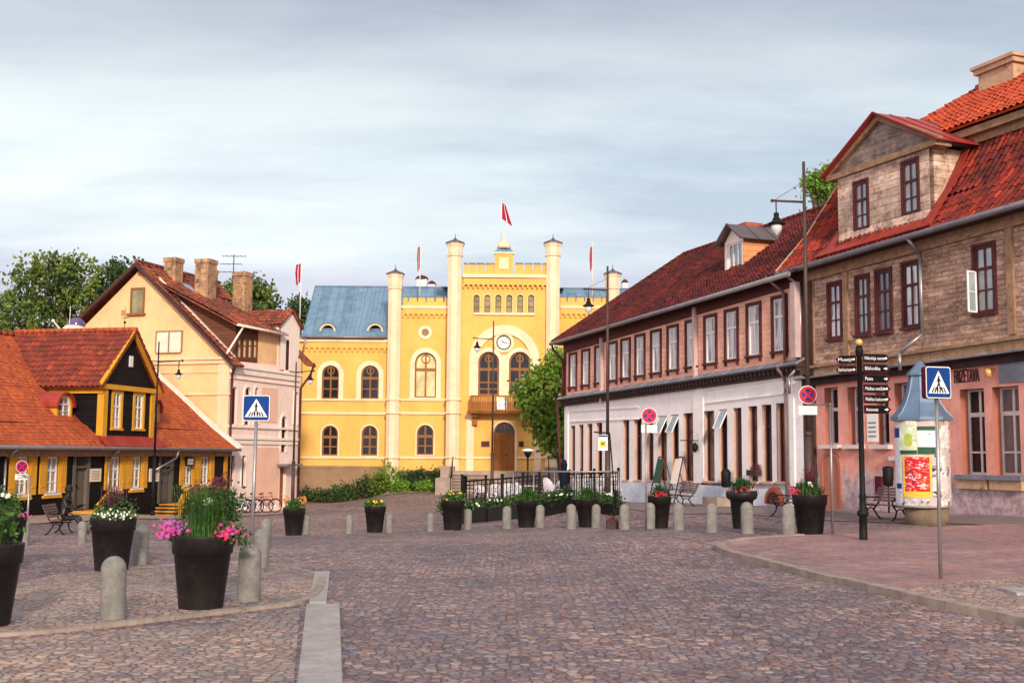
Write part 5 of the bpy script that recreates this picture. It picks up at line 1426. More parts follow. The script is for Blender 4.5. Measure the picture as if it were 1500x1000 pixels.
# street front with arched windows
zf = lambda px, py: Z(LP, px, py)
def rf(x0,x1,y0,y1,ar=False):
    c=(x0+x1)/2; return (S(LP,x0,(y0+y1)/2), S(LP,x1,(y0+y1)/2), Z(LP,c,y1), Z(LP,c,y0), ar)
fe = S(LP, 437.5, 600)
up_ = zf(400, 532)
fw = [rf(339,346,566,621,True), rf(358,366,567,622,True), rf(372.5,377.5,567,622,True), rf(411.5,419,609,662,True), rf(431,436,574,622,True), rf(337,342.5,667,712), rf(353.5,359,667,712)]
dr5 = rf(409.5,418,684,742)
mb = MB(); wall(mb, LP, 0, fe, (bot,bot), (cz,up_), fw+[dr5], .25)
mb.box(LP, .02, fe, bot, min(cz,up_)-.02, -9, -.27)
mk('front_wall', mb, M['lpink'], h5)
for i, h in enumerate(fw):
    window(LP, h5, h, M['maroon'], M['gl_dark'], rec=.16, t=.06, mull=(.5,), trans=(.66,.4), casing=M['lpinktrim'], cw=.16 if h[4] else .1, cn=.05, bar=.04)
mb = MB(); mb.box(LP, dr5[0]+.01, dr5[1]-.01, dr5[2], dr5[3], -.24, -.16); d = mk('door', mb, M['castlewood'], h5)
mb = MB(); mb.box(LP, dr5[0]-.5, dr5[1]+.6, dr5[3]+.08, dr5[3]+.2, 0, .8); mk('door_canopy', mb, M['gutter'], d)
mb = MB()
for py, hh_, nn in ((536,.12,.2),(542,.3,.12),(553,.08,.1),(624,.12,.12),(641,.14,.14),(647,.2,.08)):
    z_ = Z(LP,340,py)
    mb.box(LP, 0, fe, z_-hh_/2, z_+hh_/2, -.05, nn)
mk('string_course', mb, M['lpinktrim'], h5)
q = rf(382,406,568,618); mb = MB(); mb.box(LP, q[0], q[1], q[2], q[3], .001, .04); q = rf(372,407,655,740); mb.box(LP, q[0], q[1], q[2], q[3], .001, .05)
mk('raised_panel', mb, M['lpinkbox'], h5)
mb = MB(); mb.path([LP.pt(.05,cz-.3,.3),LP.pt(.05,cz-.8,.12),LP.pt(.05,-1.2,.12)], .07); mk('downpipe', mb, M['maroon'], h5)
mb = MB(); mb.path([LP.pt(fe+.6,up_+.3,.7),LP.pt(fe+.5,up_-.4,.5),LP.pt(fe-.1,up_-1.3,.15),LP.pt(fe-.1,-1.3,.15)], .07); mk('downpipe', mb, M['maroon'], h5)
# attic storey: shed dormer + pedimented bay
tzA = zf(378, 482); s_a, s_b, s_c = S(LP,346,510), S(LP,380,510), S(LP,408,510)
aw = [rf(351+i*7.6,355.5+i*7.6,497,524) for i in range(4)]
mb = MB(); wall(mb, LP, s_a, s_b, (cz,cz), (tzA,tzA), aw, .12, -.1); mb.box(LP, s_a+.01, s_b, cz-.2, tzA, -4.6, -.25)
sh = mk('shed_dormer', mb, M['brownboards'], h5)
for h in aw: window(LP, sh, h, M['brownframe'], M['castlecream'], rec=.06, t=.05, mull=(), trans=(.66,), n=-.1, bar=.04)
mb = MB(); mb.box(LP, s_b+.01, s_c, cz-.1, tzA, -4.6, -.08); mk('render_wall', mb, M['gable'], sh)
mb = MB()
rA, rB = LP.pt(s_a-.8,tzA-.05,.45), LP.pt(s_c+.1,tzA-.05,.45); rC = LP.pt(s_c+.1,az_-.4,axs); rD = LP.pt(s_a-.8,az_-.4,axs)
pantile(mb, rA, rB, rC, rD, .25, .34, .045, .04)
mk('shed_roof', mb, M['tile_mix'], sh)
mb = MB(); mb.prism(LG, [(-.05,cz-.1),(-.05,tzA+.02),(axs+.3,az_-.45)], -s_a-.15, -s_a+.02); mk('cheek', mb, M['brownboards'], sh)
mb = MB(); mb.bar(LG, (-.0,cz+.15), (axs+1.0,az_-slope*1.0+.12), .12, -s_a+.02, -s_a+.22); mk('flashing', mb, M['lpinktrim'], sh)
mb = MB(); gutter(mb, [LP.pt(s_a-.8,tzA-.1,.55), LP.pt(s_c+.1,tzA-.1,.55)], .07); mb.tube(LP.pt(s_a-.1,tzA-.1,.5), LP.pt(s_a-1.5,cz+.3,.35), .06); mk('gutter', mb, M['lpinktrim'], sh)
s_d = S(LP,436,500); ped = zf(424, 456); pe = zf(420, 478)
hb = rf(416,421.5,497,549,True)
mb = MB(); wall(mb, LP, s_c, s_d, (up_-.3,up_-.3), (pe,pe), [hb], .15, .12); mb.box(LP, s_c+.01, s_d, up_-.3, pe, -4, -.05); mb.prism(LP, [(s_c-.1,pe),(s_d+.1,pe),((s_c+s_d)/2,ped)], -4, .12)
bay = mk('pediment_bay', mb, M['lpinktrim'], h5)
window(LP, bay, hb, M['maroon'], M['maroon'], rec=.1, t=.05, mull=(), trans=(.66,), n=.12)
mb = MB(); c_ = (s_c+s_d)/2
pantile(mb, LP.pt(s_c-.25,pe,-5), LP.pt(s_c-.25,pe,.3), LP.pt(c_,ped+.12,.3), LP.pt(c_,ped+.12,-5), .25, .34, .04, .04)
pantile(mb, LP.pt(s_d+.25,pe,.3), LP.pt(s_d+.25,pe,-5), LP.pt(c_,ped+.12,-5), LP.pt(c_,ped+.12,.3), .25, .34, .04, .04)
mk('bay_roof', mb, M['tile_mix'], bay)
mb = MB(); a_ = LP.pt(fe-.3,zf(433,520)+.9,.7)
zz = zf(440,536)
seam_roof(mb, LP.pt(s_d-.1,zz,.7), LP.pt(s_d+1.2,zz,.7), LP.pt(s_d+.8,zz+1.3,-.6), LP.pt(s_d-.1,zz+1.3,-.6), .6)
mk('side_roof', mb, M['tile_mix'], h5)
mb = MB(); mb.box(LP, fe+.01, fe+.5, bot, zz, -6, -.3); mk('rear_wing', mb, M['lpink'], h5)
# chimneys
def chim(x0, x1, yt, yb, n_, lb=None):
    m_ = (yt+yb)/2; s0_, s1_ = S(LG,x0,m_,n_), S(LG,x1,m_,n_); z1_, z0_ = Z(LG,(x0+x1)/2,yt,n_), Z(LG,(x0+x1)/2,yb,n_)
    mb = MB(); w_ = s1_-s0_
    mb.box(LG, s0_+.05, s1_-.05, z0_-1.2, z1_-.25, n_-w_*.9, n_); mb.box(LG, s0_, s1_, z1_-.25, z1_, n_-w_*.95, n_+.05)
    mk('chimney', mb, M['brick'], h5)
    mb = MB(); mb.box(LG, s0_+.12, s1_-.12, z1_-.001, z1_+.05, n_-w_*.8, n_-.1)
chim(239,258,377,404,-2); chim(284.5,306,379,430,-3.3); chim(306.5,315,395,425,-5.5); chim(340,360,398,442,-6)
for px, py, n_ in ((268,415,-2.6),(325,432,-5)):
    q = LG.hit(px, py, n_); mb = MB(); u = (LG.d*1.0 + Vector((0,0,-slope))).normalized(); nn = Vector((0,0,1))
    p = LG.pt(q[0], az_+.12+slope*-(q[0]-axs)+.12, n_)
    a_ = p; b_ = p+u*1.1; e_ = LG.n*-.7
    mb.hexa([a_,a_+e_,b_+e_,b_,a_+nn*.08,a_+e_+nn*.08,b_+e_+nn*.08,b_+nn*.08]); mk('roof_window', mb, M['winglass'], h5)
# antenna
q = LG.hit(342, 400, -6.6); top = Z(LG,342,373,-6.6); p = LG.pt(q[0], q[1]-.5, -6.6)
t_ = thing('tv_antenna', 'thin television aerial standing by the rightmost sooty chimney', 'antenna', tuple(p))
mb = MB(); mb.tube(p, (p.x,p.y,top), .03, .03, 5); mk('mast', mb, M['iron'], t_)
for i, (w0, w1, dz_) in enumerate(((-.7,.75,.0),(-.85,.5,-.5),(-.9,.9,-1.0))):
    mb = MB(); a_ = Vector((p.x+w0,p.y,top-.1+dz_)); b_ = Vector((p.x+w1,p.y,top-.1+dz_)); mb.tube(a_, b_, .022, .022, 4)
    for k in range(6): c_ = a_.lerp(b_,k/5); mb.tube(c_+Vector((0,-.25,0)), c_+Vector((0,.25,0)), .012, .012, 4)
    mk('aerial_boom', mb, M['iron'], t_)
# rooftop vent drum, weather vane behind the black house ridge
p = at(109, 490, 57.5)
t_ = thing('roof_turret', 'white round drum with violet glass dome behind the black house ridge', 'turret', (p.x,p.y,p.z-1.2))
mb = MB(); k_ = 1/pxm(p)
mb.lathe((p.x,p.y,p.z-2.5), [(19*k_,0),(19*k_,2.5),(20*k_,2.6),(17*k_,2.5+9*k_),(13*k_,2.5+13*k_)], 20); mk('drum', mb, M['creamp'], t_)
mb = MB(); mb.ball((p.x+2*k_,p.y,p.z+14*k_), 12*k_, 16, 0, 1.1, 1, .9); mk('dome', mb, glass('violet_glass',(.12,.06,.2),.1,.8), t_)
mb = MB(); mb.tube((p.x-1*k_,p.y-.6,p.z+8*k_), (p.x-1*k_,p.y-.6,p.z+40*k_), .02, .02, 5); mb.tube((p.x-18*k_,p.y,p.z+4*k_), (p.x-32*k_,p.y,p.z+20*k_), .05, .04, 5); mb.ball((p.x-32*k_,p.y,p.z+20*k_), .1, 8)
mk('rod', mb, M['sfr'], t_)
p = at(182, 492, 56); t_ = thing('weather_vane', 'thin weather vane with small red pennant in front of the apricot gable', 'weather vane', tuple(p)); k_ = 1/pxm(p)
mb = MB(); mb.tube(p-Vector((0,0,.6)), p+Vector((0,0,42*k_)), .025, .012, 5); mb.ball(p+Vector((0,0,20*k_)), .07, 8); mk('rod', mb, M['iron'], t_)
mb = MB(); mb.box(W0, p.x-6*k_, p.x-1*k_, p.z+30*k_, p.z+38*k_, p.y-.02, p.y+.02, 0); mb.tube(p+Vector((-5*k_,0,27*k_)), p+Vector((5*k_,0,27*k_)), .02, .02, 4, 1); mk('pennant', mb, [M['pet_or'],M['iron']], t_)
# ================================================================== TREES AND SHRUBS
def leaves(mb, blobs, n, size, m=0, shell=.55, two=False):
    tot = sum((b[1]*b[2]*b[3])**(2/3) for b in blobs)
    for c, rx, ry, rz in blobs:
        k = int(n*(rx*ry*rz)**(2/3)/tot); c = Vector(c)
        # every lobe is made of twig clumps, each a tuft of leaves
        cl = max(4, k//16)
        for _ in range(cl):
            d = Vector((random.gauss(0,1), random.gauss(0,1), random.gauss(0,1))).normalized()
            rr = random.uniform(shell, 1.06)**.8
            q = c + Vector((d.x*rx*rr, d.y*ry*rr, d.z*rz*rr)); cr = size*random.uniform(1.3, 3.0); dark = random.random() < .38
            for _ in range(random.randint(9, 20)):
                p = q + Vector((random.gauss(0,.5), random.gauss(0,.5), random.gauss(0,.42)))*cr
                a = Vector((random.gauss(0,1), random.gauss(0,1), random.gauss(0,.6))).normalized()
                b = a.orthogonal().normalized(); b.rotate(Matrix.Rotation(random.uniform(0,2*PI), 3, a))
                s = size*random.uniform(.6, 1.25); c2 = a.cross(b).normalized()*s*.45; mm = m+1 if (two and dark) else m
                mb.face([p-b*s*.6, p-c2*.9+a*s*.1, p+b*s*.7, p+c2*.9+a*s*.1], mm)
def tree(label, base, hgt, blobs, n, size, mat, group=None, tr=.3, lean=(0,0)):
    t = thing('broadleaf_tree', label, 'tree', tuple(base), group)
    mb = MB(); base = Vector(base); topb = Vector(blobs[0][0])
    fork = base.lerp(Vector((topb.x,topb.y,topb.z)), .62); fork.z = base.z+hgt
    mb.tube(base-Vector((0,0,.3)), base+Vector((0,0,.4)), tr*1.5, tr, 10); mb.tube(base+Vector((0,0,.4)), fork, tr, tr*.6, 10)
    for c, rx, ry, rz in blobs:
        c = Vector(c); m_ = fork.lerp(c,.5)+Vector((random.uniform(-.3,.3),0,.2))
        mb.tube(fork, m_, tr*.45, tr*.28, 7); mb.tube(m_, c, tr*.28, tr*.1, 6)
        for _ in range(5):
            d = Vector((random.gauss(0,1)*rx, random.gauss(0,1)*ry, random.gauss(0,1)*rz))*.5
            mb.tube(c.lerp(m_,random.uniform(0,.5)), c+d, tr*.1, tr*.03, 5)
    mk('trunk', mb, M['bark'], t)
    mb = MB(); leaves(mb, blobs, n, size, two=True); mk('crown', mb, [M[mat], M['leaf'] if mat == 'leaf_br' else M['leaf_dk']], t, recalc=False)  # second leaf colour paints shaded gaps between lit clumps into the crown
    return t
def blobset(Y, items):
    """items: (px, py, radius in px, squash)"""
    out = []
    for i, it in enumerate(items):
        px, py, r = it[:3]; yy = Y + random.uniform(-1.2,1.2)
        p = at(px, py, yy); k = r/pxm(p); out.append((tuple(p), k*(it[4] if len(it) > 4 else 1), k, k*(it[3] if len(it) > 3 else .9)))
    return out
TG = 'trees standing behind the houses'
b = blobset(100, [(78,425,48),(45,420,40),(110,410,38),(30,465,42),(75,480,52),(120,455,42),(70,392,26),(100,390,22),(5,470,30),(60,520,50)])
tree('broad leafy tree behind the black timber house at the far left', (b[0][0][0], 100, -1), 6, b, 9000, .34, 'leaf', TG, .5)
b = blobset(104, [(175,420,32),(160,440,30),(190,400,20),(172,396,18),(150,470,30)])
tree('darker tree between the far left tree and the apricot gable', (b[0][0][0], 104, -1), 6, b, 3800, .32, 'leaf_dk', TG, .4)
b = blobset(98, [(372,440,32),(350,430,24),(392,448,20),(372,420,20),(335,440,20),(370,470,30)])
tree('tree rising behind the sooty chimneys of the apricot house', (b[0][0][0], 98, -1), 6, b, 4200, .30, 'leaf', TG, .4)
b = blobset(108, [(444,448,16),(435,452,13),(440,466,16)])
tree('small dark tree peeping out left of the blue roof', (b[0][0][0], 108, -1), 8, b, 1100, .28, 'leaf_dk', TG, .3)
b = blobset(70, [(1208,262,20),(1197,275,18),(1215,285,22),(1225,250,14),(1190,268,10),(1213,320,24)])
tree('tree top showing above the tiled roofs left of the gable dormer', (b[0][0][0], 70, 0), 9, b, 2200, .26, 'leaf_br', TG, .4)
b = blobset(72, [(808,590,33,1,.9),(790,570,26),(775,590,18),(815,545,30),(822,620,26),(800,555,22),(830,530,20),(810,640,20),(795,615,22),(770,575,14),(822,655,15)])
gt = G(824, 732)
tree('bright green tree between the town hall and the pink clapboard house', (b[0][0][0]+.7, 72, g(b[0][0][0],72)), 4, b, 6500, .27, 'leaf_br', None, .16)

def shrub(label, px, py, w, h, Y=80.4, n=900, size=.14, mat='leaf_dk', group=None, cat='shrub'):
    p = Vector(at(px, py, Y)); p.z = g(p.x, p.y); k = pxm(p); w /= k; h /= k
    t = thing('leafy_shrub', label, cat, tuple(p), group)
    mb = MB()
    for i in range(6):
        a = random.uniform(0,2*PI); mb.tube(p, p+Vector((math.cos(a)*w*.3, math.sin(a)*w*.25, h*.7)), .025, .01, 5)
    mk('stem', mb, M['bark'], t)
    bl = [((p.x+random.uniform(-.3,.3)*w, p.y+random.uniform(-.2,.2)*w, p.z+h*random.uniform(.4,.6)), w*.3, w*.3, h*.42) for _ in range(4)] + [((p.x,p.y,p.z+h*.35), w*.5, w*.35, h*.38)]
    mb = MB(); leaves(mb, bl, n, size, 0, .35); mk('foliage', mb, M[mat], t, recalc=False)
SG = 'shrubs along the foot of the town hall'
for i, (px, py, w, h, mt, lb) in enumerate([(457,733,34,22,'leaf_dk','low dark shrub nearest the pale pink house'),(484,731,34,22,'leaf_dk','low dark shrub under the first lower window of the town hall'),
      (505,730,36,32,'leaf_dk','shrub between the two lower left windows of the town hall'),(532,728,38,40,'leaf_dk','taller shrub under the second lower window of the town hall'),
      (560,727,38,40,'leaf','dense shrub in front of the lower left turret base'),(578,724,34,46,'leaf_br','tallest yellowish green shrub at the turret foot'),(600,723,34,34,'leaf_dk','dark shrub just right of the turret foot'),
      (617,720,34,42,'leaf_dk','dark shrub beneath the third lower window of the town hall'),(634,718,26,36,'leaf_dk','dark shrub beside the left stair parapet'),(590,726,26,18,'leaf_br','small rounded pale shrub in front of the dark ones'),(622,722,26,16,'leaf_br','small rounded pale shrub at the right end of the shrub row')]):
    shrub(lb, px, py, w*1.2, h, 80.6-(i>8)*1.0, 1000, .15, mt, SG)

# ================================================================== BOLLARDS
BG = 'concrete bollards around the square'
def bollard0():
    t = thing('bollard', '', 'bollard', (0,0,0), BG)
    mb = MB(); r = .155
    mb.lathe((0,0,0), [(r,-.15),(r,.0),(r*.99,.62)]+[(r*.99*math.cos(a), .62+r*1.0*math.sin(a)) for a in [PI/2*i/6 for i in range(1,6)]]+[(.002,.62+r)], 24)
    return mk('bollard', mb, M['bollard'], label='x', cat='bollard', group=BG)
for o in [x for x in COL.objects if x.name.startswith('bollard')]: pass
mb = MB(); r = .155
mb.lathe((0,0,0), [(r,-.15),(r,.0),(r*.985,.62)]+[(r*.985*math.cos(a), .62+r*math.sin(a)) for a in [PI/2*i/6 for i in range(1,6)]]+[(.002,.62+r)], 24)
BOL = mk('bollard', mb, M['bollard'], label='x', cat='bollard', group=BG)
bl = [(165,907,92,'foremost bollard, left of the front planter with pink flowers'),(204,826,58,'bollard touching the right side of the planter with white flowers'),
 (364,881,84,'large bollard between the front planter and the left crossing sign'),(381,832,58,'bollard close behind the left crossing sign post'),(389,800,40,'small far bollard behind the left crossing sign post'),
 (120,795,26,'small pale bollard between the seated statue and the white-flowered planter'),(35,798,36,'pale bollard between the leftmost planters and the seated statue'),
 (448,782,25,'bollard right beside the far left small planter with orange flowers'),(511,781,27,'bollard left of the low planter in the middle distance'),(570,779,26,'bollard right of the low planter in the middle distance'),
 (630,778,27,'bollard left of the planter by the slatted bench'),(685,775,30,'bollard in front of the slatted bench by the café'),(742,774,33,'bollard left of the planter before the café railing'),
 (791,772,33,'bollard right of the planter before the café railing'),(837,774,36,'bollard left of the planter behind which the lamp post stands'),(873,772,34,'bollard right of the planter behind which the lamp post stands'),
 (915,775,37,'bollard right of the flower box with the iron sign hanger'),(952,774,38,'bollard left of the planter below the middle no-stopping sign'),(994,776,40,'bollard right of the planter below the middle no-stopping sign'),
 (1042,779,42,'bollard standing alone before the white shop floor'),(1095,781,46,'bollard partly in front of the wide-rimmed planter'),(1155,787,49,'mossy bollard left of the black planter with maroon spikes')]
for i, (px, py, h, lb) in enumerate(bl):
    p = G(px, py); sc_ = h/pxm(p)/.775
    sc_ = min(1.25, max(.75, sc_))
    o = BOL if i == 0 else BOL.copy()
    if i: COL.objects.link(o)
    o.location = (p.x, p.y, p.z); o.scale = (sc_,)*3; o['label'] = lb; o.rotation_euler = (R(random.uniform(-1,1)), R(random.uniform(-1.2,1.2)), random.uniform(0,6))

# ================================================================== PLANTERS
PG = 'tall black planters around the square'
def blades(mb, c, n, h, r, m, w=.02, droop=.5, spread=.6):
    for _ in range(n):
        a = random.uniform(0,2*PI); q = Vector((c[0]+random.gauss(0,r*.35), c[1]+random.gauss(0,r*.35), c[2]))
        d = Vector((math.cos(a), math.sin(a), 0)); side = Vector((-d.y, d.x, 0))*w*random.uniform(.6,1.3); hh = h*random.uniform(.55,1); sp_ = r*spread*random.uniform(.3,1.3)
        pts = [q, q+d*sp_*.35+Vector((0,0,hh*.5)), q+d*sp_*.8+Vector((0,0,hh*.9)), q+d*sp_*(1+droop)+Vector((0,0,hh*(1-.25*droop)))]
        for k in range(3):
            w0 = 1-k*.25; w1 = 1-(k+1)*.3
            mb.face([pts[k]-side*w0, pts[k]+side*w0, pts[k+1]+side*w1, pts[k+1]-side*w1], m)
def flowers(mb, c, n, rx, rz, size, m):
    for _ in range(n):
        p = Vector(c)+Vector((random.gauss(0,rx*.5), random.gauss(0,rx*.5), random.gauss(0,rz*.5))); k = size*random.uniform(.7,1.3)
        nn = Vector((random.gauss(0,.6), -1+random.gauss(0,.5), random.gauss(.5,.5))).normalized(); a = nn.orthogonal().normalized(); b_ = nn.cross(a)
        for j in range(5):
            t0 = 2*PI*j/5; e = a*math.cos(t0)+b_*math.sin(t0); f = a*math.cos(t0+.55)+b_*math.sin(t0+.55); h_ = a*math.cos(t0-.55)+b_*math.sin(t0-.55)
            mb.face([p, p+h_*k*.7+nn*k*.2, p+e*k+nn*k*.25, p+f*k*.7+nn*k*.2], m)
_mk = mk
def mkf(name, *a, **k):
    return _mk(name, *a, kind='stuff' if name.endswith('flowers') else None, **k)
def planter(px, py, hpx, label, plant, wide=1.0, rim=False):
    p = G(px, py); sc_ = hpx/pxm(p)/.97; sc_ = min(1.2, max(.85, sc_))
    t = thing('planter', label, 'planter', tuple(p), PG)
    mb = MB(); R1, R0 = .40*wide, .285*wide; H = .97
    mb.lathe(p, [(R0*.96,-.02),(R0,0),(R0+(R1-R0)*.74,.73),(R1*.985,.735),(R1*1.02,.95),(R1*1.03,.97),(R1*.95,.97),(R1*.93,.86)], 36)
    if rim: mb.lathe(p+Vector((0,0,.74)), [(R1*1.0,0),(R1*1.2,.05),(R1*1.28,.16),(R1*1.2,.24),(R1*.98,.235)], 36)
    mkf('pot', mb, M['pot'], t)
    mb = MB(); mb.lathe(p, [(R1*.94,.87),(R1*.5,.9),(.001,.92)], 24); mkf('soil', mb, M['soil'], t)
    def bush(mats, blobs, n, size, key='foliage'):
        mb = MB(); leaves(mb, [((p.x+x,p.y+y,p.z+z),a,b_,c_) for x,y,z,a,b_,c_ in blobs], n, size, 0, .2); mk(key, mb, M[mats], t, recalc=False)
    C = (p.x, p.y, p.z+.9)
    if plant == 'front':
        mb = MB(); blades(mb, (p.x+.05,p.y,p.z+.88), 520, .85, .34, 0, .0065, .7, 1.0); mkf('grasses', mb, M['leaf_pl'], t, recalc=False)
        bush('leaf_mar', [(.2,.05,1.62,.12,.1,.14),(-.12,.05,1.55,.08,.08,.12)], 260, .045, 'maroon_foliage')
        bush('leaf_dk', [(.28,.05,1.35,.16,.16,.34),(-.1,.1,1.3,.14,.14,.25),(-.32,0,1.0,.18,.2,.12),(.34,-.05,.98,.2,.2,.12)], 1100, .06)
        mb = MB(); flowers(mb, (p.x-.4,p.y-.12,p.z+1.03), 80, .19, .12, .023, 0); flowers(mb, (p.x+.38,p.y-.16,p.z+1.0), 60, .17, .1, .023, 0); mkf('pink_flowers', mb, M['pet_pink'], t, recalc=False)
        mb = MB(); flowers(mb, (p.x-.33,p.y-.1,p.z+1.08), 60, .16, .1, .023, 0); mkf('violet_flowers', mb, M['pet_viol'], t, recalc=False)
        mb = MB(); flowers(mb, (p.x+.3,p.y-.2,p.z+.98), 16, .16, .08, .03, 0); mkf('red_flowers', mb, M['pet_red'], t, recalc=False)
        mb = MB(); flowers(mb, (p.x+.05,p.y-.1,p.z+1.4), 5, .05, .04, .05, 0); mkf('white_flowers', mb, M['pet_white'], t, recalc=False)
    elif plant == 'white':
        mb = MB(); blades(mb, C, 150, .75, .24, 0, .008, .3, .6); mkf('grasses', mb, M['leaf_mar'], t, recalc=False)
        bush('leaf_dk', [(.05,0,1.15,.25,.2,.22),(-.15,.05,1.1,.16,.16,.15)], 700, .06); bush('leaf_pl', [(.0,-.1,1.0,.34,.25,.12)], 500, .06, 'low_foliage')
        mb = MB(); flowers(mb, (p.x+.1,p.y-.2,p.z+1.03), 120, .3, .1, .023, 0); mkf('white_flowers', mb, M['pet_white'], t, recalc=False)
    elif plant == 'edge':
        bush('leaf_pl', [(.1,0,1.05,.28,.28,.15),(.0,0,1.25,.24,.22,.18)], 900, .055); bush('leaf_dk', [(-.1,0,1.2,.3,.3,.25)], 500, .07, 'dark_foliage')
        mb = MB(); flowers(mb, (p.x+.42,p.y-.05,p.z+.98), 16, .09, .09, .023, 0); mkf('pink_flowers', mb, M['pet_pink'], t, recalc=False)
        mb = MB(); flowers(mb, (p.x+.15,p.y-.2,p.z+1.38), 5, .08, .03, .05, 0); mkf('white_flowers', mb, M['pet_white'], t, recalc=False)
    elif plant == 'cut':
        bush('leaf_pl', [(.05,0,1.12,.26,.26,.16),(-.1,0,1.3,.26,.25,.2)], 900, .06)
        mb = MB(); blades(mb, C, 160, .6, .25, 0, .008, .4, .7); mkf('grasses', mb, M['leaf_dk'], t, recalc=False)
    elif plant == 'maroon':
        mb = MB(); blades(mb, C, 120, .85, .22, 0, .010, .2, .7); mkf('maroon_spikes', mb, M['leaf_mar'], t, recalc=False)
        mb = MB(); blades(mb, C, 220, .5, .3, 0, .011, .4, .8); mkf('grasses', mb, M['leaf_pl'], t, recalc=False)
        bush('leaf_dk', [(0,0,1.05,.34,.3,.14)], 400, .06)
        mb = MB(); flowers(mb, (p.x-.36,p.y-.1,p.z+1.05), 22, .12, .1, .032, 0); mkf('red_flowers', mb, M['pet_red'], t, recalc=False)
        mb = MB(); flowers(mb, (p.x-.05,p.y-.2,p.z+1.2), 5, .05, .04, .05, 0); mkf('white_flowers', mb, M['pet_white'], t, recalc=False)
    elif plant == 'mixed':
        mb = MB(); blades(mb, C, 90, .5, .25, 0, .02, .4, .8); mkf('grasses', mb, M['leaf_pl'], t, recalc=False)
        bush('leaf_dk', [(0,0,1.05,.32,.3,.16)], 500, .06)
        mb = MB(); flowers(mb, (p.x,p.y-.2,p.z+1.02), 40, .34, .1, .032, 0); mkf('red_flowers', mb, M['pet_red'], t, recalc=False)
    elif plant == 'tall':
        mb = MB(); blades(mb, C, 240, .62, .25, 0, .011, .35, .8); mkf('grasses', mb, M['leaf_pl'], t, recalc=False)
        bush('leaf_dk', [(.1,0,1.1,.3,.25,.16)], 400, .06); bush('leaf_pl', [(-.1,0,1.05,.32,.3,.14)], 400, .06, 'low_foliage')
    elif plant == 'orange':
        bush('leaf_pl', [(0,0,1.05,.34,.3,.16),(0,-.1,1.2,.15,.15,.15)], 600, .07)
        mb = MB(); flowers(mb, (p.x-.3,p.y,p.z+1.25), 22, .14, .18, .05, 0); flowers(mb, (p.x+.3,p.y,p.z+1.25), 22, .14, .18, .05, 0); mkf('orange_flowers', mb, M['pet_or'], t, recalc=False)
    else:
        bush('leaf_pl', [(0,0,1.05,.36,.32,.15)], 600, .07)
        mb = MB(); flowers(mb, (p.x,p.y-.15,p.z+1.12), 12, .3, .1, .05, 0); mkf('yellow_flowers', mb, M['syellow'], t, recalc=False)
        if plant == 'draped': bush('leaf_dk', [(-.36,-.05,.75,.14,.2,.3)], 300, .06, 'trailing_foliage')
    t.scale = (sc_,)*3
    t['label'] = label
planter(294, 891, 107, 'big foremost planter with tall grasses and pink and violet flowers', 'front')
planter(163, 836, 78, 'planter with a cushion of white flowers and maroon leaves', 'white')
planter(-24, 917, 120, 'planter cut by the lower left edge of the photo, full of green leaves', 'cut')
planter(2, 832, 75, 'planter behind the cut-off one at the left edge, with pink flowers at its rim', 'edge')
planter(430, 783.5, 35.5, 'small planter with orange flowers in front of the pale pink house', 'orange')
planter(549, 779, 36, 'lone planter with yellow-green leaves before the town hall shrubs', 'low')
planter(663, 775.5, 43, 'planter with foliage trailing over its left side beside the slatted bench', 'draped')
planter(771, 771.8, 39, 'planter with green spiky plants in front of the café railing', 'tall')
planter(860, 771.3, 40.6, 'planter with green spikes left of the hanging yellow sign', 'tall')
planter(966, 772.7, 46, 'planter with red flowers left of the bench by the white shop floor', 'mixed', .9)
planter(1087, 773.5, 54, 'planter with a bulging wide rim and red flowers', 'mixed', .82, True)
planter(1187, 785, 60.6, 'black planter with maroon spikes below the right no-stopping sign', 'maroon')

# ================================================================== STREET LAMPS
LG_ = 'tall lamp posts with hanging lanterns'
def lantern(t, c, k=1.0, glasscol='lampglass'):
    c = Vector(c); mb = MB()
    mb.lathe(c, [(.02*k,.0),(.02*k,-.12*k),(.09*k,-.14*k),(.09*k,-.3*k),(.13*k,-.33*k),(.13*k,-.4*k),(.30*k,-.5*k),(.31*k,-.53*k),(.17*k,-.53*k)], 12)
    ln = mk('lantern', mb, M['iron'], t)
    mb = MB(); mb.lathe(c, [(.16*k,-.535*k),(.19*k,-.62*k),(.16*k,-.76*k),(.05*k,-.86*k),(.015*k,-.92*k)], 12); mk('lantern_glass', mb, M[glasscol], ln)
def street_lamp(px, ytop, Y, arm_y, lx, ly, label, r=.06, sc=1.0, basey=None, stay=True, mat='brownmetal'):
    top = at(px, ytop, Y)
    base = Vector((top.x, top.y, g(top.x, top.y))); t = thing('street_lamp', label, 'street lamp', tuple(base), LG_)
    mb = MB(); mid_ = base+Vector((0,0,2.6)); mb.tube(base-Vector((0,0,.1)), mid_, r*1.6, r*1.5, 12); mb.tube(mid_, mid_+Vector((0,0,.12)), r*1.9, r*1.2, 12)
    mb.tube(mid_, top, r, r*.6, 10); mb.tube(base, base+Vector((0,0,.25)), r*2.4, r*1.9, 12)
    mk('pole', mb, M[mat], t)
    a = at(px, arm_y, Y); e = at(lx, arm_y-2 if sc else arm_y, Y); mb = MB()
    mb.tube(a, e, r*.5, r*.45, 6); mb.tube(e-Vector((.08 if lx < px else -.08,0,0)), e, .05, .05, 6)
    if stay: mb.tube(a+(top-a)*.5, e, .012, .012, 4)
    h_ = at(lx+(4 if lx < px else -4)*sc, ly, Y); e2 = Vector((h_.x, e.y, e.z)); mb.tube(e2, h_, .025, .025, 5)
    mk('arm', mb, M[mat], t); return t, h_
t, h = street_lamp(1177, 237, 33.5, 296, 1133, 306, 'tallest lamp post, at the corner between pink clapboard and brown houses', .075); lantern(t, h, .9)
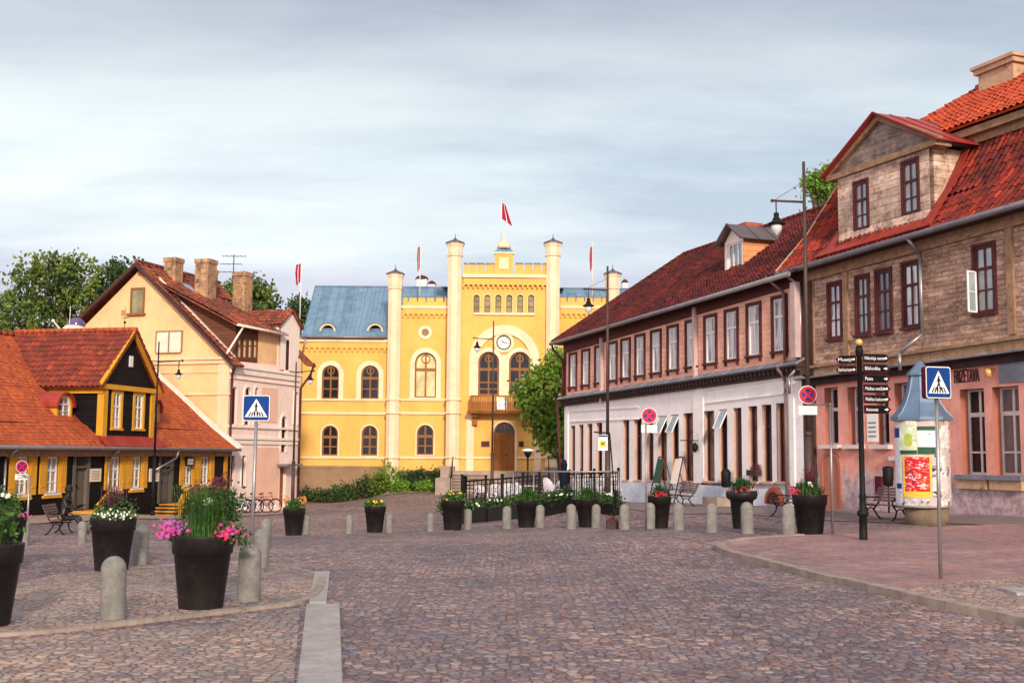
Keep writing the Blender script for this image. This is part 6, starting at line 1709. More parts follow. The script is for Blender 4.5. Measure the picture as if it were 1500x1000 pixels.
t, h = street_lamp(890, 390, 47, 425, 858, 433, 'lamp post standing in front of the pink clapboard house', .075); lantern(t, h, .85)
t, h = street_lamp(723, 470, 63, 497, 695, 498, 'slim lamp post in front of the town hall clock bay', .06, stay=False); lantern(t, h, .8)
t, h = street_lamp(434, 530, 60, 545, 459, 546, 'lamp post by the corner of the pale pink house', .06, stay=False); lantern(t, h, .7)
t, h = street_lamp(233, 500, 50, 530, 266, 538, 'lamp post in front of the right end of the black house', .05, stay=False, mat='iron'); lantern(t, h, .6)
p = at(773, 700, 62); p.z = g(p.x,p.y); zt = at(773, 657, 62).z
t = thing('globe_lamp', 'short lamp with a white disc shade on the café terrace', 'lamp', tuple(p))
mb = MB(); mb.tube(p, (p.x,p.y,zt-.45), .06, .045, 8); mb.lathe((p.x,p.y,zt), [(.05,-.5),(.12,-.42),(.2,-.25),(.22,-.16)], 12); mk('pole', mb, M['iron'], t)
mb = MB(); mb.lathe((p.x,p.y,zt), [(.24,-.15),(.34,-.12),(.34,-.05),(.15,0),(.01,.02)], 14); mk('shade', mb, M['swhite'], t)

# ================================================================== ROAD SIGNS
def face_fac(p, yaw=0):
    d = Vector((math.cos(yaw), math.sin(yaw)))
    return Fac((p.x, p.y), (d.x, d.y))
def crossing(px, pyc, w, h, post_top, base, Y, label, thick, yaw, sidepx=0, rad=.028):
    c = at(px, pyc, Y); k = 1/pxm(c); b = at(base[0], base[1], Y); bz_ = Vector((b.x, c.y, g(b.x, c.y)))
    t = thing('crossing_sign', label, 'road sign', tuple(bz_), 'blue pedestrian crossing signs')
    f = face_fac(c, yaw); W_, H_ = w*k/2, h*k/2; z = c.z
    mb = MB(); tp = Vector((c.x-.0, c.y+thick*.5+.03, z+H_*.6)); mb.tube(bz_-Vector((0,0,.1)), tp, rad, rad, 12); mk('post', mb, M['galv'], t)
    def rr(a, b_, r, n=6):
        out = []
        for sx, sz, t0 in ((1,1,0),(-1,1,PI/2),(-1,-1,PI),(1,-1,3*PI/2)):
            for i in range(n+1): tt = t0+PI/2*i/n; out.append((sx*(a-r)+r*math.cos(tt), z+sz*(b_-r)+r*math.sin(tt)))
        return out
    mb = MB(); mb.prism(f, rr(W_,H_,.045), -thick, 0); plate = mk('plate', mb, M['galv'] if thick < .05 else M['smaroon'], t)
    mb = MB(); mb.prism(f, rr(W_*.985,H_*.985,.043), .0005, .003, 0); mb.prism(f, rr(W_*.93,H_*.93,.035), .0035, .006, 1)
    T = H_*.72; B = -H_*.68; tw = W_*.82
    mb.prism(f, [(-tw,z+B),(tw,z+B),(0,z+T)], .0065, .009, 0)
    # stripes and walking figure
    for i in range(6):
        q = -tw*.72+tw*1.44*i/5.0; mb.prism(f, [(q-.014-q*.1,z+B*.96+.005),(q+.014-q*.1,z+B*.96+.005),(q*.62+.009,z+B*.42),(q*.62-.009,z+B*.42)], .0095, .0115, 2)
    u = H_
    def limb(a, b_, r0, r1):
        a = Vector(a); b_ = Vector(b_); d = (b_-a).normalized(); n_ = Vector((-d.y,d.x)); P = [a+n_*r0, b_+n_*r1, b_-n_*r1, a-n_*r0]; mb.prism(f, [(q.x,z+q.y) for q in P], .012, .014, 2)
    hd = (0, u*.36); mb.prism(f, [(hd[0]+u*.065*math.cos(i*PI/5), z+hd[1]+u*.065*math.sin(i*PI/5)) for i in range(10)], .012, .014, 2)
    limb((0,u*.29),(0,-u*.1),u*.075,u*.06); limb((0,-u*.06),(-u*.12,-u*.3),u*.05,u*.035); limb((-u*.12,-u*.28),(-u*.16,-u*.5),u*.035,u*.025); limb((0,-u*.06),(u*.1,-u*.3),u*.05,u*.035); limb((u*.1,-u*.28),(u*.2,-u*.48),u*.035,u*.025)
    limb((0,u*.26),(-u*.14,u*.05),u*.035,u*.022); limb((0,u*.26),(u*.15,u*.08),u*.035,u*.022)
    mk('sign_face', mb, [M['swhite'],M['sblue'],M['sblack']], plate)
crossing(375.5, 597.5, 41, 38, 615, (367,838), 19.0, 'blue pedestrian crossing sign on the left, above the large bollard', .02, R(-4))
crossing(1374.5, 560, 42, 47, 584, (1378,852), 18.3, 'blue box-shaped pedestrian crossing sign on the right pavement', .12, R(14), rad=.03)

def nostop(px, py, r, Y, label, yaw, postx, posty_top, plate=True, base_y=None, arm=True):
    c = at(px, py, Y); k = 1/pxm(c); q = at(postx, posty_top, Y); b = Vector((q.x, q.y, g(q.x,q.y)))
    t = thing('no_stopping_sign', label, 'road sign', tuple(b), 'round no-stopping signs')
    mb = MB(); mb.tube(b-Vector((0,0,.1)), q, .03, .03, 10)
    if abs(postx-px) > 3: mb.tube(q, (c.x,c.y+.03,q.z), .022, .022, 8); mb.ball(q, .035, 8)
    else: mb.tube(q, c+Vector((0,.04,0)), .03, .03, 8)
    mk('post', mb, M['galv'], t)
    f = face_fac(c, yaw); z = c.z; rr = r*k
    ci = lambda q_, n=26: [(q_*math.cos(2*PI*i/n), z+q_*math.sin(2*PI*i/n)) for i in range(n)]
    mb = MB(); mb.prism(f, ci(rr*1.0), -.02, 0, 3); mb.prism(f, ci(rr*.99), .0005, .003, 0); mb.prism(f, ci(rr*.93), .0035, .005, 1)
    for a0 in (0, PI/2, PI, 3*PI/2):
        a_, b_ = a0-.56, a0+.56; n_ = 6
        mid_ = rr*.66; off_ = rr*.2
        ox, oz = math.cos(a0)*off_, math.sin(a0)*off_
        P = [(ox, z+oz)] + [(mid_*math.cos(a_+(b_-a_)*i/n_), z+mid_*math.sin(a_+(b_-a_)*i/n_)) for i in range(n_+1)]
        mb.prism(f, P, .0055, .0075, 2)
    mk('disc', mb, [M['swhite'],M['sred'],M['sblue2'],M['galv']], t)
    if plate:
        mb = MB(); w_ = rr*1.0; z1 = z-rr*1.2; mb.box(f, -w_, w_, z1-rr*.95, z1, -.015, 0, 0)
        for i, ww in enumerate((.8,.6,.75)): mb.box(f, -w_*ww, w_*ww, z1-rr*(.22+.25*i), z1-rr*(.14+.25*i), .0005, .003, 1)
        mk('supplementary_plate', mb, [M['swhite'],M['galv']], t)
nostop(1183, 578, 13.5, 26.8, 'no-stopping sign on an angled post, right of the white shop floor', R(0), 1216, 592)
nostop(951, 608.5, 11.5, 33.5, 'no-stopping sign before the tipped-open shop windows', R(0), 946, 620)
nostop(32, 683, 9, 34, 'no-stopping sign seen edge-on before the black house shutters', R(48), 43.5, 697)

# ------------------------------------------------------------------ direction post
p = G(1265, 796); Y = p.y; k = 1/pxm(p)
t = thing('direction_post', 'black fingerpost with maroon direction boards and a golden ball on top', 'signpost', tuple(p))
zt = at(1262, 506, Y).z; mb = MB()
mb.lathe(p, [(.17,0),(.17,.03),(.09,.08),(.085,.6),(.12,.62),(.13,.68),(.075,.74),(.07,1.0),(.085,1.03),(.062,1.1),(.055,zt-p.z-.25),(.08,zt-p.z-.24),(.085,zt-p.z-.1),(.06,zt-p.z)], 16)
for i in range(4): a = PI/4+i*PI/2; mb.lathe(p+Vector((.2*math.cos(a),.2*math.sin(a),0)), [(.035,0),(.035,.05),(.01,.07)], 8)
mb.box(W0, p.x-.24, p.x+.24, p.z+.0, p.z+.025, p.y-.24, p.y+.24)
mk('post', mb, M['iron'], t)
mb = MB(); mb.ball((p.x,p.y,zt+.07), .085, 14); mk('ball_finial', mb, M['gold'], t)
fR = Fac((p.x, p.y), (math.cos(R(8)), math.sin(R(8)))); fL = Fac((p.x, p.y), (math.cos(R(-22)), math.sin(R(-22))))
txt = [('Nikolaja nams',524.5),('Bibliotēka',539.5),('Pasts',554.5),('Pilsētas estrāde',569),('Pilsētas laukums',584.5),('Autoosta',599.5)]
def arrow(f, zc, s0, s1, hh, words, wid, left):
    mb = MB(); tip = .09; sg = -1 if left else 1
    poly = [(sg*s0,zc-hh),(sg*(s1-tip),zc-hh),(sg*s1,zc),(sg*(s1-tip),zc+hh),(sg*s0,zc+hh)]
    mb.prism(f, poly, .03, .055, 0)
    poly2 = [(sg*(s0+.015),zc-hh*.85),(sg*(s1-tip-.01),zc-hh*.85),(sg*(s1-.03),zc),(sg*(s1-tip-.01),zc+hh*.85),(sg*(s0+.015),zc+hh*.85)]
    mb.prism(f, poly2, .0555, .058, 1)
    a_ = (s0+.04) if not left else -(s1-.07)
    mb.text(words, f, a_, zc-.036, .0605, .11, 2, width=wid)
    ex = s1-.13 if not left else s0+.06
    mb.box(f, sg*ex-.028, sg*ex+.028, zc-.012, zc+.012, .0585, .061, 2); 
    mb.prism(f, [(sg*(ex+.02),zc-.035),(sg*(ex+.065),zc),(sg*(ex+.02),zc+.035)] if not left else [(-(ex-.02),zc-.03),(-(ex+.05),zc),(-(ex-.02),zc+.03)], .0585, .061, 2)
    mk('direction_board', mb, [M['smaroon'],M['sblack'],M['swhite']], t)
for w_, py in txt:
    zc = at(1285, py, Y).z; arrow(fR, zc, .06, .70, .095, w_, min(.46, .036*len(w_)), False)
for w_, py in (('Muzejs',526),('Katrīnas bazn.',541)):
    zc = at(1247, py, Y).z; arrow(fL, zc, .06, .52, .09, w_, .30, True)

# ------------------------------------------------------------------ advertising column
p = G(1358, 766); p = Vector((p.x, p.y, p.z)); k = 1/pxm(p)
t = thing('advertising_column', 'round advertising column pasted with posters under a flared slate-blue metal cap', 'advertising column', tuple(p))
zz = lambda py: at(1350, py, p.y).z-p.z
mb = MB(); rp = 31*k; mb.lathe(p, [(rp,-.1),(rp,zz(741))], 32); mk('plinth', mb, M['collow'], t)
rb = 38.5*k; cx = at(1352, 700, p.y).x; cc = Vector((cx, p.y, p.z))
mb = MB(); mb.lathe(cc, [(rb*.97,zz(742)),(rb,zz(738)),(rb,zz(612))], 40); body = mk('drum', mb, M['column'], t)
mb = MB()
prof = [(rb*1.13,zz(616)),(rb*1.13,zz(611)),(rb*.92,zz(603)),(rb*.70,zz(590)),(rb*.52,zz(572)),(rb*.40,zz(552)),(rb*.50,zz(550)),(rb*.50,zz(547)),(rb*.25,zz(537)),(.02,zz(528))]
mb.lathe(cc, prof, 8, 0, False, rot=PI/8)
for i in range(8):
    a = PI/8+i*PI/4
    for (r0,z0),(r1,z1) in zip(prof[1:5], prof[2:6]): mb.tube(cc+Vector((r0*math.cos(a),r0*math.sin(a),z0)), cc+Vector((r1*math.cos(a),r1*math.sin(a),z1)), .018, .018, 4)
mk('cap', mb, M['colroof'], t)
def poster(x0, x1, y0, y1, mat, lay=0, kids=(), nm='poster'):
    """sheet wrapped round the drum; x in px across the drum"""
    mb = MB()
    def sheet(x0, x1, y0, y1, m, lay):
        ang = lambda x: math.asin(max(-.985, min(.985, (x-1352)/38.5)))
        n_ = 10; r_ = rb+.004+.003*lay; V = []
        a0, a1 = ang(x0), ang(x1)
        for i in range(n_+1):
            a = lerp(a0, a1, i/n_)-.36
            # turn so that the drum's visible face is the one towards the square
            a += .36-math.atan2(cc.x, cc.y)*-1*0
            d = Vector((math.sin(a), -math.cos(a)))
            th = -math.atan2(cc.x, cc.y); d = Vector((d.x*math.cos(th)-d.y*math.sin(th), d.x*math.sin(th)+d.y*math.cos(th)))
            for y in (y0, y1): V.append(cc+Vector((d.x*r_, d.y*r_, zz(y))))
        mb.add(V, [(2*i,2*i+1,2*i+3,2*i+2) for i in range(n_)], m, True)
    sheet(x0, x1, y0, y1, 0, lay); mats = [mat]
    for (a,b_,c_,d_,mm) in kids:
        mats.append(mm); sheet(lerp(x0,x1,a), lerp(x0,x1,b_), lerp(y0,y1,c_), lerp(y0,y1,d_), len(mats)-1, lay+1)
    mk(nm, mb, mats, body, recalc=False)
W_, B_, Y_, R_, G_ = M['swhite'], M['sblack'], M['syellow'], M['sred'], M['green']
poster(1313.8,1321,627,641,M['sblue'])
poster(1314,1324,641,736,M['p_white'],0,[(.2,.9,.70,.78,M['sblue2'])])
poster(1322,1345,625,665,M['p_pale'],1,[(.28,.72,.32,.66,M['lime']),(.36,.64,.26,.72,M['lime']),(0,1,.86,1,G_)])
poster(1346,1370,625,665,W_,1,[(0,1,0,.15,G_),(0,1,.74,1,G_),(.1,.95,.2,.68,M['p_white'])])
poster(1325,1364,668,727,Y_,1,[(.07,.93,.02,.86,M['p_red'])])
poster(1364,1391,624,658,M['p_torn'],0)
poster(1364.5,1391,659,728,M['p_torn'],0,[(.05,.8,.55,.8,M['sfr'])])
poster(1316,1388,729,739,M['p_torn'],0)
poster(1330,1345,617,624.5,M['p_pale'],0); poster(1372,1384,617,623,M['ltan'])

# ================================================================== BENCHES
BENG = 'slatted park benches'
def bench0(back=True):
    t = thing('park_bench', 'x', 'bench', (0,0,0), BENG)
    W0_ = Fac((0,0),(1,0),(0,1,0)); L_ = .85
    mb = MB()
    for i in range(5): mb.box(W0, -L_, L_, .44-.006*i, .475-.006*i, -.22+i*.098, -.145+i*.098)
    mk('seat', mb, M['slat'], t)
    mb = MB()
    for i in range(5): z = .53+i*.085; y = .27+i*.045; mb.hexa([(-L_,y,z),(L_,y,z),(L_,y+.03,z),(-L_,y+.03,z),(-L_,y+.035,z+.065),(L_,y+.035,z+.065),(L_,y+.065,z+.065),(-L_,y+.065,z+.065)])
    mk('backrest', mb, M['slat'], t)
    for sx in (-.62,.62):
        mb = MB()
        mb.path([Vector((sx,-.24,.43)),Vector((sx,-.12,.30)),Vector((sx,-.16,.14)),Vector((sx,-.27,.02)),Vector((sx,-.33,.02))], .024, 6)
        mb.path([Vector((sx,.52,.95)),Vector((sx,.30,.5)),Vector((sx,.2,.40)),Vector((sx,.10,.30)),Vector((sx,.22,.14)),Vector((sx,.34,.02)),Vector((sx,.42,.02))], .024, 6)
        mb.path([Vector((sx,-.24,.43)),Vector((sx,.26,.41))], .022, 6); mb.path([Vector((sx,-.12,.30)),Vector((sx,0,.36)),Vector((sx,.10,.30))], .018, 6)
        mb.path([Vector((sx,-.24,.43)),Vector((sx,-.27,.6)),Vector((sx,-.1,.66)),Vector((sx,.33,.64))], .02, 6)
        mk('leg', mb, M['iron'], t)
    return t
BEN = bench0()
for i, (px, py, rz, sc_, lb) in enumerate([(1297,762,R(68),1.0,'bench left of the advertising column, seen end-on'),(1158,756,R(72),1.0,'bench partly hidden behind the mossy bollard and black planter'),
        (996,741,R(75),1.0,'bench against the pale blue plinth of the white shop floor'),(690,752,R(105),1.0,'bench with a pale back beside the café hedge')]):
    p = G(px, py); o = BEN if i == 0 else dup(BEN, sc=1, label=lb, loc=p)
    o.location = p; o.rotation_euler = (0,0,-rz); o.scale = (sc_,)*3; o['label'] = lb

# ================================================================== SEATED BRONZE FIGURE ON A BENCH
def skin_mesh(verts, edges, radii, sub=2):
    me = bpy.data.meshes.new('s'); me.from_pydata(verts, edges, []); ob = bpy.data.objects.new('s', me); COL.objects.link(ob)
    md = ob.modifiers.new('sk', 'SKIN'); me.update()
    if not me.skin_vertices:
        bpy.context.view_layer.objects.active = ob
    lay = me.skin_vertices[0] if me.skin_vertices else None
    for i, r_ in enumerate(radii): lay.data[i].radius = (r_, r_) if not isinstance(r_, tuple) else r_
    lay.data[0].use_root = True
    ss = ob.modifiers.new('ss', 'SUBSURF'); ss.levels = sub; ss.render_levels = sub
    bpy.context.view_layer.update()
    ev = ob.evaluated_get(bpy.context.evaluated_depsgraph_get()); m2 = bpy.data.meshes.new_from_object(ev)
    bpy.data.objects.remove(ob); bpy.data.meshes.remove(me)
    return m2
p = G(92, 783); fdir = 1   # faces right in the photo
bt = thing('bronze_statue', 'dark bronze seated figure with legs stretched out, in front of the black house', 'statue', tuple(p))
v = [(0,0,.56),(.02,0,.80),(.06,0,1.02),(.09,0,1.16),(.12,0,1.26),(.15,0,1.40),(.16,0,1.50),
     (.07,-.2,1.10),(.16,-.24,.88),(.38,-.14,.86),(.46,-.12,.88),(.07,.2,1.10),(.16,.24,.88),(.38,.14,.86),(.46,.12,.88),
     (.05,-.10,.52),(.46,-.12,.54),(.72,-.13,.14),(.86,-.13,.07),(.05,.10,.52),(.44,.12,.56),(.64,.13,.16),(.78,.13,.07)]
e = [(0,1),(1,2),(2,3),(3,4),(4,5),(5,6),(3,7),(7,8),(8,9),(9,10),(3,11),(11,12),(12,13),(13,14),(0,15),(15,16),(16,17),(17,18),(0,19),(19,20),(20,21),(21,22)]
r = [.15,.14,.16,.13,.06,.10,.085,.07,.055,.045,.04,.07,.055,.045,.04,.10,.075,.055,.05,.10,.075,.055,.05]
try:
    m2 = skin_mesh(v, e, r)
    m2.materials.append(M['bronze'])
    o = bpy.data.objects.new('body', m2); COL.objects.link(o); o.parent = bt
    for pl_ in m2.polygons: pl_.use_smooth = True
except Exception as ex:
    print('skin failed', ex)
P_ = lambda x,y,z: Vector((p.x+x,p.y+y,p.z+z))
mb = MB(); mb.ball(P_(.245,0,1.41), .022, 8); mb.ball(P_(.225,-.035,1.455), .014, 6); mb.ball(P_(.225,.035,1.455), .014, 6); mb.box(W0, p.x+.225, p.x+.245, p.z+1.355, p.z+1.367, p.y-.03, p.y+.03)
mk('face', mb, M['bronze'], bt)
mb = MB(); mb.ball(P_(.13,0,1.49), .115, 12, 0, 1, .95, .75); mb.ball(P_(.09,0,1.42), .1, 10); mk('hair', mb, M['bronze'], bt)
mb = MB(); mb.hexa([P_(.40,-.16,.90),P_(.62,-.16,.96),P_(.62,0,.90),P_(.40,0,.84),P_(.40,-.16,.915),P_(.62,-.16,.975),P_(.62,0,.915),P_(.40,0,.855)]); mb.hexa([P_(.40,.16,.90),P_(.62,.16,.96),P_(.62,0,.90),P_(.40,0,.84),P_(.40,.16,.915),P_(.62,.16,.975),P_(.62,0,.915),P_(.40,0,.855)])
mk('open_book', mb, M['bronze'], bt)
for sy in (-1,1):
    for k_ in range(5):
        mb = MB() if k_ == 0 else mb
        b_ = P_(.45,sy*.12+sy*(k_-2)*.018,.885); mb.path([b_, b_+Vector((.04,0,.012)), b_+Vector((.075-.004*abs(k_-2),0,-.004))], .009, 6)
    mk('fingers', mb, M['bronze'], bt)
o = dup(BEN, sc=1, label='dark seat bench under the bronze seated figure', loc=p); o.location = p+Vector((-.12,.1,.02)); o.rotation_euler = (0,0,R(95)); o.scale = (.75,.8,1); o['label'] = 'bench on which the bronze figure sits'

# ================================================================== BICYCLES
BYG = 'bicycles parked against the pale pink house'
def bike0(lab, col):
    t = thing('bicycle', lab, 'bicycle', (0,0,0), BYG); cm = paint('bike_'+col[0], col[1], .35, .1, 3, 0)
    for x in (-.52,.52):
        mb = MB(); n = 28
        for i in range(n):
            a, b_ = 2*PI*i/n, 2*PI*(i+1)/n; mb.tube((x+.33*math.cos(a),0,.35+.33*math.sin(a)), (x+.33*math.cos(b_),0,.35+.33*math.sin(b_)), .027, .027, 6, 0, False)
        w = mk('wheel', mb, M['rubber'], t); mb = MB()
        for i in range(12): a = PI*2*i/12; mb.tube((x,0,.35),(x+.32*math.cos(a),0,.35+.32*math.sin(a)), .004, .004, 4, 0, False)
        mb.tube((x,-.04,.35),(x,.04,.35),.025,.025,8); mk('spokes', mb, M['chrome'], w)
        mb = MB()
        for i in range(9):
            a, b_ = R(10+i*18), R(28+i*18); mb.tube((x+.37*math.cos(a),0,.35+.37*math.sin(a)), (x+.37*math.cos(b_),0,.35+.37*math.sin(b_)), .018, .018, 5)
        mk('mudguard', mb, cm, w)
    mb = MB(); bb = (-.06,0,.3); st = (-.2,0,.78); hd = (.34,0,.82); hb = (.38,0,.66)
    for a, b_ in ((bb,st),(bb,hb),(st,hd),((-.52,0,.35),bb),((-.52,0,.35),st),(hb,hd)): mb.tube(a, b_, .018, .018, 7)
    mb.tube(hb, (.52,0,.35), .015, .015, 6); mb.tube(hd, (.32,0,.98), .015, .015, 6); mb.tube(st, (-.23,0,.92), .014, .014, 6)
    mk('frame', mb, cm, t)
    mb = MB(); mb.path([Vector((.18,-.28,1.0)),Vector((.32,-.15,1.02)),Vector((.32,.15,1.02)),Vector((.18,.28,1.0))], .014, 6); mk('handlebar', mb, M['rubber'], t)
    mb = MB(); mb.ball((-.24,0,.95), .09, 10, 0, 1.4, .9, .4); mk('saddle', mb, M['rubber'], t)
    mb = MB(); mb.tube((-.06,-.05,.3),(-.06,.05,.3),.09,.09,12); mb.tube((-.06,.06,.3),(.06,.06,.18),.01,.01,4); mb.tube((-.06,-.06,.3),(-.18,-.06,.42),.01,.01,4); mk('crank', mb, M['chrome'], t)
    return t
cols = [('white',(.6,.6,.6)),('black',(.02,.02,.02)),('blue',(.05,.08,.16)),('violet',(.10,.03,.10)),('red',(.30,.03,.03))]
lbs = ['leftmost bicycle, white framed, against the pale pink house','black bicycle second from the left of the parked row','blue-grey bicycle in the middle of the parked row','dark violet bicycle right of the crossing sign post','rightmost bicycle with a maroon mudguard at the wall']
for i, px in enumerate((337,350,361,376,388)):
    t = bike0(lbs[i], cols[i]); s_ = S(LP, px, 745); b_ = LP.pt(max(s_,-.2), 0, 1.2+.1*(i%2)); p = G(px, 752.5-i*.6)
    t.location = p; t.rotation_euler = (R(6 if i % 2 else -5), 0, R(-12 if i % 2 else 12)+random.uniform(-.2,.2))

# ================================================================== CAFÉ TERRACE
def rail_panel(a, b_, h, label):
    a = Vector(a); b_ = Vector(b_); t = thing('terrace_railing', label, 'railing', tuple(a), 'black railings of the café terrace')
    L_ = (b_-a).length; d = (b_-a).normalized(); n = int(L_/.2); up = Vector((0,0,h))
    mb = MB(); mb.tube(a+up, b_+up, .035, .035, 6); mb.tube(a+up*.88, b_+up*.88, .02, .02, 6); mb.tube(a+up*.16, b_+up*.16, .025, .025, 6); mk_split('rail', mb, M['iron'], t)
    for i in range(n+1):
        q = a+d*L_*i/n; post = i % 5 == 0 or i == n
        mb = MB(); r_ = .055 if post else .024; mb.tube(q, q+up*(1.06 if post else .99), r_, r_, 6)
        if post: mb.ball(q+up*1.1, .07, 8)
        elif i % 5 in (2,3):
            for j in range(8):
                a0, a1 = 2*PI*j/8, 2*PI*(j+1)/8; c_ = q+up*.7; mb.tube(c_+d*.11*math.cos(a0)+Vector((0,0,.11*math.sin(a0))), c_+d*.11*math.cos(a1)+Vector((0,0,.11*math.sin(a1))), .012, .012, 4)
        mk('post' if post else 'baluster', mb, M['iron'], t)
gp = lambda px, Y: (lambda q: Vector((q.x, q.y, g(q.x, q.y))))(at(px, 740, Y))
rA_, rB_, rC_, rD_ = gp(676,58), gp(682,50), gp(790,48), gp(835,52)
hR = (at(730,694,49).z - g(rC_.x, rC_.y))*.98
rail_panel(rB_, gp(735,49), hR, 'left half of the front terrace railing, before the stone steps')
rail_panel(gp(736,49), rC_, hR, 'right half of the front terrace railing, below the globe lamp')
rail_panel(rB_, rA_, hR, 'end railing of the terrace running back towards the stone steps')
rail_panel(gp(834,50), gp(906,46.5), hR*.92, 'terrace railing in front of the white shop floor, around the lamp post')
def box_hedge(x0, x1, Y0, Y1, label, h=.55, leaf='leaf_dk'):
    a = gp(x0,Y0); b_ = gp(x1,Y1); t = thing('box_hedge', label, 'hedge', tuple(a), 'planted boxes around the café terrace')
    d = (b_-a).normalized(); f = Fac(a.xy, d.xy); L_ = (b_-a).xy.length; mb = MB(); z0 = min(a.z,b_.z)
    mb.bar(f, (0,a.z-.2), (L_,b_.z-.2), h+.2, -.3, .3); mk('trough', mb, M['iron'], t)
    mb = MB(); bl_ = [(tuple(f.pt(L_*(i+.5)/8, lerp(a.z,b_.z,(i+.5)/8)+h+.12, 0)), L_/12+.1, .32, .28*random.uniform(.7,1.2)) for i in range(8)]
    leaves(mb, bl_, 1500, .09, 0, .3); mk('foliage', mb, M[leaf], t, recalc=False)
    mb = MB()
    for _ in range(7): flowers(mb, f.pt(random.uniform(0,L_), a.z+h+.3, .25), 1, .05, .05, .05, 0)
    mk('flowers', mb, M['pet_white'], t, recalc=False, kind='stuff')
box_hedge(664,716,47,46.5,'dark planted trough right behind the slatted bench')
box_hedge(717,788,46.5,46,'planted trough below the railing left of the planter with spikes')
box_hedge(792,838,46,47,'planted trough between the two planters before the parasol')
box_hedge(845,908,47,44,'planted trough at the foot of the lamp post railing', .4)
p0, p1 = at(752,690.5,47.5), at(906,690.5,46); mb = MB()
t = thing('glass_screen', 'clear glass wind screen with pale top rail along the café front', 'wind screen', (p0.x,p0.y,g(p0.x,p0.y)))
d = (p1-p0); mb.tube(p0, p1, .03, .03, 6)
for i in range(6): q = p0+d*i/5; mb.tube(q, (q.x,q.y,g(q.x,q.y)), .022, .022, 6)
mk('frame', mb, M['galv'], t)
# chairs and tables
CG = 'white café chairs'
def chair0():
    t = thing('cafe_chair', 'x', 'chair', (0,0,0), CG)
    mb = MB(); mb.box(W0, -.24, .24, .43, .46, -.24, .24); mk('seat', mb, M['chair'], t)
    mb = MB(); pts = [(.27*math.cos(a), .05+.25*math.sin(a)) for a in [PI*i/8 for i in range(9)]]
    for i in range(8):
        (x0,y0),(x1,y1) = pts[i], pts[i+1]; h0 = .62+.30*math.sin(PI*i/8); h1_ = .62+.30*math.sin(PI*(i+1)/8)
        mb.hexa([(x0,y0,.46),(x1,y1,.46),(x1*.93,y1*.93,.46),(x0*.93,y0*.93,.46),(x0,y0,h0),(x1,y1,h1_),(x1*.93,y1*.93,h1_),(x0*.93,y0*.93,h0)])
    mk('backrest', mb, M['chair'], t)
    for sx in (-1,1):
        for sy in (-1,1): mb = MB(); mb.tube((sx*.2,sy*.2,.44),(sx*.25,sy*.25,0),.018,.015,6); mk('leg', mb, M['galv'], t)
    return t
CH = chair0()
clb = ['white café chair at the left end of the terrace before the steps','white café chair next to the leftmost one','white café chair in front of the oak door','white café chair just right of the oak door','white café chair beneath the globe lamp',
 'white café chair left of the navy parasol','white café chair leaning close to the navy parasol','white café chair right of the navy parasol','white café chair before the first narrow shop windows','white café chair between planter spikes and shop wall','white café chair behind the lamp post','white café chair at the right end of the terrace']
for i, (px, Y) in enumerate([(703,53),(711,55),(726,53),(741,52),(762,52),(806,53),(818,52),(835,54),(845,53),(855,55),(882,50),(899,49)]):
    q = gp(px, Y); o = CH if i == 0 else dup(CH, loc=q, label='')
    o.location = q+Vector((0,0,.28)) if False else q; o.scale = (1.15,1.15,1.35); o.rotation_euler = (0,0,[2.6,1.0,3.0,3.4,2.2,.7,3.9,3.1,2.7,.5,3.0,3.3][i]); o['label'] = clb[i]
for i, (px, Y, lb) in enumerate([(694,55,'table at the left end of the café terrace'),(734,54,'café table in front of the oak door'),(775,54,'café table under the globe lamp'),(828,55,'café table beside the navy parasol'),(870,53,'café table behind the spiky planter')]):
    q = gp(px, Y); t = thing('cafe_table', lb, 'table', tuple(q), 'café tables')
    mb = MB(); mb.lathe(q, [(.4,.92),(.42,.93),(.42,.96),(.4,.97)], 20); mk('table_top', mb, M['chair'], t)
    mb = MB(); mb.lathe(q, [(.24,0),(.22,.03),(.04,.06),(.035,.92)], 12); mk('stand', mb, M['iron'], t)
q = gp(826,50); t = thing('closed_parasol', 'folded navy parasol standing among the white café chairs', 'parasol', tuple(q)); zt = at(826,672,50).z-q.z
mb = MB(); mb.tube(q, q+Vector((0,0,zt)), .03, .03, 8); mb.lathe(q, [(.3,0),(.3,.08),(.05,.12)], 16); mk('pole', mb, M['iron'], t)
mb = MB(); prof = [(.10,.75),(.17,.8),(.2,1.1),(.19,zt*.72),(.12,zt*.78),(.15,zt*.88),(.1,zt*.97),(.01,zt)]; mb.lathe(q, prof, 14, 0, False); mk('canopy', mb, M['navy'], t)
# dark shrub tub by the wall corner
shrub('round dark shrub behind the navy parasol by the white wall corner', 818, 712, 22, 30, 57, 700, .1, 'leaf_dk', None)

# iron sign hanger in a flower box, menu boards, bracket, bin, hatch
p = G(897, 774); k = 1/pxm(p); t = thing('sign_hanger', 'leaning black iron pole holding a small hanging yellow sign', 'sign', tuple(p))
tp = at(893, 634, p.y); ar = at(870, 632.5, p.y)
mb = MB(); mb.path([p, p+Vector((.1,0,.6)), tp, ar], .022, 6); mb.tube(tp-Vector((0,0,.25)), tp+(ar-tp)*.4, .012, .012, 4); mk('pole', mb, M['iron'], t)
c = at(883, 648, p.y); f = face_fac(c, 0); mb = MB(); w_, h_ = 7*k, 11.5*k
mb.box(f, -w_, w_, c.z-h_, c.z+h_, -.02, .02, 0); mb.box(f, -w_*.7, w_*.7, c.z-h_*.6, c.z+h_*.25, .02, .024, 1); mb.box(f, -w_*.95, w_*.95, c.z+h_*.72, c.z+h_*.95, .02, .024, 2); mb.box(f, -w_*.35, w_*.35, c.z-h_*.3, c.z+h_*.05, .0245, .028, 3)
mb.tube((c.x,c.y,c.z+h_),(c.x,c.y,ar.z),.008,.008,4,3)
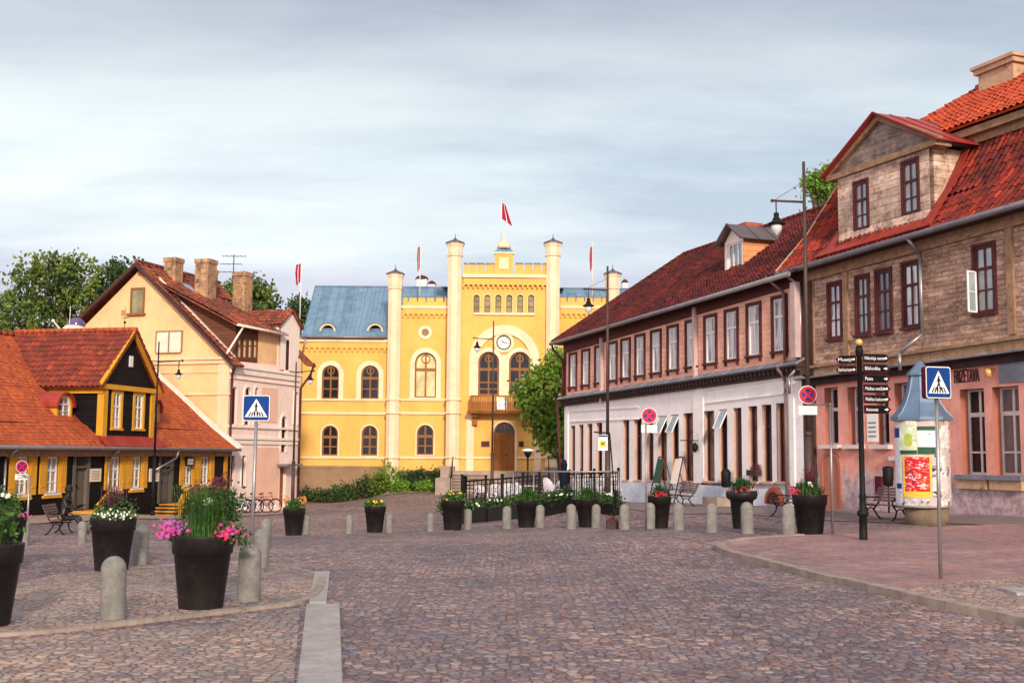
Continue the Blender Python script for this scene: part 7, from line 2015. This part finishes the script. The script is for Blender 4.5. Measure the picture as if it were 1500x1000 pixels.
mk('hanging_sign', mb, [M['swhite'],M['syellow'],M['sblue2'],M['brownframe']], t)
mb = MB(); mb.box(W0, p.x-.18, p.x+.18, p.z, p.z+.24, p.y-.14, p.y+.14); o = mk('flower_box', mb, M['darkwood'], label='small dark wooden flower box at the foot of the iron sign hanger', cat='flower box', loc=(0,0,0))
mb = MB(); leaves(mb, [((p.x,p.y,p.z+.3),.17,.14,.1)], 220, .05, 0, .2); mk('foliage', mb, M['leaf_mar'], o, recalc=False)
for px, lb, c_ in ((955,'green menu board leaning left of the other, at the open shop window','green'),(981,'menu board with a pale sheet leaning right of the green one','lpinktrim')):
    q = PK.pt(S(PK,px,700,.9), 0, .9); q.z = g(q.x,q.y); a = Vector((q.x,q.y,q.z)); d = PK.d; z1 = at(px+4,669,q.y).z-q.z
    t = thing('menu_easel', lb, 'menu board', tuple(q), 'menu boards on easels'); mb = MB(); n_ = -PK.n
    for s_ in (-.35,.35):
        mb.tube(a+d*s_, a+d*s_*.8+Vector((0,0,z1))+n_*.5, .03, .03, 5); mb.tube(a+d*s_+n_*1.0, a+d*s_*.8+Vector((0,0,z1))+n_*.5, .02, .02, 5)
    mb.tube(a-d*.28+Vector((0,0,z1))+n_*.5, a+d*.28+Vector((0,0,z1))+n_*.5, .03, .03, 5)
    mk('easel', mb, M['maroon'], t); mb = MB(); P0 = a+Vector((0,0,z1*.42))+n_*.19; P1 = a+Vector((0,0,z1*.96))+n_*.45; e_ = PK.n*.02
    mb.hexa([P0-d*.3+e_,P0+d*.3+e_,P1+d*.28+e_,P1-d*.28+e_,P0-d*.3,P0+d*.3,P1+d*.28,P1-d*.28]); mk('board', mb, M[c_], t)
s_ = S(PK,1024,650); z1 = Z(PK,1024,645); mb = MB()
mb.path([PK.pt(s_,z1-.35,.03),PK.pt(s_,z1+.3,.03)], .025, 6); mb.path([PK.pt(s_,z1,.03),PK.pt(s_,z1,.9)], .02, 6); mb.path([PK.pt(s_,z1-.3,.03),PK.pt(s_,z1-.1,.35),PK.pt(s_,z1,.6)], .018, 6); mb.lathe(PK.pt(s_,z1-.5,.2), [(.02,0),(.12,.1),(.12,.3),(.03,.42)], 8)
mk('wall_bracket', mb, M['iron'], label='wrought iron bracket with lantern on the white plaster between shop windows', cat='bracket')
s_ = S(PK,1137,720); zb_ = Z(PK,1137,738); zt_ = Z(PK,1137,713); w_ = .62; mb = MB()
pts = arch_pts(s_-w_, s_+w_, zb_, zt_, arch=True) if zt_-zb_ > w_ else arch_pts(s_-w_, s_+w_, zb_, zb_+w_+.15)
mb.prism(PK, pts, -.02, .14, 0); mb.prism(PK, [(s_+(a-s_)*.68, zb_+(z-zb_)*.72+.02) for a, z in pts], .145, .16, 1)
mk('brick_hatch', mb, [M['redbrick'],M['maroon']], label='small arched red brick cellar hatch at the pale blue plinth', cat='hatch')
q = PK.pt(S(PK,1065,700,.25), 0, .3); k = 1/pxm(q); zt_ = Z(PK,1065,686,.3); mb = MB(); mb.lathe((q.x,q.y,zt_-.75), [(.13,0),(.19,.05),(.2,.6),(.12,.72),(.02,.76)], 12)
mk('wall_bin', mb, M['iron'], label='black rounded letter box on the white wall left of the wide-rimmed planter', cat='letter box')
q = PK.pt(S(PK,1105,690,.2), 0, .2); zt_ = Z(PK,1105,688,.2); t = thing('window_box', 'brown flower box hanging under a shop window right of the letter box', 'flower box', (q.x,q.y,zt_))
mb = MB(); mb.box(PK, S(PK,1098,690,.2), S(PK,1112,690,.2), zt_-.22, zt_, .1, .35); mk('box', mb, M['darkwood'], t); mb = MB(); leaves(mb, [((q.x,q.y,zt_+.08),.25,.2,.12)], 300, .05, 0, .2); mk('foliage', mb, M['leaf_mar'], t, recalc=False)
mb = MB(); a_ = PK.pt(S(PK,1052,735,.5),0,.5); s0_, s1_ = S(PK,1048,735,.4), S(PK,1070,735,.4); zb_ = Z(PK,1060,738,.4); mb.box(PK, s0_, s1_, zb_-.3, zb_+.28, .05, 1.0)
mk('door_step', mb, M['stone'], label='stone step before the white wall behind the wide-rimmed planter', cat='step')
# litter bin near the column
p = BR.pt(S(BR,1301,700,.5), 0, .5); zt_ = Z(BR,1301,683,.5); zb_ = Z(BR,1301,712,.5); p.z = g(p.x,p.y)
t = thing('litter_bin', 'black litter bin on a post beside the bench at the salmon wall', 'litter bin', tuple(p))
mb = MB(); mb.tube(p, (p.x,p.y,zb_+.1), .03, .03, 8); mk('post', mb, M['iron'], t)
mb = MB(); mb.lathe((p.x,p.y,zb_), [(.12,0),(.15,.03),(.17,.25),(.17,zt_-zb_-.06),(.14,zt_-zb_),(.02,zt_-zb_+.02)], 14); mk('bin', mb, M['iron'], t)
mb = MB(); s0_, s1_ = S(BR,1285,712), S(BR,1294,712); mb.box(BR, s0_, s1_, Z(BR,1289,724), Z(BR,1289,697), .01, .1); mk('meter_box', mb, M['smaroon'], label='dark meter box on the peeling salmon wall left of the litter bin', cat='meter box')
# ================================================================== CAMERA, SKY, SUN
cam = bpy.data.cameras.new('camera'); co = bpy.data.objects.new('camera', cam); COL.objects.link(co)
co.matrix_world = Matrix.Translation(CAMP) @ CAMR.to_4x4()
cam.sensor_width = 36; cam.lens = F/1500*36; cam.clip_start = .1; cam.clip_end = 5000
cam.dof.use_dof = True; cam.dof.focus_distance = 55; cam.dof.aperture_fstop = 2.8
SC.camera = co
SD = Vector((.17, -.93, .36)).normalized()
w = bpy.data.worlds.new('World'); SC.world = w; w.use_nodes = True
nt = w.node_tree; bg = nt.nodes['Background']
sky = nt.nodes.new('ShaderNodeTexSky'); sky.sky_type = 'NISHITA'; sky.sun_disc = False
sky.sun_elevation = math.asin(SD.z); sky.sun_rotation = math.atan2(SD.x, SD.y)
tc = nt.nodes.new('ShaderNodeTexCoord'); sp = nt.nodes.new('ShaderNodeSeparateXYZ'); L(nt, tc.outputs['Generated'], sp.inputs[0])
zadd = N(nt, 'ShaderNodeMath', operation='ADD'); L(nt, sp.outputs[2], zadd.inputs[0]); zadd.inputs[1].default_value = .22
zmx = N(nt, 'ShaderNodeMath', operation='MAXIMUM'); L(nt, zadd.outputs[0], zmx.inputs[0]); zmx.inputs[1].default_value = .05
dx = N(nt, 'ShaderNodeMath', operation='DIVIDE'); L(nt, sp.outputs[0], dx.inputs[0]); L(nt, zmx.outputs[0], dx.inputs[1])
dy = N(nt, 'ShaderNodeMath', operation='DIVIDE'); L(nt, sp.outputs[1], dy.inputs[0]); L(nt, zmx.outputs[0], dy.inputs[1])
cb = nt.nodes.new('ShaderNodeCombineXYZ'); L(nt, dx.outputs[0], cb.inputs[0]); L(nt, dy.outputs[0], cb.inputs[1])
mp = nt.nodes.new('ShaderNodeMapping'); mp.inputs['Scale'].default_value = (.7, 1.7, 1); mp.inputs['Rotation'].default_value = (0,0,R(-14)); mp.inputs['Location'].default_value = (1.3,.4,0); L(nt, cb.outputs[0], mp.inputs[0])
n1 = noise(nt, mp.outputs[0], .9, 8, .6)
# height gradient of the overcast: lavender band low, pale middle, slate blue high up
base = ramp(nt, sp.outputs[2], [(0.0,(.48,.50,.60)),(.12,(.54,.56,.66)),(.150,(.58,.61,.69)),(.165,(.70,.76,.79)),(.25,(.66,.745,.775)),(.34,(.50,.56,.62)),(.40,(.38,.42,.50)),(.6,(.48,.51,.57)),(1,(.55,.58,.63))])
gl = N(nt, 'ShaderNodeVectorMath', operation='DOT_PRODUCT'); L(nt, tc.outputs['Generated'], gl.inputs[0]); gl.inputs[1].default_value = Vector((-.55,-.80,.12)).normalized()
fill_glow = ramp(nt, gl.outputs['Value'], [(0,(1,1,1)),(.35,(1.4,1.35,1.3)),(1,(2.7,2.3,2.0))])  # warm glow added behind left of the view to brighten the right facades
base = vmix(nt, base, fill_glow, 1.0, 'MULTIPLY')
var = ramp(nt, n1, [(.36,(.72,.75,.84)),(.5,(.98,.98,1.0)),(.62,(1.16,1.13,1.10))])
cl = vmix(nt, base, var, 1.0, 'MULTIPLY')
sk = N(nt, 'ShaderNodeVectorMath', operation='SCALE'); L(nt, sky.outputs[0], sk.inputs[0]); sk.inputs['Scale'].default_value = .9
fac = ramp(nt, n1, [(.3, .90), (.7, 1.0)])
# background strength stays .1: cloud colours are given ten times as bright
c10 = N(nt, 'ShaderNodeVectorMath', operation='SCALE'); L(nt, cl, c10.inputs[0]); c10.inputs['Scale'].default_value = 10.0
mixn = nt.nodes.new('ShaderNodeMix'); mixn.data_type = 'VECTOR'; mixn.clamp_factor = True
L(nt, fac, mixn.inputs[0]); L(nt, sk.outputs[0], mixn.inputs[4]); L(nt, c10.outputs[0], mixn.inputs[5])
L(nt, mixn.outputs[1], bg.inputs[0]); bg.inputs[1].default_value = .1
sl_ = bpy.data.lights.new('sun', 'SUN'); sl_.energy = 3.1; sl_.angle = R(6); sl_.color = (1, .86, .69)
so = bpy.data.objects.new('sun', sl_); COL.objects.link(so); so.rotation_euler = SD.to_track_quat('Z', 'Y').to_euler()
SC.render.engine = 'CYCLES'
SC.view_settings.view_transform = 'Standard'; SC.view_settings.look = 'None'; SC.view_settings.gamma = 1
SC.view_settings.use_curve_mapping = False; SC.view_settings.exposure = 0.32
